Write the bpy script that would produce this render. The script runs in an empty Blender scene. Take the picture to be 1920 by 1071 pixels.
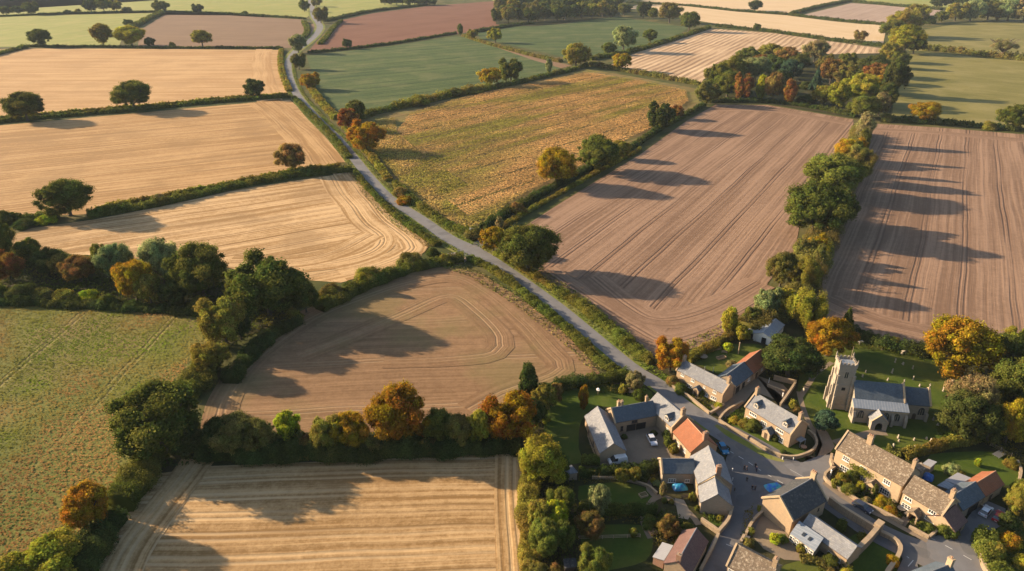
import bpy, bmesh, math, random
import numpy as np
from mathutils import Vector, noise

random.seed(7)
S = bpy.context.scene
COL = S.collection
R_ = math.radians

# ---------------------------------------------------------------- camera
CW, CH, CF, CAMH = 1920.0, 1071.0, 1300.0, 120.0
TH = R_(25.7)
CT, ST = math.cos(TH), math.sin(TH)
cam_d = bpy.data.cameras.new('camera')
cam_d.lens = 36.0 * CF / CW
cam_d.sensor_width = 36.0
cam_d.clip_start = 1.0
cam_d.clip_end = 20000.0
cam = bpy.data.objects.new('camera', cam_d)
COL.objects.link(cam)
cam.location = (0, 0, CAMH)
cam.rotation_euler = (math.pi / 2 - TH, 0, 0)
S.camera = cam


def ray(u, v):
    x = (u - CW / 2) / CF
    y = (CH / 2 - v) / CF
    return Vector((x, CT + y * ST, -ST + y * CT))


def P(u, v, z=0.0):
    """a spot on the map at height z, read from the survey photograph"""
    d = ray(u, v)
    t = (z - CAMH) / d.z
    return Vector((d.x * t, d.y * t, z))


def Q(p):
    x, y, z = p[0], p[1], p[2] - CAMH
    zc = y * CT - z * ST
    yc = y * ST + z * CT
    return CW / 2 + CF * x / zc, CH / 2 - CF * yc / zc


def depth(u, v):
    return P(u, v).y * CT + CAMH * ST


def tag(o, label=None, cat=None, group=None, kind=None):
    if label: o['label'] = label
    if cat: o['category'] = cat
    if group: o['group'] = group
    if kind: o['kind'] = kind
    return o


def empty(name, loc, rz=0.0):
    o = bpy.data.objects.new(name, None)
    o.empty_display_size = 0.5
    o.location = loc
    o.rotation_euler = (0, 0, rz)
    COL.objects.link(o)
    return o


# ---------------------------------------------------------------- light
world = bpy.data.worlds.new('World')
S.world = world
world.use_nodes = True
wn = world.node_tree
wn.nodes.clear()
wo = wn.nodes.new('ShaderNodeOutputWorld')
wb = wn.nodes.new('ShaderNodeBackground')
sk = wn.nodes.new('ShaderNodeTexSky')
sk.sky_type = 'NISHITA'
sk.sun_disc = False
SUN_EL, SUN_AZ = 19.0, -19.0          # shadows run towards azimuth SUN_AZ measured from +X
sk.sun_elevation = R_(SUN_EL)
fx, fy = -math.cos(R_(SUN_AZ)), -math.sin(R_(SUN_AZ))   # towards the sun
sk.sun_rotation = math.atan2(fx, fy)
sk.air_density = 1.0
sk.dust_density = 1.6
sk.ozone_density = 1.0
wb.inputs['Strength'].default_value = 0.082
wn.links.new(sk.outputs[0], wb.inputs['Color'])
wn.links.new(wb.outputs[0], wo.inputs['Surface'])
sl = bpy.data.lights.new('sun', 'SUN')
sl.energy = 5.0
sl.angle = R_(0.6)
sl.color = (1.0, 0.77, 0.515)
so = bpy.data.objects.new('sun', sl)
COL.objects.link(so)
ld = Vector((-fx * math.cos(R_(SUN_EL)), -fy * math.cos(R_(SUN_EL)), -math.sin(R_(SUN_EL))))
so.rotation_euler = ld.to_track_quat('-Z', 'Y').to_euler()
so.location = (0, 0, 300)
S.view_settings.view_transform = 'Standard'
S.view_settings.look = 'None'
S.view_settings.exposure = 1.38
S.view_settings.gamma = 1.0

# ---------------------------------------------------------------- materials


class NT:
    def __init__(s, name, rough=0.9, spec=0.2):
        s.m = bpy.data.materials.new(name)
        s.m.use_nodes = True
        s.t = s.m.node_tree
        s.b = s.t.nodes['Principled BSDF']
        s.b.inputs['Roughness'].default_value = rough
        s.b.inputs['Specular IOR Level'].default_value = spec

    def n(s, typ, **kw):
        nd = s.t.nodes.new(typ)
        for k, v in kw.items():
            if k.startswith('i_'):
                nd.inputs[k[2:].replace('_', ' ')].default_value = v
            else:
                setattr(nd, k, v)
        return nd

    def l(s, a, b):
        s.t.links.new(a, b)

    def math(s, op, a, b=None, c=None, clamp=False):
        nd = s.t.nodes.new('ShaderNodeMath')
        nd.operation = op
        nd.use_clamp = clamp
        for i, x in enumerate((a, b, c)):
            if x is None: continue
            if isinstance(x, (int, float)): nd.inputs[i].default_value = x
            else: s.l(x, nd.inputs[i])
        return nd.outputs[0]

    def noise(s, vec, scale, detail=3, rough=0.55, dist=0.0):
        nd = s.t.nodes.new('ShaderNodeTexNoise')
        nd.inputs['Scale'].default_value = scale
        nd.inputs['Detail'].default_value = detail
        nd.inputs['Roughness'].default_value = rough
        nd.inputs['Distortion'].default_value = dist
        s.l(vec, nd.inputs['Vector'])
        return nd.outputs['Fac']

    def mapping(s, vec, scale=(1, 1, 1), loc=(0, 0, 0), rot=(0, 0, 0)):
        nd = s.t.nodes.new('ShaderNodeMapping')
        nd.inputs['Scale'].default_value = scale
        nd.inputs['Location'].default_value = loc
        nd.inputs['Rotation'].default_value = rot
        s.l(vec, nd.inputs['Vector'])
        return nd.outputs[0]

    def mix(s, fac, a, b, mode='MIX'):
        nd = s.t.nodes.new('ShaderNodeMix')
        nd.data_type = 'RGBA'
        nd.blend_type = mode
        for sock, x in ((nd.inputs['Factor'], fac), (nd.inputs['A'], a), (nd.inputs['B'], b)):
            if isinstance(x, (int, float)): sock.default_value = x
            elif isinstance(x, tuple): sock.default_value = (*x[:3], 1)
            else: s.l(x, sock)
        return nd.outputs['Result']

    def ramp(s, fac, lo, hi):
        nd = s.t.nodes.new('ShaderNodeMapRange')
        nd.inputs['From Min'].default_value = lo
        nd.inputs['From Max'].default_value = hi
        s.l(fac, nd.inputs['Value'])
        return nd.outputs[0]

    def bump(s, h, strength, dist):
        nd = s.t.nodes.new('ShaderNodeBump')
        nd.inputs['Strength'].default_value = strength
        nd.inputs['Distance'].default_value = dist
        s.l(h, nd.inputs['Height'])
        s.l(nd.outputs[0], s.b.inputs['Normal'])

    def pos(s):
        return s.t.nodes.new('ShaderNodeNewGeometry').outputs['Position']

    def obj(s):
        return s.t.nodes.new('ShaderNodeTexCoord').outputs['Object']


def plain(name, col, rough=0.6, metal=0.0, spec=0.4, var=0.12, scale=3.0):
    k = NT(name, rough, spec)
    k.b.inputs['Metallic'].default_value = metal
    n = k.noise(k.obj(), scale, 3)
    c = k.mix(n, tuple(x * (1 - var) for x in col), tuple(min(1, x * (1 + var)) for x in col))
    k.l(c, k.b.inputs['Base Color'])
    return k.m


def field_mat(name, c1, c2, line, row=2.0, streak=0.5, tram=24.0, tramw=0.35, tramk=0.7, patch=None,
              patchk=0.5, bump=0.35, blotch=0.5, fine=0.35, wobs=0.012, woba=7.0, grain=1.0):
    """crop or stubble; UV = metres along and across the rows"""
    k = NT(name, 0.95, 0.1)
    uv = k.n('ShaderNodeUVMap').outputs[0]
    pos = k.pos()
    wob = k.noise(pos, wobs, 2)
    sep = k.n('ShaderNodeSeparateXYZ'); k.l(uv, sep.inputs[0])
    y = k.math('ADD', sep.outputs[1], k.math('MULTIPLY', k.math('SUBTRACT', wob, 0.5), woba))
    cmb = k.n('ShaderNodeCombineXYZ'); k.l(sep.outputs[0], cmb.inputs[0]); k.l(y, cmb.inputs[1])
    v = cmb.outputs[0]
    st1 = k.noise(k.mapping(v, (0.009, 1.0 / row, 1)), 1.0, 4, 0.65)
    st2 = k.noise(k.mapping(v, (0.004, 0.2 / row, 1), (3, 7, 0)), 1.0, 3, 0.6)
    fin = k.noise(pos, 1.1 * grain, 3, 0.75)
    fin2 = k.noise(pos, 0.33, 3, 0.7)
    blo = k.noise(k.mapping(pos, (1, 1, 1), (11, 5, 0)), 0.016, 4, 0.6)
    s1 = k.ramp(st1, 0.36, 0.64)
    s2 = k.ramp(st2, 0.35, 0.65)
    f = k.math('ADD', k.math('MULTIPLY', k.math('SUBTRACT', s1, 0.5), streak),
               k.math('MULTIPLY', k.math('SUBTRACT', s2, 0.5), streak * 0.9))
    f = k.math('ADD', f, k.math('MULTIPLY', k.math('SUBTRACT', k.ramp(fin, .3, .7), 0.5), fine))
    f = k.math('ADD', f, k.math('MULTIPLY', k.math('SUBTRACT', k.ramp(fin2, .3, .7), 0.5), fine))
    f = k.math('ADD', f, k.math('MULTIPLY', k.math('SUBTRACT', k.ramp(blo, .3, .7), 0.5), blotch))
    f = k.math('ADD', f, 0.5, clamp=True)
    col = k.mix(f, c1, c2)
    if patch:
        pm = k.ramp(k.noise(k.mapping(pos, (1, 1, 1), (31, 75, 0)), 0.022, 5, 0.62), 0.5, 0.62)
        m = k.math('MULTIPLY', pm, patchk, clamp=True)
        col = k.mix(m, col, patch)
    h = k.math('ADD', k.math('MULTIPLY', s1, 0.5), k.math('MULTIPLY', fin, 0.6))
    if tram:
        a = k.math('FRACT', k.math('DIVIDE', y, tram))
        a = k.math('MULTIPLY', a, tram)                       # 0..tram metres
        d1 = k.math('ABSOLUTE', k.math('SUBTRACT', a, tram * 0.5 - 0.95))
        d2 = k.math('ABSOLUTE', k.math('SUBTRACT', a, tram * 0.5 + 0.95))
        d = k.math('MINIMUM', d1, d2)
        t = k.math('SUBTRACT', 1.0, k.ramp(d, tramw * 0.5, tramw * 1.6), clamp=True)
        vis = k.ramp(k.noise(k.mapping(v, (0.01, 0.02, 1), (9, 2, 0)), 1.0, 3), 0.3, 0.55)
        t = k.math('MULTIPLY', t, vis)
        col = k.mix(k.math('MULTIPLY', t, tramk), col, line)
        h = k.math('SUBTRACT', h, k.math('MULTIPLY', t, 1.2))
    k.l(col, k.b.inputs['Base Color'])
    k.bump(h, bump, 0.35)
    return k.m


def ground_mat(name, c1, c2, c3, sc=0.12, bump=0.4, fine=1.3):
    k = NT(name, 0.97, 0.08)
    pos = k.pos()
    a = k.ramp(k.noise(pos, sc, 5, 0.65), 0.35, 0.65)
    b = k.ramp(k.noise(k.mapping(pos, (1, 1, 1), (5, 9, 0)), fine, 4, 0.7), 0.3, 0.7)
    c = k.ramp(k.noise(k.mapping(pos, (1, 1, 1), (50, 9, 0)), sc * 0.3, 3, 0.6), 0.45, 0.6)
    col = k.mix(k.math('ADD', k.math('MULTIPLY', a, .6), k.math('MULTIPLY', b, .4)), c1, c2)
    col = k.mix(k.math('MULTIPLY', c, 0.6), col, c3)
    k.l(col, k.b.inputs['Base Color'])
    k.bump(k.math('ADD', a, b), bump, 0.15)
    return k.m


def asphalt_mat(name, c, var=0.18):
    k = NT(name, 0.85, 0.3)
    pos = k.pos()
    a = k.ramp(k.noise(pos, 0.25, 5, 0.65), 0.3, 0.7)
    b = k.noise(pos, 4.0, 3, 0.7)
    f = k.math('ADD', k.math('MULTIPLY', a, .65), k.math('MULTIPLY', b, .35))
    base = k.mix(f, tuple(x * (1 - var) for x in c), tuple(x * (1 + var) for x in c))
    mud = k.ramp(k.noise(k.mapping(pos, (1, 1, 1), (40, 3, 0)), 0.09, 4, .7), .52, .68)
    base = k.mix(k.math('MULTIPLY', mud, .4), base, (0.20, 0.17, 0.135))
    pt = k.ramp(k.noise(k.mapping(pos, (1, 1, 1), (7, 60, 0)), 0.14, 2, .3), .60, .615)
    base = k.mix(k.math('MULTIPLY', pt, .35), base, (0.07, 0.07, 0.072))
    k.l(base, k.b.inputs['Base Color'])
    k.bump(b, 0.15, 0.05)
    return k.m


def stone_mat(name, c1, c2, mortar, bw=0.5, bh=0.2, bump=0.5, stain=(0.2, 0.17, 0.13)):
    k = NT(name, 0.92, 0.15)
    o = k.obj()
    s = k.n('ShaderNodeSeparateXYZ'); k.l(o, s.inputs[0])
    cb = k.n('ShaderNodeCombineXYZ')
    k.l(k.math('ADD', s.outputs[0], s.outputs[1]), cb.inputs[0]); k.l(s.outputs[2], cb.inputs[1])
    br = k.n('ShaderNodeTexBrick')
    br.inputs['Scale'].default_value = 1.0
    br.inputs['Brick Width'].default_value = bw
    br.inputs['Row Height'].default_value = bh
    br.inputs['Mortar Size'].default_value = 0.018
    br.inputs['Mortar Smooth'].default_value = 0.6
    br.inputs['Bias'].default_value = -0.1
    br.inputs['Color1'].default_value = (*c1, 1)
    br.inputs['Color2'].default_value = (*c2, 1)
    br.inputs['Mortar'].default_value = (*mortar, 1)
    k.l(cb.outputs[0], br.inputs['Vector'])
    n1 = k.ramp(k.noise(o, 0.7, 5, 0.7), 0.35, 0.75)
    n2 = k.ramp(k.noise(o, 6.0, 3, 0.7), 0.3, 0.7)
    col = k.mix(k.math('MULTIPLY', n1, 0.6), br.outputs['Color'], stain)
    col = k.mix(k.math('MULTIPLY', n2, 0.25), col, tuple(min(1, x * 1.35) for x in c1))
    k.l(col, k.b.inputs['Base Color'])
    k.bump(k.math('ADD', k.math('MULTIPLY', br.outputs['Fac'], -0.7), n2), bump, 0.05)
    return k.m


def tile_mat(name, c1, c2, spot, spotk=0.6, row=0.35, wid=0.4, rough=0.75, spec=0.35, ribs=False, spotsc=2.2):
    """roof covering; object x runs along the ridge, z up the slope"""
    k = NT(name, rough, spec)
    o = k.obj()
    s = k.n('ShaderNodeSeparateXYZ'); k.l(o, s.inputs[0])
    cb = k.n('ShaderNodeCombineXYZ')
    k.l(s.outputs[0], cb.inputs[0]); k.l(k.math('MULTIPLY', s.outputs[2], 1.5), cb.inputs[1])
    if ribs:
        r = k.math('FRACT', k.math('DIVIDE', s.outputs[0], wid))
        hgt = k.math('LESS_THAN', r, 0.16)
        base = k.mix(k.noise(k.mapping(o, (1.5, .2, .2)), 1.0, 3), c1, c2)
        col = k.mix(k.math('MULTIPLY', hgt, .5), base, spot)
        n = k.noise(o, 1.2, 4)
        col = k.mix(k.math('MULTIPLY', k.ramp(n, .5, .75), spotk), col, spot)
        k.l(col, k.b.inputs['Base Color'])
        k.bump(hgt, 0.6, 0.06)
        return k.m
    br = k.n('ShaderNodeTexBrick')
    br.inputs['Scale'].default_value = 1.0
    br.inputs['Brick Width'].default_value = wid
    br.inputs['Row Height'].default_value = row
    br.inputs['Mortar Size'].default_value = 0.02
    br.inputs['Color1'].default_value = (*c1, 1)
    br.inputs['Color2'].default_value = (*c2, 1)
    br.inputs['Mortar'].default_value = tuple(x * 0.5 for x in c1) + (1,)
    k.l(cb.outputs[0], br.inputs['Vector'])
    n1 = k.ramp(k.noise(o, spotsc, 4, 0.75), 0.52, 0.66)
    n2 = k.ramp(k.noise(o, 0.5, 4, 0.65), 0.3, 0.7)
    col = k.mix(k.math('MULTIPLY', n1, spotk), br.outputs['Color'], spot)
    col = k.mix(k.math('MULTIPLY', n2, 0.5), col, tuple(x * 0.5 for x in c1))
    k.l(col, k.b.inputs['Base Color'])
    k.bump(k.math('ADD', k.math('MULTIPLY', br.outputs['Fac'], -0.6), k.math('MULTIPLY', n1, .3)), 0.6, 0.06)
    return k.m


def foliage_mat(name, trans=0.42):
    m = bpy.data.materials.new(name)
    m.use_nodes = True
    t = m.node_tree
    t.nodes.clear()
    N = t.nodes.new
    out = N('ShaderNodeOutputMaterial')
    oi = N('ShaderNodeObjectInfo')
    ta = N('ShaderNodeAttribute'); ta.attribute_name = 'tint'
    ha = N('ShaderNodeAttribute'); ha.attribute_name = 'hue'
    mr = N('ShaderNodeMapRange'); mr.inputs['To Min'].default_value = 0.4; mr.inputs['To Max'].default_value = 1.75
    t.links.new(ta.outputs['Fac'], mr.inputs['Value'])
    mh = N('ShaderNodeMapRange'); mh.inputs['To Min'].default_value = 0.463; mh.inputs['To Max'].default_value = 0.552
    t.links.new(ha.outputs['Fac'], mh.inputs['Value'])
    hs = N('ShaderNodeHueSaturation'); hs.inputs['Saturation'].default_value = 1.08
    t.links.new(oi.outputs['Color'], hs.inputs['Color'])
    t.links.new(mr.outputs[0], hs.inputs['Value'])
    t.links.new(mh.outputs[0], hs.inputs['Hue'])
    df = N('ShaderNodeBsdfDiffuse'); tr = N('ShaderNodeBsdfTranslucent'); mx = N('ShaderNodeMixShader')
    mx.inputs[0].default_value = trans
    t.links.new(hs.outputs[0], df.inputs[0]); t.links.new(hs.outputs[0], tr.inputs[0])
    t.links.new(df.outputs[0], mx.inputs[1]); t.links.new(tr.outputs[0], mx.inputs[2])
    t.links.new(mx.outputs[0], out.inputs['Surface'])
    return m


def crop_mat(name, c1, c2, trans=0.15):
    """blades of a crop or of grass: attribute hue picks between two colours, tint the lightness"""
    m = foliage_mat(name, trans)
    t = m.node_tree
    hs = [n for n in t.nodes if n.type == 'HUE_SAT'][0]
    ha = [n for n in t.nodes if n.type == 'ATTRIBUTE' and n.attribute_name == 'hue'][0]
    for l in list(t.links):
        if l.to_node == hs and l.to_socket.name in ('Hue', 'Color'): t.links.remove(l)
    mx = t.nodes.new('ShaderNodeMix'); mx.data_type = 'RGBA'
    mx.inputs['A'].default_value = (*c1, 1); mx.inputs['B'].default_value = (*c2, 1)
    t.links.new(ha.outputs['Fac'], mx.inputs['Factor'])
    t.links.new(mx.outputs['Result'], hs.inputs['Color'])
    return m


M = {}
M['leaf'] = foliage_mat('foliage')
M['bark'] = plain('bark', (0.09, 0.07, 0.05), 0.95, var=0.4)
M['wild'] = ground_mat('rough_grass', (0.04, 0.05, 0.014), (0.08, 0.085, 0.025), (0.14, 0.11, 0.045), 0.1)
M['verge'] = ground_mat('verge_grass', (0.10, 0.13, 0.025), (0.17, 0.19, 0.04), (0.24, 0.20, 0.08), 0.15)
M['lawn'] = ground_mat('lawn_grass', (0.035, 0.062, 0.010), (0.075, 0.105, 0.014), (0.105, 0.105, 0.022), 0.16, 0.3)
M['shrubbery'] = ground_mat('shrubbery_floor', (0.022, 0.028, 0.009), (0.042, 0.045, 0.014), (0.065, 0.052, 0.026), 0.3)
M['soil'] = ground_mat('garden_soil', (0.10, 0.07, 0.04), (0.17, 0.125, 0.075), (0.08, 0.085, 0.03), 0.4)
M['gravel'] = ground_mat('gravel', (0.19, 0.145, 0.10), (0.26, 0.20, 0.14), (0.20, 0.155, 0.11), 0.3, 0.25, 4)
M['paving'] = stone_mat('paving', (0.34, 0.27, 0.19), (0.28, 0.22, 0.16), (0.16, 0.13, 0.09), 0.7, 0.7, 0.3)
M['asphalt'] = asphalt_mat('asphalt', (0.12, 0.115, 0.115))
M['asphalt_old'] = asphalt_mat('asphalt_old', (0.150, 0.146, 0.147), 0.2)
M['white'] = plain('white_paint', (0.75, 0.73, 0.68), 0.6)
M['marking'] = plain('road_paint', (0.5, 0.48, 0.45), 0.8, var=0.3)
M['stone'] = stone_mat('limestone', (0.37, 0.265, 0.165), (0.31, 0.22, 0.138), (0.27, 0.19, 0.12))
M['stone_pale'] = stone_mat('pale_ashlar', (0.415, 0.305, 0.19), (0.37, 0.268, 0.165), (0.31, 0.23, 0.15), 0.6, 0.25, 0.3)
M['stone_grey'] = stone_mat('rubble_stone', (0.33, 0.26, 0.19), (0.27, 0.21, 0.15), (0.20, 0.16, 0.12))
M['church'] = stone_mat('church_stone', (0.31, 0.26, 0.20), (0.255, 0.21, 0.16), (0.25, 0.20, 0.15), 0.8, 0.35, 0.35, (0.22, 0.20, 0.17))
M['drystone'] = stone_mat('drystone', (0.38, 0.28, 0.18), (0.26, 0.20, 0.14), (0.12, 0.10, 0.07), 0.4, 0.17, 1.0)
M['brick'] = stone_mat('red_brick', (0.33, 0.14, 0.08), (0.26, 0.11, 0.065), (0.28, 0.22, 0.16), 0.23, 0.075)
M['slate'] = tile_mat('slate', (0.095, 0.125, 0.155), (0.07, 0.092, 0.118), (0.17, 0.175, 0.165), 0.4)
M['slate_pale'] = tile_mat('sunlit_weathered_slate', (0.245, 0.25, 0.265), (0.175, 0.18, 0.195), (0.33, 0.31, 0.27), 0.6, spotsc=1.3)  # paler base has the sunlight of bright slopes put into it; spots are lichen
M['slate_dark'] = tile_mat('mossy_slate', (0.062, 0.064, 0.068), (0.04, 0.042, 0.046), (0.24, 0.22, 0.18), 0.45, spotsc=1.5)
M['stoneslate'] = tile_mat('stone_slate', (0.20, 0.15, 0.105), (0.13, 0.10, 0.072), (0.50, 0.43, 0.33), 0.95, 0.3, 0.45, 0.9, 0.15, spotsc=2.0)
M['pantile'] = tile_mat('pantile', (0.36, 0.135, 0.065), (0.27, 0.10, 0.05), (0.24, 0.13, 0.085), 0.7, 0.3, 0.25, 0.8, 0.2)
M['plumtile'] = tile_mat('plum_tile', (0.17, 0.09, 0.075), (0.13, 0.07, 0.06), (0.24, 0.16, 0.12), 0.4, 0.3, 0.3)
M['lead'] = tile_mat('lead_sheet', (0.22, 0.25, 0.285), (0.17, 0.195, 0.225), (0.38, 0.39, 0.41), 0.3, wid=0.75, rough=0.45, spec=0.5, ribs=True)
M['tin'] = tile_mat('sheet_metal', (0.31, 0.31, 0.32), (0.26, 0.26, 0.275), (0.22, 0.21, 0.20), 0.3, wid=0.5, rough=0.5, spec=0.5, ribs=True)
M['glass'] = plain('window_glass', (0.03, 0.035, 0.04), 0.08, spec=0.8)
M['timber'] = plain('dark_timber', (0.07, 0.045, 0.03), 0.8, var=0.3)
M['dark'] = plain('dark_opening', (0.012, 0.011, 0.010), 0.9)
M['wood'] = plain('bleached_wood', (0.34, 0.25, 0.16), 0.85, var=0.3)
M['pot'] = plain('terracotta', (0.36, 0.20, 0.12), 0.8)
M['tyre'] = plain('tyre_rubber', (0.015, 0.015, 0.015), 0.9)
M['steel'] = plain('steel', (0.45, 0.45, 0.46), 0.35, 0.8)
M['lamp'] = plain('lamp_lens', (0.7, 0.7, 0.68), 0.15)
M['taillamp'] = plain('tail_lens', (0.4, 0.02, 0.015), 0.2)
M['headstone'] = plain('headstone_stone', (0.34, 0.29, 0.22), 0.9, var=0.25)

# ---------------------------------------------------------------- mesh helpers


def new_obj(name, me, mats, parent=None, loc=None):
    o = bpy.data.objects.new(name, me)
    for m in (mats if isinstance(mats, (list, tuple)) else [mats]):
        me.materials.append(m)
    COL.objects.link(o)
    if parent is not None: o.parent = parent
    if loc is not None: o.location = loc
    return o


class MB:
    """collects boxes, prisms and tubes into one mesh"""

    def __init__(s): s.v = []; s.f = []; s.mi = []

    def add(s, vs, fs, mi=0):
        b = len(s.v)
        s.v += [tuple(x) for x in vs]
        s.f += [tuple(i + b for i in f) for f in fs]
        s.mi += [mi] * len(fs)

    def box(s, x0, x1, y0, y1, z0, z1, mi=0):
        s.add([(x0, y0, z0), (x1, y0, z0), (x1, y1, z0), (x0, y1, z0), (x0, y0, z1), (x1, y0, z1), (x1, y1, z1), (x0, y1, z1)],
              [(0, 3, 2, 1), (4, 5, 6, 7), (0, 1, 5, 4), (1, 2, 6, 5), (2, 3, 7, 6), (3, 0, 4, 7)], mi)

    def prism(s, poly, axis, a, b, mi=0):
        """poly in the plane across axis ('x': (y,z), 'y': (x,z), 'z': (x,y)), from a to b"""
        n = len(poly)
        def mk(p, t):
            return (t, p[0], p[1]) if axis == 'x' else ((p[0], t, p[1]) if axis == 'y' else (p[0], p[1], t))
        vs = [mk(p, a) for p in poly] + [mk(p, b) for p in poly]
        fs = [tuple(range(n)), tuple(reversed(range(n, 2 * n)))]
        fs += [(i, (i + 1) % n, n + (i + 1) % n, n + i) for i in range(n)]
        s.add(vs, fs, mi)

    def tube(s, pts, rad, n=8, mi=0):
        pts = [Vector(p) for p in pts]
        vs = []; fs = []
        for i, p in enumerate(pts):
            d = (pts[min(i + 1, len(pts) - 1)] - pts[max(i - 1, 0)]).normalized()
            a = d.orthogonal().normalized() if abs(d.z) < .95 else Vector((1, 0, 0))
            a = (a - d * a.dot(d)).normalized()
            b = d.cross(a)
            r = rad[i] if isinstance(rad, (list, tuple)) else rad
            for k in range(n):
                t = 2 * math.pi * k / n
                vs.append(p + (a * math.cos(t) + b * math.sin(t)) * r)
        for i in range(len(pts) - 1):
            for k in range(n):
                fs.append((i * n + k, i * n + (k + 1) % n, (i + 1) * n + (k + 1) % n, (i + 1) * n + k))
        fs.append(tuple(reversed(range(n)))); fs.append(tuple(range((len(pts) - 1) * n, len(pts) * n)))
        s.add(vs, fs, mi)

    def mesh(s, name, smooth=False):
        me = bpy.data.meshes.new(name)
        me.from_pydata(s.v, [], s.f)
        me.polygons.foreach_set('material_index', s.mi)
        bm = bmesh.new(); bm.from_mesh(me)
        bmesh.ops.recalc_face_normals(bm, faces=bm.faces)
        bm.to_mesh(me); bm.free()
        if smooth: me.polygons.foreach_set('use_smooth', [True] * len(me.polygons))
        me.update()
        return me

    def build(s, name, mats, parent=None, smooth=False):
        return new_obj(name, s.mesh(name, smooth), mats, parent)


def catmull(pts, step=4.0):
    pts = [Vector(p) for p in pts]
    if len(pts) < 3: 
        n = max(1, int((pts[1] - pts[0]).length / step))
        return [pts[0].lerp(pts[1], i / n) for i in range(n + 1)]
    q = [pts[0] * 2 - pts[1]] + pts + [pts[-1] * 2 - pts[-2]]
    out = []
    for i in range(1, len(q) - 2):
        p0, p1, p2, p3 = q[i - 1], q[i], q[i + 1], q[i + 2]
        n = max(1, int((p2 - p1).length / step))
        for j in range(n):
            t = j / n
            out.append(0.5 * ((2 * p1) + (p2 - p0) * t + (2 * p0 - 5 * p1 + 4 * p2 - p3) * t * t + (3 * p1 - p0 - 3 * p2 + p3) * t ** 3))
    out.append(pts[-1])
    return out


def W(px, z=0.0):
    return [P(u, v, z) for u, v in px]


def sheet(name, px, z, mat, smooth=0, uvdir=None, world_pts=None, label=None, holes=None):
    pts = world_pts or W(px)
    if smooth:
        c = catmull(pts + [pts[0]], smooth)[:-1]
        pts = c
    bm = bmesh.new()
    vs = [bm.verts.new((p.x, p.y, z)) for p in pts]
    f = bm.faces.new(vs)
    bmesh.ops.triangulate(bm, faces=[f], ngon_method='EAR_CLIP')
    for f in bm.faces:
        if f.normal.z < 0: f.normal_flip()
    uvl = bm.loops.layers.uv.new('UVMap')
    d = uvdir or Vector((1, 0, 0))
    for f in bm.faces:
        for l in f.loops:
            c = l.vert.co
            l[uvl].uv = (c.x * d.x + c.y * d.y, -c.x * d.y + c.y * d.x)
    me = bpy.data.meshes.new(name)
    bm.to_mesh(me); bm.free()
    o = new_obj(name, me, mat)
    o['kind'] = 'structure'
    if label: o['label'] = label
    return o


def ribbon_mesh(name, pts, widths, z, off=0.0, voff=0.0):
    """strip following pts; UV = metres along, metres across"""
    n = len(pts)
    vs, uv, fs = [], [], []
    s = 0.0
    for i, p in enumerate(pts):
        d = (pts[min(i + 1, n - 1)] - pts[max(i - 1, 0)]); d.z = 0; d.normalize()
        nn = Vector((-d.y, d.x, 0))
        w = widths[i] if isinstance(widths, list) else widths
        if i: s += (p - pts[i - 1]).length
        for sd in (-1, 1):
            q = p + nn * (sd * w / 2 + off)
            vs.append((q.x, q.y, z)); uv.append((s, sd * w / 2 + off + voff))
    for i in range(n - 1):
        fs.append((2 * i, 2 * i + 2, 2 * i + 3, 2 * i + 1))
    me = bpy.data.meshes.new(name)
    me.from_pydata(vs, [], fs)
    l = me.uv_layers.new(name='UVMap')
    for poly in me.polygons:
        for li in poly.loop_indices:
            l.data[li].uv = uv[me.loops[li].vertex_index]
    bm = bmesh.new(); bm.from_mesh(me)
    for f in bm.faces:
        f.normal_update()
        if f.normal.z < 0: f.normal_flip()
    bm.to_mesh(me); bm.free()
    return me


def ribbon(name, px, width, z, mat, step=5.0, off=0.0, voff=0.0):
    if isinstance(width, (list, tuple)):
        pp = [Vector((*P(u, v).xy, w)) for (u, v), w in zip(px, width)]
        c = catmull(pp, step)
        widths = [p.z for p in c]
        pts = [Vector((p.x, p.y, 0)) for p in c]
    else:
        pts = catmull(W(px), step); widths = width
    o = new_obj(name, ribbon_mesh(name, pts, widths, z, off, voff), mat)
    o['kind'] = 'structure'
    return o


def leaf_geom(rng, pos, nrm, size, jitter=0.6):
    """diamond leaf clumps at pos facing nrm"""
    n = len(pos)
    d = nrm + rng.normal(0, jitter, (n, 3))
    d /= np.linalg.norm(d, axis=1, keepdims=True) + 1e-9
    a = np.cross(d, rng.normal(0, 1, (n, 3)))
    a /= np.linalg.norm(a, axis=1, keepdims=True) + 1e-9
    b = np.cross(d, a)
    sz = size * rng.uniform(0.55, 1.3, (n, 1))
    s2 = sz * rng.uniform(0.5, 0.9, (n, 1))
    q = np.stack([pos + a * sz, pos + b * s2, pos - a * sz, pos - b * s2], axis=1)
    return q.reshape(-1, 3)


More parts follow.
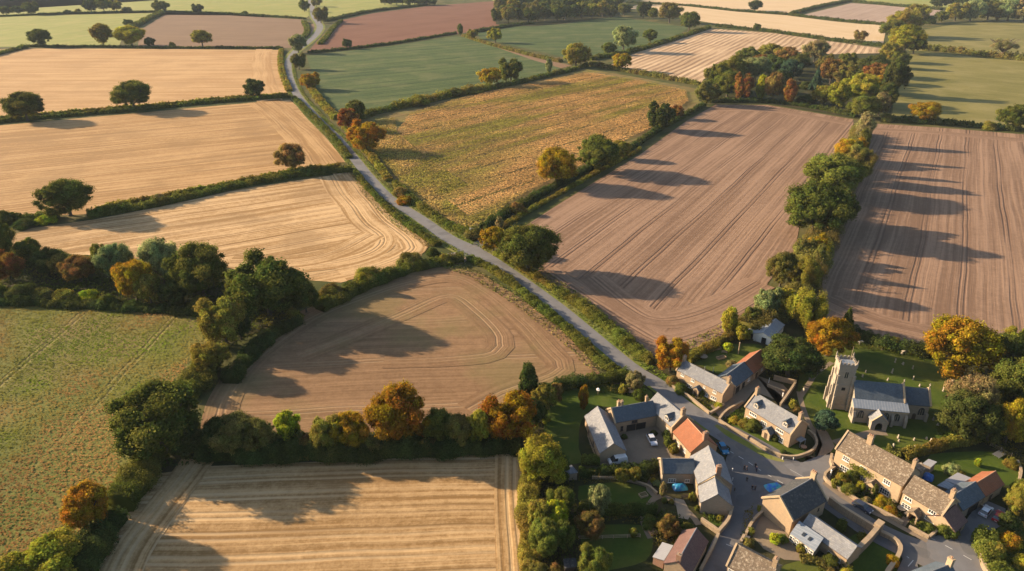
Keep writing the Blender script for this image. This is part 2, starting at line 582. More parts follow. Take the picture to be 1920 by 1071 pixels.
def leaf_obj_mesh(name, verts, tint, hue, extra=None):
    """verts (4n,3), tint/hue (n,), extra=(verts,faces,tint) for the inner mass"""
    n = len(verts) // 4
    ev, ef = (extra[0], extra[1]) if extra else (np.zeros((0, 3)), [])
    allv = np.vstack([verts, ev]) if len(ev) else verts
    me = bpy.data.meshes.new(name)
    me.vertices.add(len(allv))
    me.vertices.foreach_set('co', allv.astype(np.float32).ravel())
    loops = np.arange(4 * n)
    ls = list(range(0, 4 * n, 4)); lt = [4] * n
    el = []
    for f in ef:
        ls.append(4 * n + len(el)); lt.append(len(f)); el += [i + 4 * n for i in f]
    tot = np.concatenate([loops, np.array(el, dtype=int)]) if el else loops
    me.loops.add(len(tot)); me.loops.foreach_set('vertex_index', tot.astype(np.int32))
    me.polygons.add(len(ls))
    me.polygons.foreach_set('loop_start', ls)
    me.polygons.foreach_set('loop_total', lt)
    me.update(calc_edges=True)
    for nm, arr in (('tint', tint), ('hue', hue)):
        a = me.attributes.new(nm, 'FLOAT', 'POINT')
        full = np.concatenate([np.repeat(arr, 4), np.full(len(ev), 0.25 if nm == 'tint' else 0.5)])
        a.data.foreach_set('value', full.astype(np.float32))
    return me

# ---------------------------------------------------------------- trees
ICO_V, ICO_F = None, None


def ico():
    global ICO_V, ICO_F
    if ICO_V is None:
        bm = bmesh.new(); bmesh.ops.create_icosphere(bm, subdivisions=2, radius=1)
        ICO_V = np.array([v.co[:] for v in bm.verts]); ICO_F = [tuple(v.index for v in f.verts) for f in bm.faces]
        bm.free()
    return ICO_V, ICO_F


def crown_mesh(name, seed, kind, n):
    """unit crown: horizontal radius 1, z 0..1 is the height of the tree"""
    rng = np.random.default_rng(seed)
    C, Rr = [], []
    if kind in ('oak', 'dense', 'ball'):
        K = {'oak': 125, 'dense': 100, 'ball': 26}[kind]
        for i in range(K):
            d = rng.normal(0, 1, 3); d /= np.linalg.norm(d)
            if i % 5:                            # even spread over the crown, shaken a little
                zz = 1 - 1.72 * (i + .5) / K; ph = i * 2.39996 + seed
                d = np.array([math.cos(ph) * math.sqrt(max(0, 1 - zz * zz)), math.sin(ph) * math.sqrt(max(0, 1 - zz * zz)), zz]) + rng.normal(0, .25, 3); d /= np.linalg.norm(d)
            rr = rng.uniform(0.62, 0.92) if i % 5 else rng.uniform(0.2, 0.6)
            if kind == 'ball': rr = 0.6
            lob = 1 + 0.13 * math.sin(3 * math.atan2(d[1], d[0]) + seed) + 0.08 * math.sin(5 * math.atan2(d[1], d[0]) + 2 * seed)
            c = d * rr * np.array([lob, lob, 0.88 * (1 + .12 * math.sin(2 * math.atan2(d[1], d[0]) + 3 * seed))])
            c[2] += 1.05
            r = (0.09 + 0.2 * rng.uniform(0, 1) ** 1.5) if kind != 'ball' else rng.uniform(.34, .42)
            if kind == 'dense': r *= rng.uniform(.9, 1.15)
            C.append(c); Rr.append((r, r, r * 0.85))
    elif kind == 'tall':                    # upright, narrower towards the top
        for i in range(60):
            t = rng.uniform(0.08, 1.0)
            w = math.sin(min(1, t * 1.25) * math.pi * 0.5) * (1 - t ** 2.2 * 0.8) * 0.78
            a = rng.uniform(0, 6.28)
            C.append(np.array([math.cos(a) * w, math.sin(a) * w, 0.18 + t * 1.62])); r = rng.uniform(.18, .3)
            Rr.append((r, r, r * 0.9))
    elif kind == 'cone':
        for i in range(70):
            t = rng.uniform(0, 1)
            w = (1 - t) * 0.75
            a = rng.uniform(0, 6.28)
            C.append(np.array([math.cos(a) * w, math.sin(a) * w, 0.15 + t * 1.7])); r = rng.uniform(.14, .24) * (1.25 - t * .7)
            Rr.append((r, r, r * 1.2))
    elif kind == 'yew':                     # wide, spiky, layered
        for i in range(80):
            d = rng.normal(0, 1, 3); d /= np.linalg.norm(d); d[2] = abs(d[2]) * 1.0 - 0.15
            c = d * rng.uniform(.55, .86) * np.array([1, 1, 1.1]); c[2] += 0.72
            r = rng.uniform(.12, .24)
            C.append(c); Rr.append((r * 1.1, r * 1.1, r * 0.7))
    elif kind == 'bush':                    # sits on the ground
        for i in range(30):
            d = rng.normal(0, 1, 3); d /= np.linalg.norm(d); d[2] = abs(d[2])
            c = d * rng.uniform(.4, .72) * np.array([1, 1, 1.35]); c[2] += 0.18
            r = rng.uniform(.22, .36)
            C.append(c); Rr.append((r, r, r))
    elif kind == 'weep':
        for i in range(60):
            d = rng.normal(0, 1, 3); d /= np.linalg.norm(d)
            c = d * rng.uniform(.5, .82); c[2] = c[2] * 0.85 + 1.0
            r = rng.uniform(.14, .24)
            C.append(c); Rr.append((r, r, r * 1.9))
    elif kind == 'bare':
        for i in range(40):
            d = rng.normal(0, 1, 3); d /= np.linalg.norm(d); d[2] = abs(d[2]) - .1
            c = d * rng.uniform(.3, .85); c[2] = c[2] * .9 + 1.0
            r = rng.uniform(.10, .2)
            C.append(c); Rr.append((r, r, r))
    if kind in ('oak', 'dense'): C.append(np.array([0, 0, .95])); Rr.append((.52, .52, .52))
    C = np.array(C); Rr = np.array(Rr)
    area = Rr[:, 0] ** 2; area[-1] *= .25; pr = area / area.sum()
    idx = rng.choice(len(C), n, p=pr)
    d = rng.normal(0, 1, (n, 3)); d /= np.linalg.norm(d, axis=1, keepdims=True)
    fl = rng.uniform(0.75, 1.12, (n, 1)); fl = np.where(rng.uniform(0, 1, (n, 1)) < .14, fl * 1.3, fl)
    pos = C[idx] + d * Rr[idx] * fl
    # drop leaves buried inside other clumps
    keep = np.ones(n, bool)
    if kind != 'bare':
        for j in range(len(C)):
            q = ((pos - C[j]) / Rr[j]); keep &= ~((np.einsum('ij,ij->i', q, q) < 0.55) & (idx != j))
    pos, d, idx = pos[keep], d[keep], idx[keep]
    if kind not in ('bush',): pos[:, 2] = np.maximum(pos[:, 2], 0.05 + rng.uniform(0, .1, len(pos)))
    else: pos[:, 2] = np.maximum(pos[:, 2], 0.0)
    size = math.sqrt(46.0 / n) * (1.0 if kind != 'bare' else .55)
    ax = np.array([0, 0, 1.0 if kind != 'bush' else .3])
    radial = (pos - ax); radial /= np.linalg.norm(radial, axis=1, keepdims=True) + 1e-9
    verts = leaf_geom(rng, pos, d * 0.75 + radial * 0.45, size * .74, 0.5)
    ct = rng.uniform(0.25, 0.75, len(C)); chh = rng.uniform(0.1, 0.9, len(C))
    tint = np.clip(ct[idx] + rng.normal(0, 0.16, len(idx)), 0, 1)
    hue = np.clip(chh[idx] + rng.normal(0, 0.15, len(idx)), 0, 1)
    extra = None
    if kind != 'bare':
        iv, if_ = ico()
        ev, ef = [], []
        for j in range(len(C)):
            b = len(ev)
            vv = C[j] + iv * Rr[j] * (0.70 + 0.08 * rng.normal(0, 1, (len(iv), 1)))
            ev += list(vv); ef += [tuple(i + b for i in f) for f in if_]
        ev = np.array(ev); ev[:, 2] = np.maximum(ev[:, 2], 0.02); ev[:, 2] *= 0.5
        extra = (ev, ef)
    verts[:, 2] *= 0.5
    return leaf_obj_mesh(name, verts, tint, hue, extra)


def trunk_mesh(seed, kind):
    rng = random.Random(seed)
    b = MB()
    top = 0.5 if kind != 'bare' else .4
    b.tube([(0, 0, -0.01), (0.01, 0, 0.03), (0.02, .01, 0.2), (0, 0.02, top)], [0.11, 0.07, 0.055, 0.03], 8)
    nb = 5 if kind != 'bare' else 16
    for i in range(nb):
        a = i * 6.28 / nb + rng.uniform(-.3, .3)
        z0 = rng.uniform(.15, .35); L = rng.uniform(.4, .75)
        p1 = (math.cos(a) * L * .5, math.sin(a) * L * .5, z0 + .14)
        p2 = (math.cos(a) * L, math.sin(a) * L, z0 + rng.uniform(.22, .5))
        b.tube([(0.01, 0, z0), p1, p2], [0.035, 0.024, 0.008], 6)
        if kind == 'bare':
            for q in range(4):
                a2 = a + rng.uniform(-.7, .7)
                b.tube([p1 if q % 2 else p2, (p2[0] + math.cos(a2) * .25, p2[1] + math.sin(a2) * .25, p2[2] + rng.uniform(0, .14))], [0.012, 0.003], 4)
    return b.mesh('trunk')


LOD = {0: 26000, 1: 9000, 2: 3200}
_cr, _tr = {}, {}


def get_crown(kind, var, lod):
    k = (kind, var, lod)
    if k not in _cr:
        me = crown_mesh('crown_' + kind, hash_(kind) * 7 + var * 13 + 1, kind, LOD[lod])
        me.materials.append(M['leaf'])
        _cr[k] = me
    return _cr[k]


def hash_(s): return sum(ord(c) * (i + 1) for i, c in enumerate(s)) % 997


def get_trunk(kind, var):
    k = (kind == 'bare', var % 3)
    if k not in _tr:
        me = trunk_mesh(5 + var, kind)
        me.materials.append(M['bark'])
        _tr[k] = me
    return _tr[k]


TC = dict(
    G=(0.067, 0.072, 0.018), D=(0.044, 0.052, 0.016), M=(0.090, 0.091, 0.022), O=(0.125, 0.108, 0.027), Y=(0.165, 0.148, 0.028),
    L=(0.20, 0.21, 0.03), A=(0.165, 0.093, 0.020), R=(0.145, 0.070, 0.026), B=(0.13, 0.085, 0.032), P=(0.13, 0.145, 0.062),
    S=(0.135, 0.112, 0.052), C=(0.032, 0.055, 0.032), K=(0.180, 0.122, 0.022), N=(0.10, 0.088, 0.028))
TC = {k: tuple(x * 1.7 for x in v) for k, v in TC.items()}
CNAME = dict(G='green', D='dark green', M='mid green', O='olive', Y='yellow-green', L='lime yellow', A='amber', R='russet',
             B='brown', P='pale green', S='pale brown', C='blue-green', K='golden', N='brownish green')
_tn = [0]


def tree(u, v, w, h, kind, colr, label, name=None, cat=None, group=None):
    """u, v = foot of the tree on the map photograph, w and h its size there"""
    _tn[0] += 1
    rng = random.Random(_tn[0] * 31)
    if kind in ('oak', 'dense', 'weep', 'yew'): s_ = .19 * w * math.sin(math.atan2(CAMH, P(u, v).length)); v -= s_; h -= s_ * .3      # the trunk stands behind the lowest visible leaves
    p = P(u, v)
    z = depth(u, v)
    Rm = w * z / CF / 2 * 1.06
    lo, hi = 0.5, 60.0
    for _ in range(30):
        m = (lo + hi) / 2
        if v - Q((p.x, p.y, m))[1] < h - 0.02 * w: lo = m
        else: hi = m
    H = max(lo, Rm * 0.75)
    px = w * 1024 / 1920
    if kind in ('oak', 'dense'): H = max(H * (1.12 if px < 40 else 1.05), Rm * 1.35)
    lod = 0 if px > 26 else (1 if px > 13 else 2)
    var = rng.randrange(4 if lod == 0 else 3)
    if name is None:
        name = {'bush': 'shrub', 'cone': 'conifer', 'yew': 'yew_tree', 'ball': 'clipped_bush'}.get(kind, 'tree')
    t = empty(name, (p.x, p.y, 0), rng.uniform(0, 6.28))
    t.scale = (Rm, Rm, H)
    tag(t, label, cat or {'shrub': 'shrub', 'clipped_bush': 'shrub'}.get(name, 'tree'), group)
    c = bpy.data.objects.new('crown' if kind not in ('bush', 'ball') else 'foliage', get_crown(kind, var, lod))
    b = TC[colr]
    j = rng.uniform(.86, 1.16)
    c.color = (b[0] * j * rng.uniform(.93, 1.07), b[1] * j, b[2] * j, 1)
    COL.objects.link(c); c.parent = t
    if kind == 'ball':                      # crown shape brought down to the ground
        c.location = (0, 0, -0.12)
    k = bpy.data.objects.new('trunk' if kind not in ('bush', 'ball') else 'stem', get_trunk(kind, var))
    COL.objects.link(k); k.parent = t
    if kind == 'bush': k.scale = (.6, .6, .55)
    return t


def hedge(px, h, w, colr, label, ls=None, name='hedge', group=None, rough=0.42, seed=None, smooth=True, cat='hedge'):
    pts = catmull(W(px), 3.0) if smooth else catmull(W(px), 3.0)
    pts = [Vector((p.x, p.y, 0)) for p in pts]
    _tn[0] += 1
    rng = np.random.default_rng(_tn[0] * 17 + 5)
    seg = np.array([[p.x, p.y] for p in pts])
    dl = np.linalg.norm(seg[1:] - seg[:-1], axis=1); cum = np.concatenate([[0], np.cumsum(dl)]); L = cum[-1]
    mid = pts[len(pts) // 2]
    if ls is None:
        dist = max(120, min((p.length for p in pts)))
        ls = max(0.22, min(1.3, dist * 0.0013))
    n = int(min(60000, L * (2 * h + w) * 1.7 / (ls * ls)))
    s = rng.uniform(0, L, n)
    off = rng.uniform(0, 50)
    def prof(sv):
        a = 0.5 * np.sin(sv * 0.45 + off) + 0.5 * np.sin(sv * 0.19 + off * 3) + 0.6 * np.sin(sv * 1.07 + off * 2) + 0.5 * np.sin(sv * 0.071) + 0.5 * np.sin(sv * 2.3 + off * 5)
        return 1 + rough * a * 0.55
    def prof2(sv):
        a = np.sin(sv * 0.61 + off * 4) + np.sin(sv * 0.27 + off)
        return 1 + rough * a * 0.35
    hs, ws = prof(s), prof2(s)
    th = rng.uniform(0, math.pi, n)
    cx, sz = np.cos(th), np.sin(th)
    yy = np.sign(cx) * np.abs(cx) ** 0.6 * w / 2 * ws * rng.uniform(.82, 1.08, n)
    zz = sz ** 0.55 * h * hs * rng.uniform(.72, 1.18, n)
    x = np.interp(s, cum, seg[:, 0]); y = np.interp(s, cum, seg[:, 1])
    i = np.clip(np.searchsorted(cum, s) - 1, 0, len(dl) - 1)
    t = (seg[1:] - seg[:-1])[i] / dl[i][:, None]
    nx, ny = -t[:, 1], t[:, 0]
    pos = np.stack([x + nx * yy, y + ny * yy, zz], 1)
    nr = np.stack([nx * cx, ny * cx, sz * .9 + .15], 1)
    verts = leaf_geom(rng, pos, nr, ls * 0.8, 0.6)
    tint = np.clip(0.5 + 0.16 * np.sin(s * .33 + off) + 0.12 * np.sin(s * 1.3) + rng.normal(0, .17, n), 0, 1)
    hue = np.clip(0.5 + 0.3 * np.sin(s * 0.12 + off * 2) + 0.2 * np.sin(s * .5) + rng.normal(0, .15, n), 0, 1)
    # inner mass
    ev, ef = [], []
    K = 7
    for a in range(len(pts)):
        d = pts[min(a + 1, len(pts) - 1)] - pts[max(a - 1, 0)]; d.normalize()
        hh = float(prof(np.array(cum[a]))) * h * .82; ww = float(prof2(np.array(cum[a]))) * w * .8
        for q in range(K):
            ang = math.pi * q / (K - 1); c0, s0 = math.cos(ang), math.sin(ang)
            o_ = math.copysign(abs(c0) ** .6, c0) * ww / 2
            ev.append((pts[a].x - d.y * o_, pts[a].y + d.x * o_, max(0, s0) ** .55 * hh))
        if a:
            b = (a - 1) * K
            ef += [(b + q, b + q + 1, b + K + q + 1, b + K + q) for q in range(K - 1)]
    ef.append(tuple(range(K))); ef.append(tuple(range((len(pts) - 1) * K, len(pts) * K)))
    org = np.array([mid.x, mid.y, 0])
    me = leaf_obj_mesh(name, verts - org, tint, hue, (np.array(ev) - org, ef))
    o = new_obj(name, me, M['leaf'], loc=mid)
    b = TC[colr] if isinstance(colr, str) else colr
    o.color = (*b, 1)
    tag(o, label, cat, group)
    return o


def in_poly(x, y, poly):
    ins = np.zeros(len(x), bool)
    j = len(poly) - 1
    for i in range(len(poly)):
        xi, yi, xj, yj = poly[i][0], poly[i][1], poly[j][0], poly[j][1]
        c = ((yi > y) != (yj > y)) & (x < (xj - xi) * (y - yi) / (yj - yi + 1e-12) + xi)
        ins ^= c
        j = i
    return ins


def vnoise(x, y, sc, seed=0):
    return np.array([noise.noise((a * sc + seed, b * sc, seed * 1.7)) for a, b in zip(x, y)])


def blades(name, polys, dens, size, hgt, mat, seed, label, cat='grass', rowdir=None, rowgap=None, nsc=0.02, bias=0.0, wide=0.6, z0=0.0, gapfn=None, namek='stuff', hvar=.6, jit=.55, hs=.13, hk=1.1, hmin=.25, ts=.17):
    """tufts or stalks scattered over ground polygons (map photograph coordinates)"""
    rng = np.random.default_rng(seed)
    X, Y = [], []
    for px in polys:
        pl = [(p.x, p.y) for p in W(px)]
        xs = [p[0] for p in pl]; ys = [p[1] for p in pl]
        n = int((max(xs) - min(xs)) * (max(ys) - min(ys)) * dens)
        x = rng.uniform(min(xs), max(xs), n); y = rng.uniform(min(ys), max(ys), n)
        k = in_poly(x, y, pl)
        X.append(x[k]); Y.append(y[k])
    x = np.concatenate(X); y = np.concatenate(Y)
    if rowdir is not None:
        a = x * rowdir.x + y * rowdir.y; c = -x * rowdir.y + y * rowdir.x
        keep = gapfn(a, c, rng) if gapfn else np.ones(len(x), bool)
        x, y, a, c = x[keep], y[keep], a[keep], c[keep]
        c2 = np.round(c / rowgap) * rowgap + rng.normal(0, rowgap * .12, len(c))
        x = a * rowdir.x - c2 * rowdir.y; y = a * rowdir.y + c2 * rowdir.x
    n = len(x)
    if rowdir is not None: ax_, ay_ = a * .22, c * 1.6
    else: ax_, ay_ = x, y
    nz = vnoise(ax_, ay_, nsc, seed) + 0.5 * vnoise(ax_, ay_, nsc * 4, seed + 9)
    hue = np.clip(0.5 + nz * hk + bias + rng.normal(0, hs, n), 0, 1)
    tint = np.clip(0.5 + vnoise(x, y, nsc * 2.5, seed + 3) * .3 + rng.normal(0, ts, n), 0, 1)
    hh = z0 + hgt * rng.uniform(hmin, 1.0, n) ** .7 * (1 + hvar * vnoise(x, y, .35, seed + 5)) * (1 + .5 * hvar * vnoise(x, y, .08, seed + 6))
    pos = np.stack([x, y, hh], 1)
    v = leaf_geom(rng, pos, np.tile([0.0, 0.0, 1.0], (n, 1)), size * .62, jit)
    v[:, 2] = np.maximum(v[:, 2], z0)
    me = leaf_obj_mesh(name, v, tint, hue)
    o = new_obj(name, me, mat)
    tag(o, label, cat, kind=namek)
    return o

# ---------------------------------------------------------------- land
def dirpx(a, b):
    d = P(*b) - P(*a); d.z = 0
    return d.normalized()


bm = bmesh.new()
bmesh.ops.create_grid(bm, x_segments=24, y_segments=24, size=5200)
me = bpy.data.meshes.new('ground'); bm.to_mesh(me); bm.free()
g = new_obj('ground', me, M['wild']); g.location = (0, 2000, -0.06); g['kind'] = 'structure'

STR_ = dict(c1=(0.32, 0.20, 0.092), c2=(0.47, 0.315, 0.165), line=(0.25, 0.155, 0.072))
mats = {
    'sA': field_mat('stubble_upper', (0.344, 0.202, 0.086), (0.464, 0.297, 0.142), (0.310, 0.198, 0.103), row=3.0, streak=1.1, tram=26, tramk=.45, patch=(0.33, 0.20, 0.09), patchk=.5, blotch=.75, fine=.55),
    'sB': field_mat('stubble_middle', (0.278, 0.161, 0.065), (0.435, 0.274, 0.126), (0.235, 0.148, 0.074), row=2.0, streak=1.2, tram=22, tramk=.6, patch=(0.25, 0.15, 0.065), patchk=.5, blotch=.75, fine=.55),
    'sC': field_mat('stubble_curved', (0.279, 0.166, 0.067), (0.530, 0.358, 0.186), (0.205, 0.130, 0.065), row=1.8, streak=1.25, tram=13, tramk=.5, patch=(0.24, 0.15, 0.07), patchk=.5, blotch=.75, fine=.55),
    'sD': field_mat('stubble_brown', (0.168, 0.098, 0.050), (0.275, 0.168, 0.090), (0.31, 0.22, 0.13), row=1.2, streak=.7, fine=.5, tram=26, tramk=.55, tramw=.3,
                    patch=(0.15, 0.135, 0.05), patchk=.4),
    'sE': field_mat('stubble_golden', (0.225, 0.132, 0.052), (0.45, 0.298, 0.145), (0.54, 0.39, 0.22), row=1.3, streak=1.0, tram=6.5, tramk=.6, tramw=.4, patch=(0.22, 0.13, 0.055), patchk=.5, blotch=.75, fine=.55),
    'pl': field_mat('ploughland', (0.175, 0.107, 0.068), (0.285, 0.182, 0.119), (0.12, 0.072, 0.05), row=1.5, streak=1.0, fine=.5, tram=17, tramk=.8, tramw=.32, blotch=.45, woba=3.0),
    'pr': field_mat('ploughland_red', (0.133, 0.059, 0.036), (0.185, 0.089, 0.056), (0.118, 0.059, 0.037), row=3.5, streak=.4, tram=0, blotch=.5),
    'pb': field_mat('ploughland_brown', (0.160, 0.100, 0.060), (0.216, 0.140, 0.086), (0.112, 0.068, 0.040), row=3.5, streak=.4, tram=0, blotch=.5),
    'pk': field_mat('ploughland_pink', (0.289, 0.208, 0.157), (0.357, 0.264, 0.200), (0.221, 0.153, 0.111), row=6, streak=.6, tram=26, tramk=.5, tramw=.8, blotch=.3),
    'st': field_mat('stubble_striped', (0.36, 0.24, 0.14), (0.58, 0.42, 0.26), (0.20, 0.125, 0.07), row=3.5, streak=.6, tram=8.5, tramk=.85, tramw=.9, blotch=.4),
    'sp': field_mat('stubble_pale', (0.465, 0.335, 0.186), (0.558, 0.419, 0.260), (0.391, 0.279, 0.167), row=5, streak=.45, tram=0, blotch=.3),
    'gc': field_mat('green_crop', (0.036, 0.064, 0.022), (0.092, 0.118, 0.038), (0.026, 0.044, 0.019), row=2.4, streak=.8, fine=.7, blotch=.25, tram=24, tramk=.6, tramw=.55,
                    patch=(0.20, 0.18, 0.08), patchk=.25, bump=.7),
    'gy': field_mat('green_winter_crop', (0.185, 0.205, 0.05), (0.27, 0.265, 0.075), (0.15, 0.17, 0.045), row=6, streak=.4, tram=30, tramk=.35, tramw=.8,
                    patch=(0.32, 0.27, 0.10), patchk=.4, bump=.2),
    'pa': field_mat('pasture', (0.125, 0.118, 0.030), (0.215, 0.185, 0.062), (0.11, 0.11, 0.035), row=3.0, streak=.4, tram=0, blotch=.7,
                    patch=(0.26, 0.22, 0.09), patchk=.4),
    'me': field_mat('meadow', (0.10, 0.115, 0.024), (0.17, 0.155, 0.04), (0.2, 0.14, 0.07), row=5.0, streak=.35, tram=34, tramk=.5, tramw=.4, blotch=.9,
                    patch=(0.21, 0.14, 0.06), patchk=.6, bump=.4),
    'co': field_mat('corn_ground', (0.13, 0.105, 0.035), (0.20, 0.135, 0.055), (0.09, 0.09, 0.02), row=2.5, streak=.5, tram=24, tramk=.6, tramw=.8,
                    patch=(0.16, 0.16, 0.035), patchk=.6, bump=.5),
}

# name, outline, row direction, material, headland paths (outline-following strips), label
FIELDS = [
    ('crop_field', [(-70, 29), (60, 27), (120, 24), (300, 19), (430, 23), (575, 33), (590, 20), (575, -12), (300, -20), (-70, -20)], ((300, 12), (560, 18)), 'gy', 0),
    ('crop_field', [(-90, 88), (-60, 33), (120, 28), (300, 24), (275, 40), (238, 54), (222, 88)], ((20, 80), (270, 40)), 'gy', 0),
    ('ploughed_field', [(258, 89), (264, 56), (308, 28), (430, 29), (568, 37), (586, 48), (584, 62), (534, 90)], ((300, 60), (560, 68)), 'pb', [[(584, 45), (584, 62), (534, 90)]]),
    ('stubble_field', [(-100, 96), (60, 91), (300, 92), (532, 94), (524, 112), (529, 150), (545, 180), (400, 190), (250, 204), (60, 221), (-100, 236)],
     ((0, 168), (440, 165)), 'sA', [[(497, 88), (490, 112), (494, 150), (506, 190)], [(-100, 222), (60, 213), (250, 198), (400, 184), (500, 178)]]),
    ('stubble_field', [(-120, 246), (60, 230), (250, 213), (400, 199), (543, 187), (600, 237), (655, 300), (560, 322), (450, 340), (300, 372), (160, 402), (-120, 412)],
     ((0, 304), (504, 255)), 'sB', [[(510, 188), (545, 218), (592, 262), (632, 306)], [(480, 192), (520, 225), (560, 270), (592, 314)]]),
    ('stubble_field', [(-10, 452), (60, 428), (175, 412), (300, 388), (450, 355), (560, 338), (650, 325), (680, 345), (700, 378), (745, 418), (800, 457), (790, 480), (740, 500), (640, 530),
                       (500, 520), (420, 500), (200, 480), (40, 478)],
     ((250, 402), (600, 352)), 'sC', [[(645, 322), (665, 350), (715, 405), (770, 455), (760, 475), (700, 500), (640, 515)], [(620, 330), (638, 360), (680, 410), (715, 445), (700, 470), (640, 490), (560, 500)],
                                      [(430, 490), (560, 490), (640, 470), (700, 440)]]),
    ('stubble_field', [(395, 805), (405, 740), (430, 690), (480, 640), (560, 585), (650, 548), (740, 512), (840, 500), (905, 515), (965, 552), (1030, 600), (1090, 655), (1125, 700),
                       (1080, 715), (1000, 735), (985, 770), (900, 800), (700, 810), (500, 815)],
     ((640, 607), (925, 597)), 'sD', [[(408, 822), (424, 745), (480, 670), (590, 595), (720, 545), (840, 520), (905, 545), (980, 605), (1030, 660), (1050, 690), (1000, 715), (940, 735), (880, 770)],
                                      [(560, 668), (640, 637), (760, 586), (840, 556), (890, 585), (935, 632), (925, 662), (850, 672), (720, 676)]]),
    ('stubble_field', [(150, 1110), (200, 1020), (250, 950), (300, 885), (400, 872), (700, 858), (960, 845), (975, 870), (985, 950), (1000, 1180), (150, 1200)],
     ((400, 962), (850, 944)), 'sE', [[(190, 1160), (245, 1040), (300, 960), (345, 900), (372, 862)], 
                                      [(960, 850), (962, 950), (975, 1160)]]),
    ('meadow', [(-90, 542), (250, 566), (385, 582), (392, 640), (345, 700), (280, 770), (240, 850), (255, 880), (205, 950), (150, 1010), (100, 1090), (60, 1200), (-220, 1200), (-220, 542)],
     ((0, 1050), (350, 620)), 'me', 0),
    ('ploughed_field', [(577, 98), (592, 80), (622, 50), (640, 38), (700, 25), (800, 12), (930, 2), (920, 28), (966, 43), (858, 64), (740, 82), (640, 94)], ((640, 90), (900, 50)), 'pr', 0),
    ('crop_field', [(590, 14), (600, -14), (760, -14), (800, 8), (700, 20), (640, 32), (612, 38)], ((600, 25), (760, 5)), 'gy', 0),
    ('crop_field', [(575, 105), (640, 97), (740, 86), (855, 68), (872, 70), (1000, 108), (1065, 122), (1030, 138), (850, 175), (760, 196), (640, 218), (598, 180)],
     ((600, 160), (1000, 122)), 'gc', 0),
    ('farm_track', [(868, 67), (880, 69), (1010, 110), (1072, 123), (1052, 128), (1000, 113)], ((880, 68), (1060, 120)), 'pb', 0),
    ('crop_field', [(892, 62), (966, 50), (1060, 45), (1150, 30), (1290, 52), (1270, 68), (1180, 94), (1110, 108), (1060, 108), (900, 72)], ((900, 62), (1250, 58)), 'gc', 0),
    ('corn_field', [(640, 228), (700, 216), (760, 205), (850, 184), (1000, 153), (1100, 130), (1200, 146), (1312, 168), (1318, 196), (1240, 240), (1190, 270), (1130, 305), (1040, 345), (960, 392),
                    (890, 436), (845, 428), (790, 395), (745, 350), (700, 300), (665, 258)],
     ((850, 280), (1230, 180)), 'co', 0),
    ('ploughed_field', [(1342, 196), (1440, 197), (1600, 224), (1600, 262), (1570, 330), (1500, 420), (1490, 470), (1440, 530), (1425, 565), (1350, 625), (1270, 662), (1225, 668), (1180, 640),
                        (1120, 590), (1040, 530), (985, 480), (975, 430), (1060, 375), (1200, 290), (1290, 225)],
     ((1300, 360), (1475, 218)), 'pl', [[(1440, 560), (1340, 615), (1250, 640), (1190, 615), (1100, 560), (1020, 505)], [(1425, 530), (1330, 580), (1240, 600), (1180, 575), (1110, 520)],
                                         [(1340, 206), (1440, 207), (1590, 232)]]),
    ('ploughed_field', [(1640, 232), (1740, 238), (1830, 245), (2040, 262), (2140, 660), (1890, 660), (1840, 650), (1690, 655), (1590, 615), (1525, 590), (1535, 520), (1560, 440), (1600, 330), (1622, 262)],
     ((1840, 269), (1851, 595)), 'pl', [[(1548, 560), (1640, 600), (1740, 625), (1860, 640), (2100, 640)], [(1645, 243), (1740, 248), (1900, 262), (2040, 272)]]),
    ('stubble_field', [(1145, 122), (1190, 100), (1265, 77), (1335, 54), (1450, 62), (1550, 77), (1662, 92), (1640, 104), (1560, 106), (1480, 98), (1400, 112), (1345, 138), (1310, 158), (1240, 148)],
     ((1280, 131), (1414, 66)), 'st', 0),
    ('stubble_field', [(1175, 16), (1200, 8), (1280, 11), (1380, 22), (1475, 29), (1560, 40), (1662, 50), (1656, 82), (1550, 70), (1450, 58), (1340, 44), (1290, 36), (1230, 22)],
     ((1280, 16), (1640, 62)), 'sp', [[(1630, 46), (1628, 84)]]),
    ('stubble_field', [(1200, 2), (1240, -8), (1560, -8), (1580, 2), (1530, 12), (1478, 25), (1380, 18), (1280, 8)], ((1250, 2), (1480, 12)), 'sp', 0),
    ('ploughed_field', [(1506, 28), (1596, 6), (1690, 12), (1765, 20), (1762, 32), (1690, 44), (1662, 46), (1590, 38)], ((1510, 28), (1600, 8)), 'pk', 0),
    ('pasture', [(1705, 96), (1690, 80), (1720, 58), (1800, 44), (2000, 36), (2020, 118), (1920, 110), (1850, 103), (1790, 97)], ((1720, 88), (1900, 80)), 'pa', 0),
    ('pasture', [(1690, 104), (1740, 98), (1800, 104), (1850, 110), (2010, 120), (2040, 256), (1920, 244), (1830, 235), (1740, 228), (1672, 222), (1680, 150)], ((1700, 150), (1900, 170)), 'pa', 0),
    ('crop_field', [(1610, 2), (1640, -6), (1900, -8), (1900, 6), (1800, 12), (1760, 16), (1680, 10)], ((1620, 0), (1800, 6)), 'gy', 0),
    ('crop_field', [(-80, 24), (-60, 2), (100, -4), (560, -16), (300, -25), (-80, -20)], ((0, 10), (100, 5)), 'pb', 0),
    ('crop_field', [(960, 44), (930, 4), (900, -10), (1160, -10), (1165, 28), (1060, 43)], ((960, 40), (1100, 40)), 'gy', 0),
]
FDIR = {}
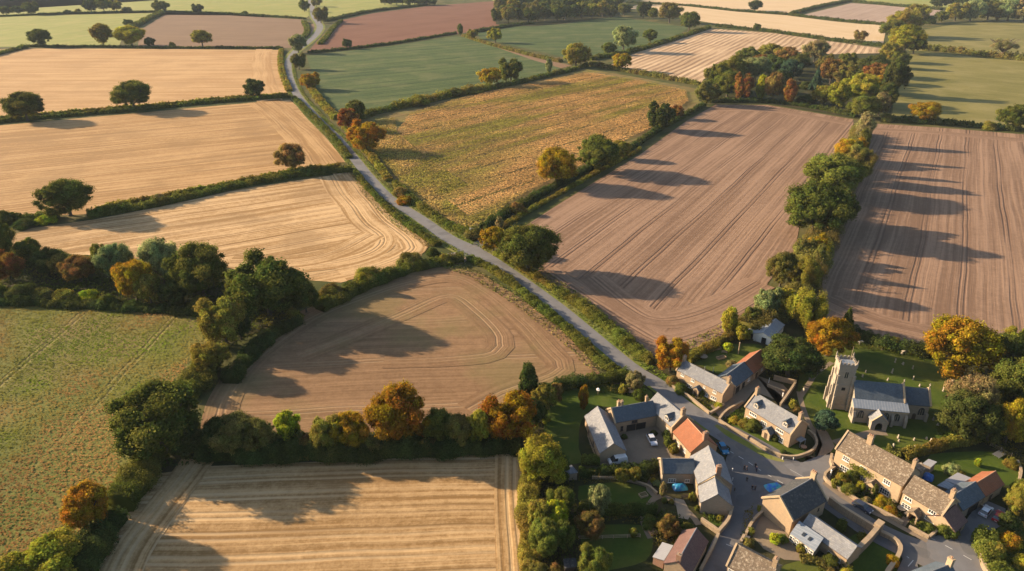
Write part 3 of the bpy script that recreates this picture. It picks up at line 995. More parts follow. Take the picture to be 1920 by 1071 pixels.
for i, (nm, px, rd, mk, heads) in enumerate(FIELDS):
    d = dirpx(*rd)
    sheet(nm, px, 0.0 + 0.003 * i, mats[mk], uvdir=d)
    if heads:
        for j, hp in enumerate(heads):
            wd = {'sA': 22, 'sB': 15, 'sC': 14, 'sD': 10, 'sE': 9, 'pl': 13, 'pb': 30, 'sp': 40}[mk]
            ribbon('headland', hp, wd, 0.10 + 0.004 * j, mats[mk], step=4, voff={'sA': 13, 'sB': 11, 'sC': 6.5, 'sD': 13, 'sE': 3.2, 'pl': 8.5}.get(mk, 0))
FDIR['co'] = dirpx((850, 280), (1230, 180))

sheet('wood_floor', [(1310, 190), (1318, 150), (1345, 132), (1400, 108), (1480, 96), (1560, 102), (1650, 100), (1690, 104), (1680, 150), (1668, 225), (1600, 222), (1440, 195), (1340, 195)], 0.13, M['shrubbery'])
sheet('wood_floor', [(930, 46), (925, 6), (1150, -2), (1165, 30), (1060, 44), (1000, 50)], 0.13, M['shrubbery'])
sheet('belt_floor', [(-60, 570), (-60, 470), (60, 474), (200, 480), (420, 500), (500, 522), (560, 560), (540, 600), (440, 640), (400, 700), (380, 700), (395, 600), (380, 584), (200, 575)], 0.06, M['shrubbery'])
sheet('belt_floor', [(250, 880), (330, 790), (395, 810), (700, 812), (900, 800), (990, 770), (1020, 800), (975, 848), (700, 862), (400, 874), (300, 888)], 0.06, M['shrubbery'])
# verges and roads ------------------------------------------------------------
MAIN = [(583, -14), (582, 2), (585, 14), (588, 30), (596, 42), (600, 52), (592, 66), (574, 82), (556, 95), (545, 108), (540, 122), (543, 145), (557, 178), (590, 218), (632, 259), (663, 296), (690, 330),
        (730, 372), (790, 412), (840, 447), (880, 467), (920, 488), (985, 532), (1050, 580), (1110, 630), (1160, 672), (1195, 700), (1232, 722), (1272, 757), (1320, 790), (1372, 822), (1430, 852), (1500, 895)]
MW = [12, 12, 11, 11, 11, 11, 10, 9.5, 9, 8.5, 8, 7.6, 7.2, 6.8, 6.6, 6.4, 6.2, 6.2, 6.4, 7.0, 8, 6.6, 5.8, 5.6, 5.6, 5.6, 6.2, 6.4, 6.6, 7, 7.6, 8.5, 9]
ribbon('verge', MAIN[:-6], [w + 7.5 for w in MW[:-6]], 0.16, M['verge'], step=6)
ribbon('road', MAIN, MW, 0.20, M['asphalt_old'], step=4)
sheet('road_junction', [(862, 452), (884, 459), (904, 445), (928, 452), (903, 468), (908, 482), (888, 484), (870, 486), (852, 487), (838, 476), (856, 474)], 0.204, M['asphalt_old'])
sheet('field_entrance', [(834, 484), (856, 474), (880, 486), (868, 495), (840, 496)], 0.206, M['gravel'])
# village carriageways
ribbon('village_road', [(1360, 808), (1420, 850), (1480, 890), (1560, 940), (1620, 985), (1690, 1022), (1760, 1050), (1850, 1090), (1950, 1140)], [7, 11, 11, 7.5, 7, 7.5, 8.5, 9, 9], 0.208, M['asphalt'], step=3)
ribbon('south_lane', [(1425, 845), (1410, 890), (1400, 940), (1385, 985), (1360, 1030), (1335, 1090), (1320, 1150)], [14, 14, 9, 7, 6.4, 6.2, 6.2], 0.212, M['asphalt'], step=3)
sheet('village_square', [(1375, 850), (1400, 832), (1450, 842), (1500, 868), (1540, 905), (1500, 925), (1455, 920), (1420, 942), (1385, 950), (1378, 900)], 0.216, M['asphalt'], smooth=3)
sheet('church_lane', [(1500, 852), (1535, 862), (1558, 848), (1565, 838), (1552, 812), (1538, 800), (1530, 805), (1542, 835), (1530, 862), (1555, 905), (1560, 880), (1562, 866)], 0.220, M['gravel'])
sheet('church_lane', [(1470, 872), (1505, 868), (1535, 856), (1562, 852), (1566, 866), (1548, 886), (1542, 912), (1500, 900)], 0.222, M['asphalt_old'], smooth=3)
sheet('side_road', [(1648, 1000), (1668, 1012), (1685, 1022), (1706, 1036), (1720, 1060), (1724, 1090), (1690, 1150), (1655, 1120), (1680, 1075), (1692, 1050), (1682, 1025)], 0.222, M['asphalt'])
sheet('forecourt', [(1735, 1010), (1770, 1003), (1800, 996), (1812, 975), (1830, 950), (1850, 940), (1885, 955), (1880, 985), (1845, 1005), (1835, 1045), (1850, 1080), (1800, 1085), (1740, 1045)], 0.224, M['asphalt_old'])
sheet('lane_entrance', [(1330, 760), (1350, 742), (1385, 715), (1418, 705), (1468, 722), (1480, 735), (1462, 765), (1500, 772), (1440, 745), (1412, 735), (1395, 757), (1355, 790)], 0.2, M['gravel'])
sheet('courtyard', [(1150, 790), (1240, 772), (1262, 800), (1300, 850), (1300, 862), (1240, 868), (1170, 872), (1130, 872), (1105, 871), (1108, 862), (1172, 858)], 0.1, M['gravel'])
sheet('driveway', [(1412, 950), (1440, 960), (1485, 990), (1530, 1025), (1500, 1052), (1470, 1050), (1432, 1030), (1405, 1000), (1400, 975)], 0.1, M['gravel'], smooth=3)
# gardens
sheet('village_ground', [(1000, 735), (1170, 715), (1200, 700), (1240, 672), (1300, 660), (1400, 600), (1450, 560), (1525, 590), (1600, 640), (1740, 665), (2050, 660), (2150, 1200), (1000, 1250), (985, 1000), (985, 850)],
      0.075, M['shrubbery'])
LAWNS = [
    [(1025, 870), (1020, 800), (1035, 740), (1100, 725), (1180, 722), (1222, 735), (1215, 755), (1150, 765), (1120, 762), (1090, 790), (1085, 840), (1090, 868)],
    [(1085, 912), (1150, 905), (1200, 912), (1230, 930), (1225, 950), (1160, 952), (1090, 945)],
    [(1090, 985), (1200, 985), (1222, 1000), (1220, 1040), (1190, 1060), (1100, 1071), (1090, 1030)],
    [(1232, 708), (1262, 735), (1330, 782), (1345, 775), (1300, 745), (1262, 712), (1240, 700)],
    [(1275, 675), (1320, 655), (1375, 645), (1430, 650), (1395, 685), (1360, 705), (1310, 685)],
    [(1360, 776), (1395, 770), (1450, 812), (1520, 850), (1505, 862), (1470, 858), (1420, 830), (1372, 800)],
    [(1500, 690), (1560, 655), (1600, 630), (1680, 655), (1740, 668), (1790, 700), (1830, 740), (1830, 815), (1760, 842), (1690, 850), (1640, 850), (1600, 815), (1560, 850), (1535, 830), (1510, 790), (1495, 750)],
    [(1745, 852), (1800, 848), (1870, 850), (1910, 880), (1910, 915), (1860, 905), (1800, 930), (1740, 915), (1725, 880)],
    [(1600, 1060), (1590, 1010), (1650, 995), (1682, 1020), (1690, 1045), (1660, 1100), (1600, 1100)],
    [(1470, 1060), (1500, 1052), (1540, 1050), (1580, 1071), (1600, 1110), (1450, 1110)],
    [(1870, 990), (1930, 980), (1990, 1040), (1980, 1160), (1900, 1140), (1850, 1060)],
    [(1330, 960), (1372, 950), (1362, 985), (1330, 990)],
]
for i, l in enumerate(LAWNS):
    sheet('lawn', l, 0.082 + .002 * i, M['lawn'], smooth=2)
PATHS = [
    ([(1500, 745), (1510, 730), (1520, 715), (1530, 700), (1560, 680)], 1.6), ([(1498, 735), (1503, 757), (1509, 775), (1520, 800), (1532, 815)], 1.5),
    ([(1565, 832), (1600, 822), (1640, 811), (1662, 812)], 2.6), ([(1220, 1010), (1205, 975), (1215, 950), (1240, 930), (1290, 960), (1310, 985)], 1.5),
    ([(1215, 895), (1218, 920), (1232, 935)], 1.6), ([(1500, 1052), (1545, 1050), (1575, 1071), (1590, 1100)], 1.6), ([(1626, 935), (1618, 950)], 1.6), ([(1700, 972), (1690, 985)], 1.6),
    ([(1428, 832), (1415, 835)], 1.5), ([(1308, 745), (1300, 752)], 1.5),
]
for i, (px, w) in enumerate(PATHS):
    ribbon('garden_path', px, w, 0.115 + .003 * i, M['gravel'], step=2)
sheet('patio', [(1265, 935), (1282, 938), (1296, 965), (1290, 975), (1272, 972)], 0.16, M['paving'])
ribbon('verge', [(1342, 798), (1366, 815), (1402, 835), (1440, 857), (1470, 866)], [1.2, 2.2, 2.2, 2.0, 1.0], 0.226, M['verge'], step=2)
ribbon('verge', [(1543, 906), (1580, 932), (1612, 951), (1650, 968), (1692, 991), (1738, 1017)], [1.0, 1.8, 1.4, 1.4, 1.4, 1.0], 0.228, M['gravel'], step=2)
ribbon('verge', [(1215, 725), (1262, 762), (1330, 812)], [1.0, .8, .8], 0.228, M['verge'], step=2)
# painted lines: dashes along the village road
mk = MB()
def dashes(px, on, off, w, z=0.235):
    pts = catmull(W(px), 0.5); s = 0
    cur = []
    for i in range(1, len(pts)):
        s += (pts[i] - pts[i - 1]).length
        if s % (on + off) < on: cur.append(pts[i])
        if (s % (on + off) >= on or i == len(pts) - 1) and len(cur) > 1:
            a, b = cur[0], cur[-1]; d = (b - a).normalized(); n = Vector((-d.y, d.x, 0)) * w / 2
            mk.add([(a + n).xy.to_3d() + Vector((0, 0, z)), (b + n).xy.to_3d() + Vector((0, 0, z)), (b - n).xy.to_3d() + Vector((0, 0, z)), (a - n).xy.to_3d() + Vector((0, 0, z))], [(0, 1, 2, 3)])
            cur = []
        elif s % (on + off) >= on: cur = []
dashes([(1366, 846), (1400, 866), (1430, 886), (1475, 912)], 1.8, 1.1, 0.16)
dashes([(1478, 880), (1500, 892), (1525, 906)], 60, 1, 0.09)
dashes([(1735, 1005), (1790, 1034), (1840, 1062), (1880, 1085)], 2.2, 1.6, 0.16)
dashes([(1696, 1042), (1704, 1048), (1716, 1054)], 1.5, 1.0, 0.18)
dashes([(1700, 1066), (1712, 1052)], 6, 1.0, 0.16)
dashes([(1356, 1020), (1372, 1026)], 6, 1, 0.14)
o = mk.build('road_marking', M['marking']); o['kind'] = 'structure'

# crops and rough grass that stand up from the ground --------------------------
m_corn = crop_mat('corn_leaves', (0.54, 0.33, 0.145), (0.27, 0.235, 0.06))
def corn_gap(a, c, rng):
    f = (c + 3 * np.sin(a * .02) + 6) % 21.0
    return ~((f < 2.2) & (np.sin(a * .11 + c) > -0.9)) | (rng.uniform(0, 1, len(a)) < .03)
blades('corn', [[(745, 250), (770, 215), (850, 190), (1000, 158), (1100, 138), (1200, 153), (1285, 172), (1290, 192), (1235, 235), (1180, 262), (1120, 300), (1040, 335), (950, 385),
                 (880, 410), (830, 372), (880, 350), (820, 312), (800, 300)]], 3.0, .8, 1.7, m_corn, 3,
       'ripe corn in amber and green rows on the middle field', 'corn', FDIR['co'], 1.6, nsc=.016, bias=-.32, jit=.2, hs=.04, hmin=.85, hvar=.2, ts=.05, hk=2.2, gapfn=corn_gap)
blades('corn_headland', [[(655, 240), (740, 222), (745, 250), (800, 300), (820, 312), (880, 350), (830, 372), (880, 410), (950, 385), (940, 405), (885, 432), (840, 415), (790, 385), (745, 335), (700, 285)]], 3.0, .8, 1.2, m_corn, 4,
       'shorter green and gold corn at the road end of the field', 'corn', nsc=.02, bias=.2, jit=.3, hs=.06, hmin=.7, hvar=.4, ts=.09)
m_gr = crop_mat('grass_blades', (0.19, 0.15, 0.055), (0.115, 0.15, 0.03))
m_gr2 = crop_mat('meadow_blades', (0.25, 0.145, 0.062), (0.105, 0.145, 0.020))
blades('meadow_grass', [[(-90, 560), (250, 578), (385, 590), (390, 640), (340, 700), (235, 800), (225, 880), (190, 950), (140, 1010), (90, 1090), (-180, 1090), (-200, 560)]], 3.0, 0.5, 0.35, m_gr2, 5,
       'tussocky green and tawny grass over the sloping meadow', 'grass', nsc=.014, bias=-.24, jit=.13, hs=.02, hvar=.7, hk=2.3, hmin=.85, ts=.03)
vb = []
for a, b in zip(MAIN[10:27], MAIN[11:28]):
    pa, pb = P(*a), P(*b); d = (pb - pa).normalized(); n = Vector((-d.y, d.x, 0))
    i = MAIN.index(a); w = MW[i] / 2
    for sd in (-1, 1):
        vb.append([Q(pa + n * sd * (w + .3)), Q(pb + n * sd * (w + .3)), Q(pb + n * sd * (w + 3.6)), Q(pa + n * sd * (w + 3.6))])
blades('roadside_grass', vb, 4.0, 0.5, 0.5, m_gr, 6, 'long grass on the verges of the winding lane', 'grass', nsc=.05, bias=.25)
blades('field_margin_grass', [[(820, 470), (905, 512), (985, 560), (1060, 620), (1120, 680), (1135, 705), (1112, 702), (1050, 640), (960, 570), (880, 520), (820, 500)],
                              [(980, 470), (1040, 520), (1100, 560), (1170, 615), (1215, 660), (1215, 668), (1150, 622), (1060, 560), (990, 500)],
                              [(1290, 640), (1350, 610), (1350, 628), (1290, 665), (1262, 668)],
                              [(975, 860), (985, 870), (1000, 1080), (985, 1080)], [(250, 870), (262, 880), (150, 1060), (120, 1080)],
                              [(640, 306), (650, 305), (720, 372), (800, 445), (812, 462), (800, 465), (740, 425), (690, 378)]], 2.6, 0.55, 0.6, m_gr, 8,
       'straw-coloured tall grass along the field edges beside the hedges', 'grass', nsc=.05, bias=-.25)

m_bd = crop_mat('border_leaves', (0.13, 0.105, 0.03), (0.055, 0.075, 0.016), .3)
BORD = [[(998, 880), (1056, 885), (1076, 900), (1082, 960), (1086, 1080), (998, 1080)], [(1085, 893), (1238, 882), (1236, 896), (1200, 906), (1085, 908)], [(1085, 948), (1235, 950), (1222, 985), (1090, 984)],
        [(1240, 955), (1300, 982), (1285, 1010), (1240, 1040), (1226, 1030), (1216, 990)], [(1556, 900), (1572, 884), (1640, 925), (1690, 952), (1690, 978), (1620, 944), (1575, 920)],
        [(1352, 790), (1393, 765), (1400, 772), (1440, 800), (1430, 812), (1380, 790)], [(1840, 835), (1925, 850), (1940, 1071), (1895, 1010), (1900, 940), (1912, 900), (1870, 850)],
        [(1752, 805), (1800, 770), (1940, 700), (1950, 860), (1838, 832), (1765, 838)], [(1425, 690), (1520, 640), (1528, 690), (1492, 716), (1440, 712)], [(1242, 700), (1290, 668), (1400, 612), (1440, 600), (1450, 640), (1400, 640), (1320, 662), (1270, 690)],
        [(1000, 740), (1030, 735), (1025, 800), (1030, 860), (1000, 860)], [(1030, 728), (1180, 712), (1200, 722), (1190, 745), (1165, 740), (1100, 735), (1040, 742)], [(1845, 1010), (1880, 1000), (1920, 1030), (1960, 1120), (1890, 1100), (1850, 1060)],
        [(1395, 960), (1412, 950), (1408, 990), (1385, 1030)], [(1705, 975), (1745, 995), (1752, 1005), (1740, 1008), (1705, 990)], [(1315, 945), (1365, 955), (1350, 985), (1318, 975)], [(1500, 640), (1600, 620), (1740, 664), (1735, 680), (1640, 660), (1560, 650), (1510, 670)],
        [(1270, 722), (1290, 722), (1345, 758), (1330, 770), (1290, 745)], [(1500, 1046), (1585, 1062), (1600, 1090), (1560, 1082), (1500, 1056)], [(1470, 1010), (1482, 1004), (1525, 1036), (1510, 1044)]]
blades('garden_planting', BORD, 9.0, 0.36, 1.1, m_bd, 21, 'mixed low garden planting and undergrowth filling the borders of the village', 'planting', nsc=.12, hk=1.6, jit=.7, hvar=1.6)
blades('belt_undergrowth', [[(-60, 560), (-60, 480), (60, 484), (200, 490), (420, 510), (500, 530), (560, 560), (540, 600), (440, 650), (400, 700), (385, 690), (392, 600), (380, 580), (200, 572)],
    [(255, 880), (330, 795), (395, 815), (700, 822), (900, 812), (985, 780), (1015, 800), (975, 845), (700, 858), (400, 866), (300, 884)]], 3.0, 0.62, 1.8, m_bd, 22, 'brambles and undergrowth beneath the tree belts', 'undergrowth', nsc=.05, hk=1.3, bias=.1, jit=.7, hvar=1.3)

# ---------------------------------------------------------------- hedges
H_ = [
    ([(-70, 238), (60, 224), (250, 208), (400, 193), (545, 183)], 2.8, 5, 'G', 'long low hedge between the two upper left stubble fields'),
    ([(-70, 230), (60, 217), (250, 202), (400, 188), (540, 178)], 2.2, 3, 'O', 'thin straggling hedge above the ditch between the upper left stubble fields'),
    ([(-70, 412), (30, 414), (110, 409)], 3.0, 6, 'G', 'dark hedge at the left edge beside the lone oak'),
    ([(165, 408), (300, 384), (450, 350), (560, 331), (660, 321)], 3.0, 6, 'G', 'thick dark hedge sloping up to the road above the curved stubble'),
    ([(180, 395), (300, 372), (450, 342), (560, 322), (640, 312)], 2.2, 3.5, 'O', 'lighter second row of hedge above the thick dark hedge'),
    ([(50, 88), (180, 89), (300, 91), (420, 91), (530, 92)], 2.6, 6, 'D', 'straight dark hedge along the top of the upper left stubble field'),
    ([(-60, 34), (60, 29), (115, 26), (300, 23), (430, 27), (572, 36)], 3.0, 9, 'D', 'far dark hedge between the pale green fields at top left'),
    ([(303, 26), (280, 36), (262, 46), (240, 54)], 5, 12, 'G', 'short thick hedge left of the far brown field'),
    ([(-30, 110), (20, 97), (48, 90)], 3.5, 8, 'G', 'short hedge running down at the far left edge'),
    ([(528, 94), (526, 112), (530, 140), (543, 172)], 2.2, 6, 'O', 'clipped olive hedge on the inside of the road bend'),
    ([(551, 184), (580, 212), (622, 255), (655, 298)], 2.0, 4.5, 'G', 'hedge between the road and the middle stubble field'),
    ([(664, 322), (688, 352), (730, 395), (780, 435), (822, 462)], 2.0, 3.5, 'G', 'hedge between the road and the curved stubble field'),
    ([(574, 150), (596, 185), (632, 225)], 3.0, 7, 'O', 'hedge on the right of the road beside the green field'),
    ([(640, 232), (672, 268), (700, 300), (730, 340)], 2.6, 5, 'O', 'hedge on the right of the road beside the corn headland'),
    ([(740, 345), (770, 375), (810, 405), (850, 430), (882, 440)], 2.6, 4.5, 'M', 'hedge of round bushes where the corn field meets the road'),
    ([(880, 487), (915, 503), (960, 534), (1010, 575)], 1.9, 4.0, 'M', 'upper stretch of hedge left of the lane below the crossroads'),
    ([(1015, 580), (1070, 625), (1120, 675), (1160, 702)], 1.9, 4.0, 'G', 'lower stretch of hedge left of the lane nearing the village'),
    ([(930, 478), (985, 510), (1040, 545)], 1.8, 3.2, 'O', 'thin hedge on the right of the lane under the round oak'),
    ([(1045, 548), (1100, 585), (1155, 628), (1200, 668), (1222, 684)], 2.5, 4.5, 'M', 'thick lumpy hedge on the right of the lane nearing the village'),
    ([(650, 232), (700, 215), (740, 205)], 4, 7, 'G', 'hedge at the road corner of the big green field'),
    ([(740, 205), (800, 192), (850, 180), (920, 168)], 5.5, 8, 'O', 'tall bushy olive hedge between green crop and corn'),
    ([(920, 168), (1000, 150), (1060, 136), (1100, 125)], 3.5, 6, 'G', 'hedge running on to the tall trees above the corn'),
    ([(1100, 122), (1160, 132), (1230, 145), (1312, 160)], 4, 7, 'N', 'brownish hedge between corn and striped stubble'),
    ([(905, 430), (960, 398), (1040, 352), (1100, 322), (1130, 309)], 3.2, 4.5, 'D', 'lower stretch of dark hedge between corn and bare ploughland'),
    ([(1130, 309), (1190, 275), (1240, 242), (1320, 200)], 3.2, 4.5, 'D', 'upper stretch of dark hedge between corn and bare ploughland'),
    ([(925, 440), (980, 404), (1050, 364), (1140, 314), (1200, 282)], 1.7, 3.0, 'O', 'low olive hedge running beside the dark corn hedge'),
    ([(1330, 192), (1440, 193), (1530, 204), (1605, 220)], 3.0, 5, 'D', 'dark hedge under the south edge of the wood'),
    ([(1655, 226), (1740, 232), (1830, 238), (1960, 252)], 3.5, 7, 'D', 'dark hedge between the lower pasture and the right ploughland'),
    ([(1612, 250), (1604, 285), (1590, 330), (1570, 370), (1555, 420), (1535, 470), (1515, 530)], 6.5, 12, 'N', 'overgrown hedge under the row of trees between the ploughlands'),
    ([(1515, 530), (1490, 570), (1440, 605), (1400, 625)], 5, 10, 'N', 'overgrown hedge where the tree row reaches the village'),
    ([(578, 100), (640, 94), (740, 82), (855, 63)], 2.8, 5, 'D', 'straight hedge between the red ploughland and the green crop'),
    ([(868, 68), (900, 79), (950, 93), (1000, 106), (1052, 117)], 3.2, 6, 'N', 'brown hedge beside the farm track across the green crops'),
    ([(1105, 113), (1180, 99), (1260, 76), (1330, 53)], 4.0, 9, 'G', 'dark hedge left of the striped stubble field'),
    ([(1344, 50), (1450, 61), (1550, 75), (1660, 88)], 4.0, 9, 'D', 'hedge between the striped stubble and the pale stubble'),
    ([(1175, 6), (1280, 11), (1380, 21), (1475, 28)], 4.0, 9, 'D', 'far hedge above the long pale stubble field, left half'),
    ([(1478, 29), (1560, 38), (1660, 48)], 4.0, 9, 'D', 'far hedge above the long pale stubble field, right half'),
    ([(1486, 27), (1540, 13), (1596, 2)], 5.0, 12, 'D', 'hedge slanting up between the pale and the pink far fields'),
    ([(1600, 4), (1680, 12), (1765, 19)], 5.0, 12, 'D', 'hedge along the top of the pink far field'),
    ([(890, 61), (966, 48), (1000, 45)], 4, 8, 'D', 'short dark hedge left of the distant wood'),
    ([(610, 41), (640, 34), (700, 22), (800, 10)], 4.5, 9, 'D', 'hedge between the pale green field and the red ploughland'),
    ([(600, 84), (612, 70), (626, 52), (640, 40)], 3, 8, 'G', 'hedge between the far road bend and the red ploughland'),
    ([(570, 42), (576, 54), (574, 66), (558, 78)], 3, 9, 'G', 'hedge on the left of the far road bend'),
    ([(1730, 94), (1790, 99), (1850, 106), (1960, 118)], 6.0, 10, 'N', 'thick brown hedge between the two right pastures'),
    ([(-60, 566), (60, 570), (200, 577), (330, 585), (392, 590)], 2.4, 6, 'D', 'dark undergrowth along the top of the meadow'),
    ([(0, 480), (60, 495), (120, 500), (200, 500)], 3.5, 7, 'D', 'dark scrubby hedge under the curved stubble at far left'),
    ([(392, 690), (370, 725), (345, 750)], 4.5, 9, 'G', 'hedge between the olive tree and the giant oak'),
    ([(290, 860), (262, 905), (225, 960)], 4.5, 8, 'G', 'leafy hedge below the giant oak at the meadow corner'),
    ([(215, 975), (180, 1030), (140, 1090)], 4.0, 8, 'D', 'dark hedge beside the amber tree at lower left'),
    ([(600, 583), (660, 553), (740, 518), (800, 500)], 3.5, 6, 'G', 'hedge between the curved stubble and the brown field'),
    ([(800, 500), (840, 492), (870, 490)], 2.8, 5, 'G', 'end of the field hedge at the crossroads'),
    ([(560, 605), (500, 640), (455, 690), (432, 720)], 3.0, 6, 'D', 'shaded hedge round the upper left of the brown field'),
    ([(380, 850), (520, 852), (700, 848), (850, 840), (975, 838)], 4.0, 9, 'D', 'dark undergrowth of the tree belt above the golden stubble'),
    ([(1008, 742), (1060, 726), (1100, 722)], 3.0, 4, 'D', 'tall dark clipped hedge behind the amber sapling'),
    ([(1100, 722), (1140, 716), (1178, 710)], 3.0, 4, 'G', 'clipped hedge reaching the lane at the village edge'),
    ([(998, 880), (990, 950), (995, 1080)], 3.0, 5, 'O', 'mixed hedge along the right edge of the golden stubble'),
    ([(1590, 622), (1640, 645), (1700, 660), (1745, 668)], 3.0, 5, 'D', 'dark hedge behind the churchyard'),
    ([(1692, 858), (1740, 848), (1785, 836), (1832, 826)], 2.4, 2.6, 'O', 'clipped curving hedge south of the churchyard'),
    ([(1660, 845), (1690, 856)], 1.6, 2.4, 'N', 'low hedge behind the long stone house'),
    ([(1290, 680), (1325, 658), (1368, 635), (1388, 618)], 2.4, 3.2, 'O', 'garden hedge below the ploughland at the top of the village'),
    ([(1090, 868), (1124, 868)], 1.8, 2.0, 'M', 'short clipped green hedge by the white van'),
    ([(1085, 892), (1140, 890), (1210, 884), (1240, 878)], 2.2, 2.6, 'D', 'dark hedge along the south side of the courtyard'),
    ([(1085, 955), (1150, 962), (1230, 962)], 2.0, 2.6, 'G', 'garden hedge between the two small lawns'),
    ([(1580, 983), (1572, 1000)], 1.8, 2.0, 'G', 'small clipped hedge in the walled yard, upper'),
    ([(1622, 1020), (1612, 1006)], 1.8, 2.0, 'G', 'small clipped hedge in the walled yard, lower'),
    ([(1848, 1005), (1842, 1030), (1860, 1068), (1890, 1100)], 2.5, 4.0, 'M', 'rounded hedge inside the curved wall at lower right'),
    ([(1500, 1050), (1525, 1052), (1555, 1070), (1565, 1090)], 1.2, 1.8, 'N', 'low brown hedge round the lower lawn'),
]
for px, h, w, c, lb in H_:
    hedge(px, h, w, c, lb)

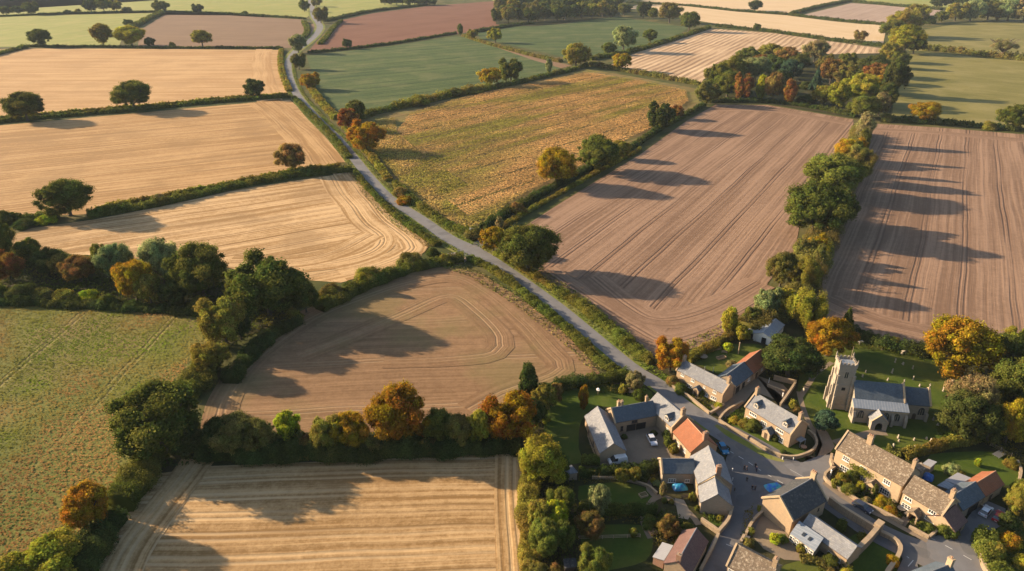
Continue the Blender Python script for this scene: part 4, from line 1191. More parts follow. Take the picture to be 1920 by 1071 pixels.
# ---------------------------------------------------------------- trees: foot u, v, width, height on the map photograph
T_ = [
    (77, 88, 37, 32, 'oak', 'G', 'dark round tree at the left of the straight upper hedge'),
    (194, 86, 36, 40, 'oak', 'O', 'olive tree left of the broad yellowish tree on the upper hedge'),
    (248, 87, 52, 37, 'oak', 'Y', 'broad yellowish tree on the straight upper hedge'),
    (282, 88, 18, 17, 'dense', 'D', 'small dark bush just right of the broad yellowish tree'),
    (324, 87, 15, 13, 'bush', 'M', 'tiny green bush alone between the yellowish tree and the brown-field tree'),
    (380, 88, 36, 30, 'oak', 'O', 'olive tree at the foot of the far brown field'),
    (241, 50, 17, 13, 'dense', 'D', 'small dark tree above the broad yellowish tree'),
    (59, 28, 28, 24, 'oak', 'G', 'dark tree nearest the left end of the far hedge'),
    (36, 28, 20, 16, 'oak', 'D', 'smaller dark tree beside the one at the left end of the far hedge'),
    (12, 28, 22, 16, 'oak', 'G', 'tree cut by the left edge of the far hedge'),
    (172, 23, 26, 24, 'oak', 'D', 'left tree of the dark clump on the far hedge'),
    (196, 23, 26, 24, 'oak', 'G', 'right tree of the dark clump on the far hedge'),
    (219, 21, 22, 20, 'oak', 'O', 'grey-olive tree right of the dark clump on the far hedge'),
    (238, 20, 20, 12, 'bush', 'S', 'thin pale shrub right of the far dark clump'),
    (126, 26, 17, 13, 'bush', 'D', 'dark bush left of the far dark clump'),
    (146, 24, 14, 12, 'bush', 'O', 'small olive bush left of the far dark clump'),
    (302, 23, 29, 21, 'oak', 'G', 'tree at the top left corner of the far brown field'),
    (372, 26, 20, 18, 'oak', 'D', 'dark tree on the hedge above the far brown field'),
    (459, 27, 13, 11, 'bush', 'G', 'small bush on the hedge right of the far dark tree'),
    (492, 31, 12, 7, 'bush', 'D', 'low bush near the right end of the far hedge'),
    (522, 91, 12, 9, 'bush', 'D', 'small dark bush at the right end of the straight upper hedge'),
    (571, 22, 20, 22, 'oak', 'G', 'tree left of the road at the top edge'),
    (594, 13, 20, 16, 'oak', 'N', 'tree right of the road at the top edge'),
    (602, 44, 28, 30, 'oak', 'N', 'brownish tree inside the first far road bend'),
    (560, 100, 31, 34, 'oak', 'P', 'grey-green tree over the narrow part of the upper road bend'),
    (561, 131, 28, 30, 'oak', 'N', 'brownish round tree on the right of the upper road bend'),
    (582, 169, 36, 31, 'oak', 'A', 'amber-tinged tree beside the road and the green field'),
    (480, 184, 33, 33, 'dense', 'D', 'small dark round tree on the hedge near the road bend'),
    (252, 208, 66, 51, 'oak', 'G', 'lone green oak in the middle of the upper left hedge'),
    (52, 228, 66, 50, 'oak', 'G', 'lone green oak at the left of the upper left hedge'),
    (551, 325, 52, 50, 'oak', 'B', 'brown-leaved tree on the hedge left of the road'),
    (132, 409, 86, 70, 'oak', 'G', 'dark lone oak at the left above the curved stubble'),
    (88, 418, 40, 24, 'bush', 'L', 'low lime bush beside the dark lone oak'),
    (8, 418, 46, 34, 'bush', 'G', 'green bush cut by the left edge above the curved stubble'),
    (45, 425, 52, 22, 'bush', 'D', 'dark low scrub left of the lime bush'),
    (297, 376, 26, 20, 'bush', 'S', 'pale brown bush on the hedge right of the dark lone oak'),
    (652, 92, 18, 18, 'dense', 'D', 'small dark tree at the left end of the red ploughland'),
    (863, 66, 14, 22, 'tall', 'G', 'small upright tree at the corner of the red ploughland'),
    (885, 74, 19, 18, 'oak', 'O', 'small olive tree at the start of the brown track hedge'),
    (929, 81, 26, 26, 'oak', 'Y', 'yellowish tree on the brown track hedge'),
    (919, 164, 42, 34, 'oak', 'K', 'golden round tree beside the dark tree on the corn hedge'),
    (958, 156, 43, 44, 'oak', 'G', 'dark tree beside the golden one on the corn hedge'),
    (888, 175, 34, 20, 'bush', 'N', 'brown bush left of the golden tree on the corn hedge'),
    (853, 180, 38, 24, 'bush', 'N', 'wide brown bush second left of the golden tree'),
    (785, 198, 46, 30, 'bush', 'O', 'swelling olive bush in the middle of the corn hedge'),
    (1029, 137, 17, 28, 'tall', 'P', 'slim pale tree on the corn hedge'),
    (1080, 127, 48, 43, 'oak', 'O', 'big olive tree where the corn, crop and stubble hedges meet'),
    (1141, 103, 26, 22, 'oak', 'G', 'small green tree left of the tall pale tree in the far crop'),
    (1169, 98, 42, 46, 'oak', 'P', 'tall pale green tree on the far crop hedge'),
    (1219, 80, 26, 24, 'oak', 'G', 'small round tree on the hedge right of the tall pale tree'),
    (1164, 134, 33, 32, 'oak', 'K', 'golden round tree at the corner of the striped stubble'),
    (1206, 34, 27, 30, 'oak', 'D', 'dark tree at the right end of the distant wood'),
    (1224, 38, 19, 22, 'oak', 'G', 'small tree between two bigger ones right of the distant wood'),
    (1255, 44, 40, 37, 'oak', 'N', 'broad dark olive tree at the corner of the far green crop'),
    (1170, 30, 24, 22, 'oak', 'G', 'green tree at the right tip of the distant wood'),
    (1291, 60, 34, 36, 'oak', 'G', 'tree above the left corner of the striped stubble'),
    (687, 288, 63, 56, 'oak', 'A', 'amber round tree beside the road above the corn headland'),
    (655, 247, 36, 40, 'oak', 'R', 'dull red tree beside the road above the amber one'),
    (667, 228, 38, 36, 'oak', 'G', 'dark tree behind the dull red one at the field corner'),
    (752, 368, 34, 28, 'bush', 'B', 'brown bush on the roadside hedge by the corn'),
    (760, 382, 34, 24, 'bush', 'A', 'orange bush on the roadside hedge by the corn'),
    (1044, 352, 72, 66, 'oak', 'K', 'golden amber tree in the dark hedge below the corn'),
    (1121, 326, 76, 68, 'oak', 'G', 'big green tree in the dark hedge below the corn'),
    (1162, 300, 34, 34, 'oak', 'O', 'olive tree just right of the big green tree below the corn'),
    (1236, 246, 48, 50, 'oak', 'D', 'dark round tree at the far end of the corn hedge'),
    (1268, 224, 26, 24, 'oak', 'R', 'small russet tree beside the dark round tree'),
    (970, 400, 36, 34, 'bush', 'B', 'rusty bush at the lower corner of the corn'),
    (937, 434, 20, 28, 'tall', 'S', 'thin pale bush above the orange crossroads tree'),
    (890, 446, 46, 34, 'bush', 'N', 'dark bush behind the finger post at the crossroads'),
    (990, 518, 100, 92, 'oak', 'G', 'great round oak right of the lane below the crossroads'),
    (925, 474, 45, 44, 'oak', 'K', 'orange and yellow tree beside the crossroads'),
    (1323, 198, 44, 44, 'oak', 'N', 'brownish tree outside the left corner of the wood'),
    (1344, 172, 46, 52, 'dense', 'M', 'left-most green tree of the wood'),
    (1372, 158, 52, 48, 'oak', 'O', 'yellow-green crown at the upper left of the wood'),
    (1363, 184, 50, 46, 'dense', 'M', 'green crown at the lower left corner of the wood'),
    (1392, 190, 34, 50, 'oak', 'R', 'rust-red tree at the left of the wood front'),
    (1414, 155, 50, 46, 'oak', 'P', 'pale green crown in the left middle of the wood'),
    (1425, 186, 26, 46, 'tall', 'L', 'bright yellow tree in the wood front'),
    (1448, 192, 35, 52, 'oak', 'B', 'brown tree between the yellow and the orange-red ones'),
    (1478, 196, 32, 48, 'tall', 'R', 'orange-red tree standing forward in the middle of the wood front'),
    (1400, 124, 40, 34, 'dense', 'G', 'green crown at the upper left edge of the wood'),
    (1423, 128, 26, 24, 'dense', 'R', 'small rust crown near the back of the wood'),
    (1445, 118, 46, 34, 'oak', 'O', 'olive-amber crown at the back of the wood'),
    (1474, 124, 38, 34, 'oak', 'B', 'brown crown at the back of the wood'),
    (1450, 140, 44, 34, 'dense', 'D', 'very dark crown in the hollow of the wood'),
    (1482, 150, 38, 36, 'oak', 'C', 'blue-green crown in the middle of the wood'),
    (1500, 135, 36, 34, 'dense', 'D', 'dark crown right of the blue-green one'),
    (1526, 118, 44, 40, 'oak', 'S', 'grey pale crown sticking up at the back of the wood'),
    (1545, 140, 32, 36, 'oak', 'N', 'brown-green crown below the grey one'),
    (1528, 170, 24, 46, 'cone', 'C', 'blue-black conifer in the wood'),
    (1556, 160, 42, 46, 'oak', 'B', 'tall brown crown right of the conifer'),
    (1586, 134, 34, 32, 'dense', 'G', 'green crown at the back right of the wood'),
    (1586, 164, 46, 44, 'oak', 'N', 'dark brown crown right of centre in the wood'),
    (1603, 168, 24, 34, 'cone', 'G', 'narrow green cypress in the wood'),
    (1636, 145, 54, 40, 'dense', 'D', 'dark green crown at the upper right of the wood'),
    (1643, 158, 46, 36, 'oak', 'R', 'russet crown at the right of the wood'),
    (1652, 176, 38, 34, 'oak', 'K', 'golden crown under the russet one'),
    (1672, 182, 42, 64, 'dense', 'D', 'very dark tall tree at the right edge of the wood'),
    (1542, 198, 38, 38, 'oak', 'O', 'olive tree right of the orange-red tree in the wood front'),
    (1569, 204, 42, 48, 'oak', 'Y', 'yellow-amber tree in the wood front'),
    (1612, 196, 64, 52, 'oak', 'Y', 'broad yellow-green crown at the right of the wood front'),
    (1616, 224, 52, 42, 'dense', 'M', 'green crown at the lower right corner of the wood'),
    (1647, 218, 30, 42, 'oak', 'S', 'pale brownish tree at the lower right corner of the wood'),
    (1662, 228, 26, 24, 'bush', 'N', 'brown bush beside the lower right corner of the wood'),
    (1512, 192, 40, 22, 'bush', 'D', 'dark shrub in the gap of the wood front'),
    (1462, 160, 40, 22, 'dense', 'D', 'dark low crown behind the brown tree of the wood'),
    (1660, 205, 36, 44, 'dense', 'D', 'shaded tree between the wood and the pasture'),
    (1617, 272, 42, 62, 'tall', 'S', 'tall pale fawn tree at the top of the row between the ploughlands'),
    (1588, 308, 52, 46, 'oak', 'K', 'olive-gold tree second in the row between the ploughlands'),
    (1610, 310, 26, 34, 'dense', 'N', 'dark brown bush beside the olive-gold row tree'),
    (1558, 372, 104, 78, 'oak', 'M', 'upper of the two big green oaks between the ploughlands'),
    (1522, 448, 108, 98, 'oak', 'G', 'lower and darker of the two big oaks between the ploughlands'),
    (1612, 300, 28, 60, 'tall', 'N', 'slim brown-green tree below the tall pale fawn one'),  # these slim trees are added to the row for their long shadows
    (1598, 325, 28, 62, 'tall', 'G', 'slim green tree above the upper big green oak'),
    (1556, 445, 28, 62, 'tall', 'G', 'slim green tree on the far side of the darker big oak'),
    (1530, 515, 28, 58, 'tall', 'N', 'slim brownish tree by the golden tree below the two big oaks'),
    (1604, 345, 52, 66, 'dense', 'N', 'brown-green tree tucked behind the upper big green oak'),  # this and the next tree added for more shadow bands on the ploughland
    (1576, 425, 48, 60, 'dense', 'D', 'shaded tree on the field side of the darker big oak'),
    (1516, 455, 32, 26, 'bush', 'N', 'bush at the foot of the darker big oak'),
    (1529, 492, 46, 46, 'oak', 'K', 'golden tree below the two big oaks'),
    (1502, 494, 38, 44, 'oak', 'N', 'olive-brown tree left of the golden row tree'),
    (1462, 542, 56, 60, 'oak', 'N', 'leftmost dark olive tree of the row above the village'),
    (1506, 552, 52, 62, 'oak', 'O', 'olive tree beside the leftmost one in the row above the village'),
    (1436, 598, 46, 52, 'oak', 'P', 'pale grey-green tree above the grey-roofed shed'),
    (1466, 594, 46, 46, 'oak', 'Y', 'yellow-green tree above the grey-roofed shed'),
    (1508, 620, 72, 74, 'weep', 'Y', 'drooping yellow-olive willow above the church'),
    (1364, 628, 36, 54, 'tall', 'Y', 'slender yellow-green tree at the corner of the ploughland'),
    (1408, 612, 32, 32, 'dense', 'G', 'round green tree left of the grey-roofed shed'),
    (1391, 643, 26, 28, 'oak', 'Y', 'small yellow-green tree in front of the grey-roofed shed'),
    (1549, 674, 76, 70, 'oak', 'A', 'orange-gold tree behind the church tower'),
    (1583, 628, 34, 54, 'cone', 'G', 'green conifer behind the orange-gold tree'),
    (1476, 716, 108, 92, 'yew', 'D', 'huge dark yew left of the church'),
    (1256, 702, 58, 60, 'oak', 'A', 'orange tree at the road end of the long cottage'),
    (1782, 714, 120, 108, 'oak', 'K', 'great golden tree on the edge of the churchyard'),
    (1884, 704, 78, 66, 'oak', 'G', 'dark green tree right of the great golden tree'),
    (1908, 668, 56, 46, 'oak', 'Y', 'yellow-green tree at the right edge above the churchyard'),
    (1672, 648, 32, 26, 'bush', 'O', 'olive bush on the churchyard hedge'),
    (1712, 662, 36, 22, 'bush', 'O', 'low olive bush left of the great golden tree'),
    (1806, 800, 74, 84, 'oak', 'S', 'golden-brown thin tree right of the chancel'),
    (1800, 832, 84, 88, 'oak', 'D', 'dark tree below the golden-brown one'),
    (1896, 790, 92, 104, 'oak', 'G', 'large green tree at the right edge beside the churchyard'),
    (1884, 838, 58, 76, 'oak', 'K', 'orange and green tree by the right edge'),
    (1928, 845, 60, 80, 'dense', 'D', 'dark tree cut by the right edge below the large green one'),
    (1850, 832, 60, 60, 'dense', 'D', 'shaded tree between the dark tree and the orange one'),
    (1940, 740, 70, 70, 'dense', 'G', 'green tree cut by the right edge beside the ploughland'),
    (1545, 814, 48, 46, 'yew', 'C', 'small drooping yew in front of the church tower'),
    (1690, 70, 60, 48, 'oak', 'O', 'broad olive tree at the top of the pasture boundary'),
    (1717, 44, 42, 34, 'oak', 'O', 'olive tree uppermost on the pasture boundary'),
    (1670, 74, 42, 34, 'oak', 'G', 'green tree left of the broad olive boundary tree'),
    (1694, 102, 56, 50, 'oak', 'Y', 'yellow-green tree on the pasture boundary above the wood'),
    (1712, 102, 34, 36, 'dense', 'D', 'dark tree leaning on the yellow-green boundary tree'),
    (1668, 118, 40, 36, 'oak', 'O', 'olive tree where the pasture boundary meets the wood'),
    (1684, 130, 34, 30, 'dense', 'G', 'green bush between the boundary trees and the wood'),
    (1738, 44, 34, 26, 'bush', 'G', 'green bush right of the uppermost boundary tree'),
    (1764, 42, 24, 20, 'oak', 'G', 'small green tree on the far right hedge'),
    (1790, 40, 36, 34, 'oak', 'O', 'olive tree on the far right hedge'),
    (1818, 40, 46, 38, 'oak', 'P', 'pale round tree on the far right hedge'),
    (1851, 38, 46, 38, 'oak', 'G', 'dark green tree on the far right hedge'),
    (1869, 38, 16, 24, 'tall', 'A', 'small orange tree on the far right hedge'),
    (1888, 40, 44, 42, 'oak', 'P', 'grey-green tree near the right end of the far hedge'),
    (1918, 42, 44, 42, 'oak', 'S', 'pale brown tree at the right end of the far hedge'),
    (1760, 15, 32, 20, 'oak', 'D', 'dark tree against the top edge at upper right'),
    (1795, 16, 36, 22, 'oak', 'D', 'second dark tree against the top edge at upper right'),
    (1830, 16, 36, 20, 'oak', 'G', 'green tree against the top edge at upper right'),
    (1415, 21, 25, 20, 'oak', 'D', 'lone dark tree on the far hedge above the pale stubble'),
    (1419, 58, 14, 13, 'dense', 'G', 'tiny round tree on the hedge of the striped stubble'),
    (1612, 78, 24, 20, 'oak', 'B', 'brown tree on the hedge of the striped stubble'),
    (1498, 25, 10, 10, 'bush', 'B', 'tiny brown bush in the far hedge corner'),
    (1655, 45, 10, 8, 'bush', 'B', 'tiny bush below the pink far field'),
    (1731, 232, 50, 38, 'oak', 'K', 'yellowish tree on the hedge under the lower pasture'),
    (1752, 232, 26, 22, 'bush', 'S', 'pale twiggy bush right of the yellowish pasture tree'),
    (1896, 246, 54, 46, 'oak', 'G', 'green tree at the right of the pasture hedge'),
    (1855, 242, 34, 22, 'bush', 'O', 'olive bush left of the green pasture-hedge tree'),
    (1876, 109, 52, 44, 'bare', 'S', 'bare twiggy tree on the hedge between the pastures'),
    (6, 500, 50, 90, 'oak', 'M', 'bright green tree cut by the left edge'),
    (22, 530, 52, 52, 'oak', 'R', 'dull orange tree near the left edge above the meadow'),
    (58, 490, 44, 36, 'dense', 'G', 'green shrubby tree behind the dull orange one'),
    (98, 515, 54, 44, 'dense', 'D', 'dark tree in the left part of the belt above the meadow'),
    (122, 520, 42, 40, 'oak', 'N', 'brownish tree right of the dark one in the left belt'),
    (152, 532, 56, 44, 'oak', 'B', 'brown rounded tree in the left belt above the meadow'),
    (190, 495, 28, 36, 'oak', 'M', 'small round green tree by the curved stubble'),
    (226, 526, 58, 64, 'oak', 'P', 'silvery green tree in the belt above the meadow'),
    (258, 568, 62, 72, 'oak', 'K', 'orange and gold tree in the belt above the meadow'),
    (285, 575, 46, 54, 'oak', 'O', 'olive crown against the orange and gold tree'),
    (311, 540, 64, 84, 'oak', 'P', 'tall grey-green tree left of the biggest in the belt'),
    (384, 563, 98, 96, 'oak', 'G', 'large dark green oak in the belt above the meadow'),
    (506, 604, 134, 114, 'oak', 'G', 'biggest dark oak in the angle of the three fields'),
    (330, 578, 46, 44, 'dense', 'D', 'shaded tree under the large belt oak'),
    (378, 580, 48, 36, 'bush', 'N', 'brown bush at the meadow corner under the oaks'),
    (345, 535, 50, 50, 'dense', 'G', 'green crown between the grey-green tree and the large belt oak'),
    (168, 562, 42, 28, 'bush', 'L', 'lime bush at the top edge of the meadow'),
    (122, 562, 46, 32, 'bush', 'O', 'olive bush at the top edge of the meadow'),
    (84, 562, 44, 36, 'bush', 'N', 'brown-green bush at the top edge of the meadow'),
    (44, 562, 60, 44, 'bush', 'D', 'dark bush left at the top edge of the meadow'),
    (207, 572, 40, 32, 'bush', 'G', 'green bush right of the lime bush'),
    (2, 560, 44, 40, 'bush', 'G', 'green bush cut by the left edge of the meadow'),
    (425, 652, 80, 88, 'oak', 'O', 'olive oak at the right corner of the meadow'),
    (452, 640, 40, 46, 'dense', 'D', 'shaded crown behind the olive oak'),
    (397, 706, 62, 56, 'oak', 'O', 'olive bushy tree below the olive oak'),
    (368, 722, 40, 34, 'bush', 'G', 'green bush beside the giant oak'),
    (575, 590, 50, 54, 'dense', 'G', 'green tree on the right flank of the biggest dark oak'),
    (552, 606, 40, 40, 'bush', 'O', 'olive bush under the biggest dark oak'),
    (620, 560, 54, 40, 'bush', 'N', 'brown-green bush on the hedge right of the biggest oak'),
    (690, 528, 58, 46, 'bush', 'O', 'olive thicket on the middle field hedge'),
    (655, 548, 42, 32, 'bush', 'G', 'green bush left of the olive thicket'),
    (682, 544, 26, 34, 'tall', 'Y', 'yellow-green shoot of a tree below the olive thicket'),
    (728, 520, 40, 30, 'bush', 'G', 'green bush in the middle of the field hedge'),
    (768, 498, 52, 44, 'bush', 'N', 'grey-brown bush on the hedge near the crossroads'),
    (781, 506, 28, 26, 'bush', 'Y', 'yellowish bush by the hedge near the crossroads'),
    (837, 494, 30, 28, 'bush', 'O', 'olive bush at the crossroads corner'),
    (812, 480, 26, 26, 'bush', 'G', 'green bush at the end of the curved stubble hedge'),
    (308, 862, 150, 116, 'oak', 'G', 'giant dark oak at the lower corner of the meadow'),
    (355, 860, 60, 50, 'dense', 'D', 'shaded crown at the right foot of the giant oak'),
    (174, 1002, 74, 76, 'oak', 'A', 'amber-brown tree on the hedge at lower left'),
    (235, 940, 46, 44, 'bush', 'G', 'green bush above the amber-brown tree'),
    (262, 905, 36, 34, 'bush', 'M', 'light green bush at the meadow gateway'),
    (90, 1110, 130, 70, 'oak', 'Y', 'yellow-green tree cut by the bottom edge at lower left'),
    (155, 1050, 44, 44, 'bush', 'D', 'dark bush above the cut-off yellow-green tree'),
    (752, 844, 104, 108, 'oak', 'A', 'great amber oak in the belt above the golden stubble'),
    (956, 836, 96, 88, 'oak', 'A', 'orange and olive tree at the right end of the belt'),
    (446, 858, 80, 68, 'oak', 'N', 'brown-green tree at the left of the belt above the golden stubble'),
    (412, 856, 50, 60, 'oak', 'D', 'dark tree furthest left in the lower belt'),
    (492, 856, 56, 60, 'oak', 'N', 'dull brown tree left of the bright yellow sapling'),
    (544, 836, 42, 56, 'oak', 'L', 'bright yellow-green tree in the lower belt'),
    (575, 852, 50, 50, 'bush', 'B', 'brown bush right of the bright yellow-green tree'),
    (615, 852, 56, 62, 'oak', 'O', 'olive tree in the lower belt'),
    (662, 848, 66, 60, 'oak', 'K', 'gold-olive tree left of the great amber oak'),
    (702, 850, 40, 50, 'bush', 'N', 'brown bush at the left foot of the great amber oak'),
    (826, 838, 56, 62, 'oak', 'G', 'green tree right of the great amber oak'),
    (862, 842, 50, 54, 'oak', 'N', 'brown-green tree in the right part of the lower belt'),
    (899, 838, 42, 62, 'oak', 'Y', 'yellow-green tree left of the orange and olive one'),
    (805, 846, 40, 36, 'bush', 'B', 'brown bush under the green tree of the lower belt'),
    (990, 756, 46, 78, 'tall', 'D', 'dark upright tree at the corner of the brown field'),
    (1020, 776, 44, 50, 'oak', 'O', 'olive-yellow tree on the garden edge by the dark upright one'),
    (1040, 758, 30, 34, 'oak', 'B', 'brownish tree behind the olive-yellow garden tree'),
    (1003, 800, 40, 44, 'dense', 'D', 'dark tree between the garden and the lower belt'),
    (1093, 768, 25, 46, 'tall', 'A', 'slim orange tree on the courtyard lawn'),
    (1014, 918, 84, 86, 'oak', 'Y', 'yellow-olive tree at the corner of the golden stubble'),
    (1046, 908, 44, 46, 'dense', 'D', 'shaded tree against the yellow-olive corner tree'),
    (1050, 972, 50, 46, 'oak', 'M', 'mid-green tree below the yellow-olive corner tree'),
    (1012, 962, 40, 40, 'bush', 'B', 'brown bush on the golden stubble hedge'),
    (1010, 1000, 46, 52, 'oak', 'O', 'olive tree on the golden stubble hedge'),
    (1043, 998, 42, 52, 'oak', 'L', 'lime-yellow tree in the hedge of the golden stubble'),
    (1022, 1048, 60, 58, 'oak', 'M', 'green tree low on the golden stubble hedge'),
    (1010, 1088, 46, 44, 'bush', 'N', 'brown bush at the bottom of the golden stubble hedge'),
    (1040, 1092, 44, 44, 'bush', 'B', 'rusty bush at the bottom edge beside the garden'),
    (1056, 1040, 40, 54, 'oak', 'G', 'dark green tree right of the low green hedge tree'),
    (1112, 1098, 56, 60, 'oak', 'M', 'green tree cut by the bottom edge in the gardens'),
    (1106, 1014, 50, 44, 'oak', 'B', 'brown spreading tree on the lower garden lawn'),
    (1121, 970, 40, 52, 'oak', 'P', 'pale green tree between the two small lawns'),
    (1188, 1006, 18, 18, 'ball', 'M', 'small clipped ball bush on the lower garden lawn'),
    (1218, 986, 34, 26, 'bush', 'G', 'green dome bush beside the garden path'),
    (1248, 982, 34, 24, 'bush', 'D', 'dark dome bush right of the green dome bush'),
    (1166, 908, 26, 24, 'oak', 'O', 'round olive bush-tree south of the white van, left'),
    (1188, 906, 26, 24, 'oak', 'O', 'round olive bush-tree south of the white van, right'),
    (1205, 900, 26, 26, 'bush', 'D', 'dark bush at the gate of the house wing'),
    (1023, 792, 18, 20, 'bush', 'Y', 'small yellow bush on the left of the courtyard lawn'),
    (1252, 1010, 40, 34, 'oak', 'B', 'brown shrub-tree in the middle of the lower gardens'),
    (1280, 1010, 36, 28, 'bush', 'G', 'green bush above the plum-tiled roof'),
    (1290, 998, 30, 22, 'bush', 'M', 'light green bush below the patio'),
    (1190, 735, 34, 32, 'oak', 'S', 'pale brown tree beside the lane at the village edge'),
    (1198, 748, 26, 26, 'bush', 'G', 'green bush beneath the pale brown lane tree'),
    (1168, 736, 22, 22, 'bush', 'O', 'olive bush behind the round garden table'),
    (1262, 722, 28, 26, 'bush', 'B', 'reddish bush in the front garden of the long cottage'),
    (1276, 735, 28, 24, 'bush', 'G', 'green bush left of the long cottage porch'),
    (1316, 742, 14, 16, 'bush', 'G', 'dark bush right of the long cottage porch'),
    (1347, 764, 18, 14, 'bush', 'Y', 'yellow-green bush at the gable of the long cottage'),
    (1364, 658, 20, 18, 'ball', 'L', 'yellow clipped bush on the back lawn below the shed'),
    (1371, 690, 20, 16, 'ball', 'S', 'cream round bush against the red-tiled wing'),
    (1252, 835, 22, 24, 'bush', 'G', 'green bush in the courtyard against the orange-roofed house'),
    (1262, 848, 20, 28, 'bush', 'O', 'olive bush beside the dustbin in the courtyard'),
    (1250, 820, 20, 22, 'bush', 'D', 'dark climber bush at the inner corner of the courtyard'),
    (1225, 815, 16, 14, 'bush', 'D', 'potted dark bush by the garage doors'),
    (1170, 822, 14, 12, 'bush', 'D', 'dark bush beside the slate barn doors'),
    (1395, 800, 26, 24, 'bush', 'O', 'olive rose bush at the left of the dormer cottage'),
    (1412, 806, 34, 30, 'bush', 'M', 'climbing green bush on the front of the dormer cottage'),
    (1376, 792, 22, 16, 'bush', 'Y', 'yellowish bush inside the wall left of the dormer cottage'),
    (1452, 826, 18, 18, 'bush', 'G', 'green climber right of the dormer cottage porch'),
    (1468, 850, 14, 10, 'bush', 'D', 'small dark bush on the dormer cottage lawn'),
    (1486, 765, 20, 22, 'bush', 'O', 'golden-olive shrub above the church path'),
    (1494, 772, 16, 14, 'bush', 'B', 'brown shrub beside the church path'),
    (1566, 912, 22, 24, 'bush', 'O', 'olive bush at the upper end of the long house garden'),
    (1580, 905, 28, 28, 'bush', 'O', 'rounded olive bush below the upper window of the long house'),
    (1596, 902, 30, 30, 'bush', 'M', 'green bush against the long house front'),
    (1590, 924, 32, 26, 'bush', 'M', 'round green bush in the middle of the long house garden'),
    (1614, 918, 20, 24, 'bush', 'Y', 'yellow-green bush left of the long house door'),
    (1624, 942, 22, 16, 'bush', 'S', 'fawn bush by the wall opposite the long house door'),
    (1652, 948, 32, 24, 'bush', 'K', 'golden bush right of the long house door'),
    (1664, 952, 24, 22, 'bush', 'O', 'olive bush beside the golden one'),
    (1671, 964, 30, 20, 'bush', 'A', 'orange bush between the two stone houses'),
    (1638, 928, 14, 20, 'tall', 'M', 'thin green bush right of the long house porch'),
    (1727, 988, 18, 16, 'bush', 'M', 'green bush right of the smaller house porch'),
    (1740, 996, 26, 20, 'bush', 'M', 'wider green bush at the corner of the smaller house'),
    (1775, 1004, 40, 34, 'bush', 'G', 'leafy green bush against the dark-roofed outbuilding'),
    (1452, 1018, 22, 20, 'ball', 'L', 'bright yellow dome bush by the big stone barn'),
    (1466, 1016, 24, 20, 'bush', 'M', 'green bush right of the yellow dome bush'),
    (1500, 1035, 18, 26, 'bush', 'O', 'olive bush in front of the metal-roofed room'),
    (1556, 1058, 34, 26, 'bush', 'G', 'green bush at the front of the low slate wing'),
    (1518, 1044, 16, 12, 'bush', 'Y', 'small yellow bush at the corner of the metal-roofed room'),
    (1590, 1085, 34, 26, 'bush', 'Y', 'yellow-green bush at the bottom edge by the slate wing'),
    (1672, 1056, 26, 22, 'bush', 'K', 'orange-yellow bush inside the curved wall of the corner lawn'),
    (1407, 1000, 18, 16, 'bush', 'O', 'olive bush along the lane wall by the driveway'),
    (1402, 1024, 24, 20, 'bush', 'N', 'brown-green bush above the speckled roof'),
    (1424, 958, 14, 14, 'bush', 'O', 'olive bush at the wall end by the tarpaulin'),
    (1832, 874, 13, 17, 'ball', 'L', 'yellow clipped cone bush on the right garden lawn'),
    (1782, 888, 34, 28, 'bush', 'P', 'grey-green shrub behind the smaller stone house'),
    (1796, 896, 24, 22, 'bush', 'O', 'olive shrub beside the grey-green shrub'),
    (1894, 874, 30, 22, 'bush', 'O', 'olive shrub beside the grey garden table'),
    (1910, 928, 36, 44, 'bush', 'M', 'mid-green shrub on the right garden edge'),
    (1905, 975, 52, 56, 'oak', 'O', 'olive tree at the right edge behind the red car'),
    (1888, 1000, 36, 30, 'dense', 'D', 'dark round bush in front of the red car'),
    (1888, 1025, 46, 38, 'bush', 'A', 'rust-tipped bush below the parked cars'),
    (1862, 1040, 46, 36, 'bush', 'O', 'olive bush inside the curved wall below the parked cars'),
    (1915, 1060, 34, 28, 'bush', 'Y', 'yellow bush at the right edge of the lower right lawn'),
    (1285, 898, 1, 1, 'x', '', ''),
    (1225, 905, 14, 14, 'bush', 'Y', 'yellow bush at the gable of the slate house wing'),
    (1231, 912, 14, 12, 'ball', 'P', 'grey ball bush at the gable of the slate house wing'),
    (1298, 938, 16, 22, 'bush', 'O', 'olive upright bush beside the blue covered tub'),
    (1242, 932, 18, 28, 'tall', 'S', 'peach-tipped shrub at the edge of the round flower bed'),
    (1246, 942, 12, 14, 'bush', 'G', 'small green shrub in the round flower bed'),
    (1258, 944, 12, 14, 'bush', 'O', 'small olive shrub in the round flower bed'),
    (1309, 958, 16, 16, 'bush', 'G', 'green bush at the corner of the south gable'),
    (1350, 975, 14, 14, 'bush', 'O', 'olive bush in the small walled plot by the lane'),
]
for r in T_:
    if r[4] == 'x': continue
    tree(*r)
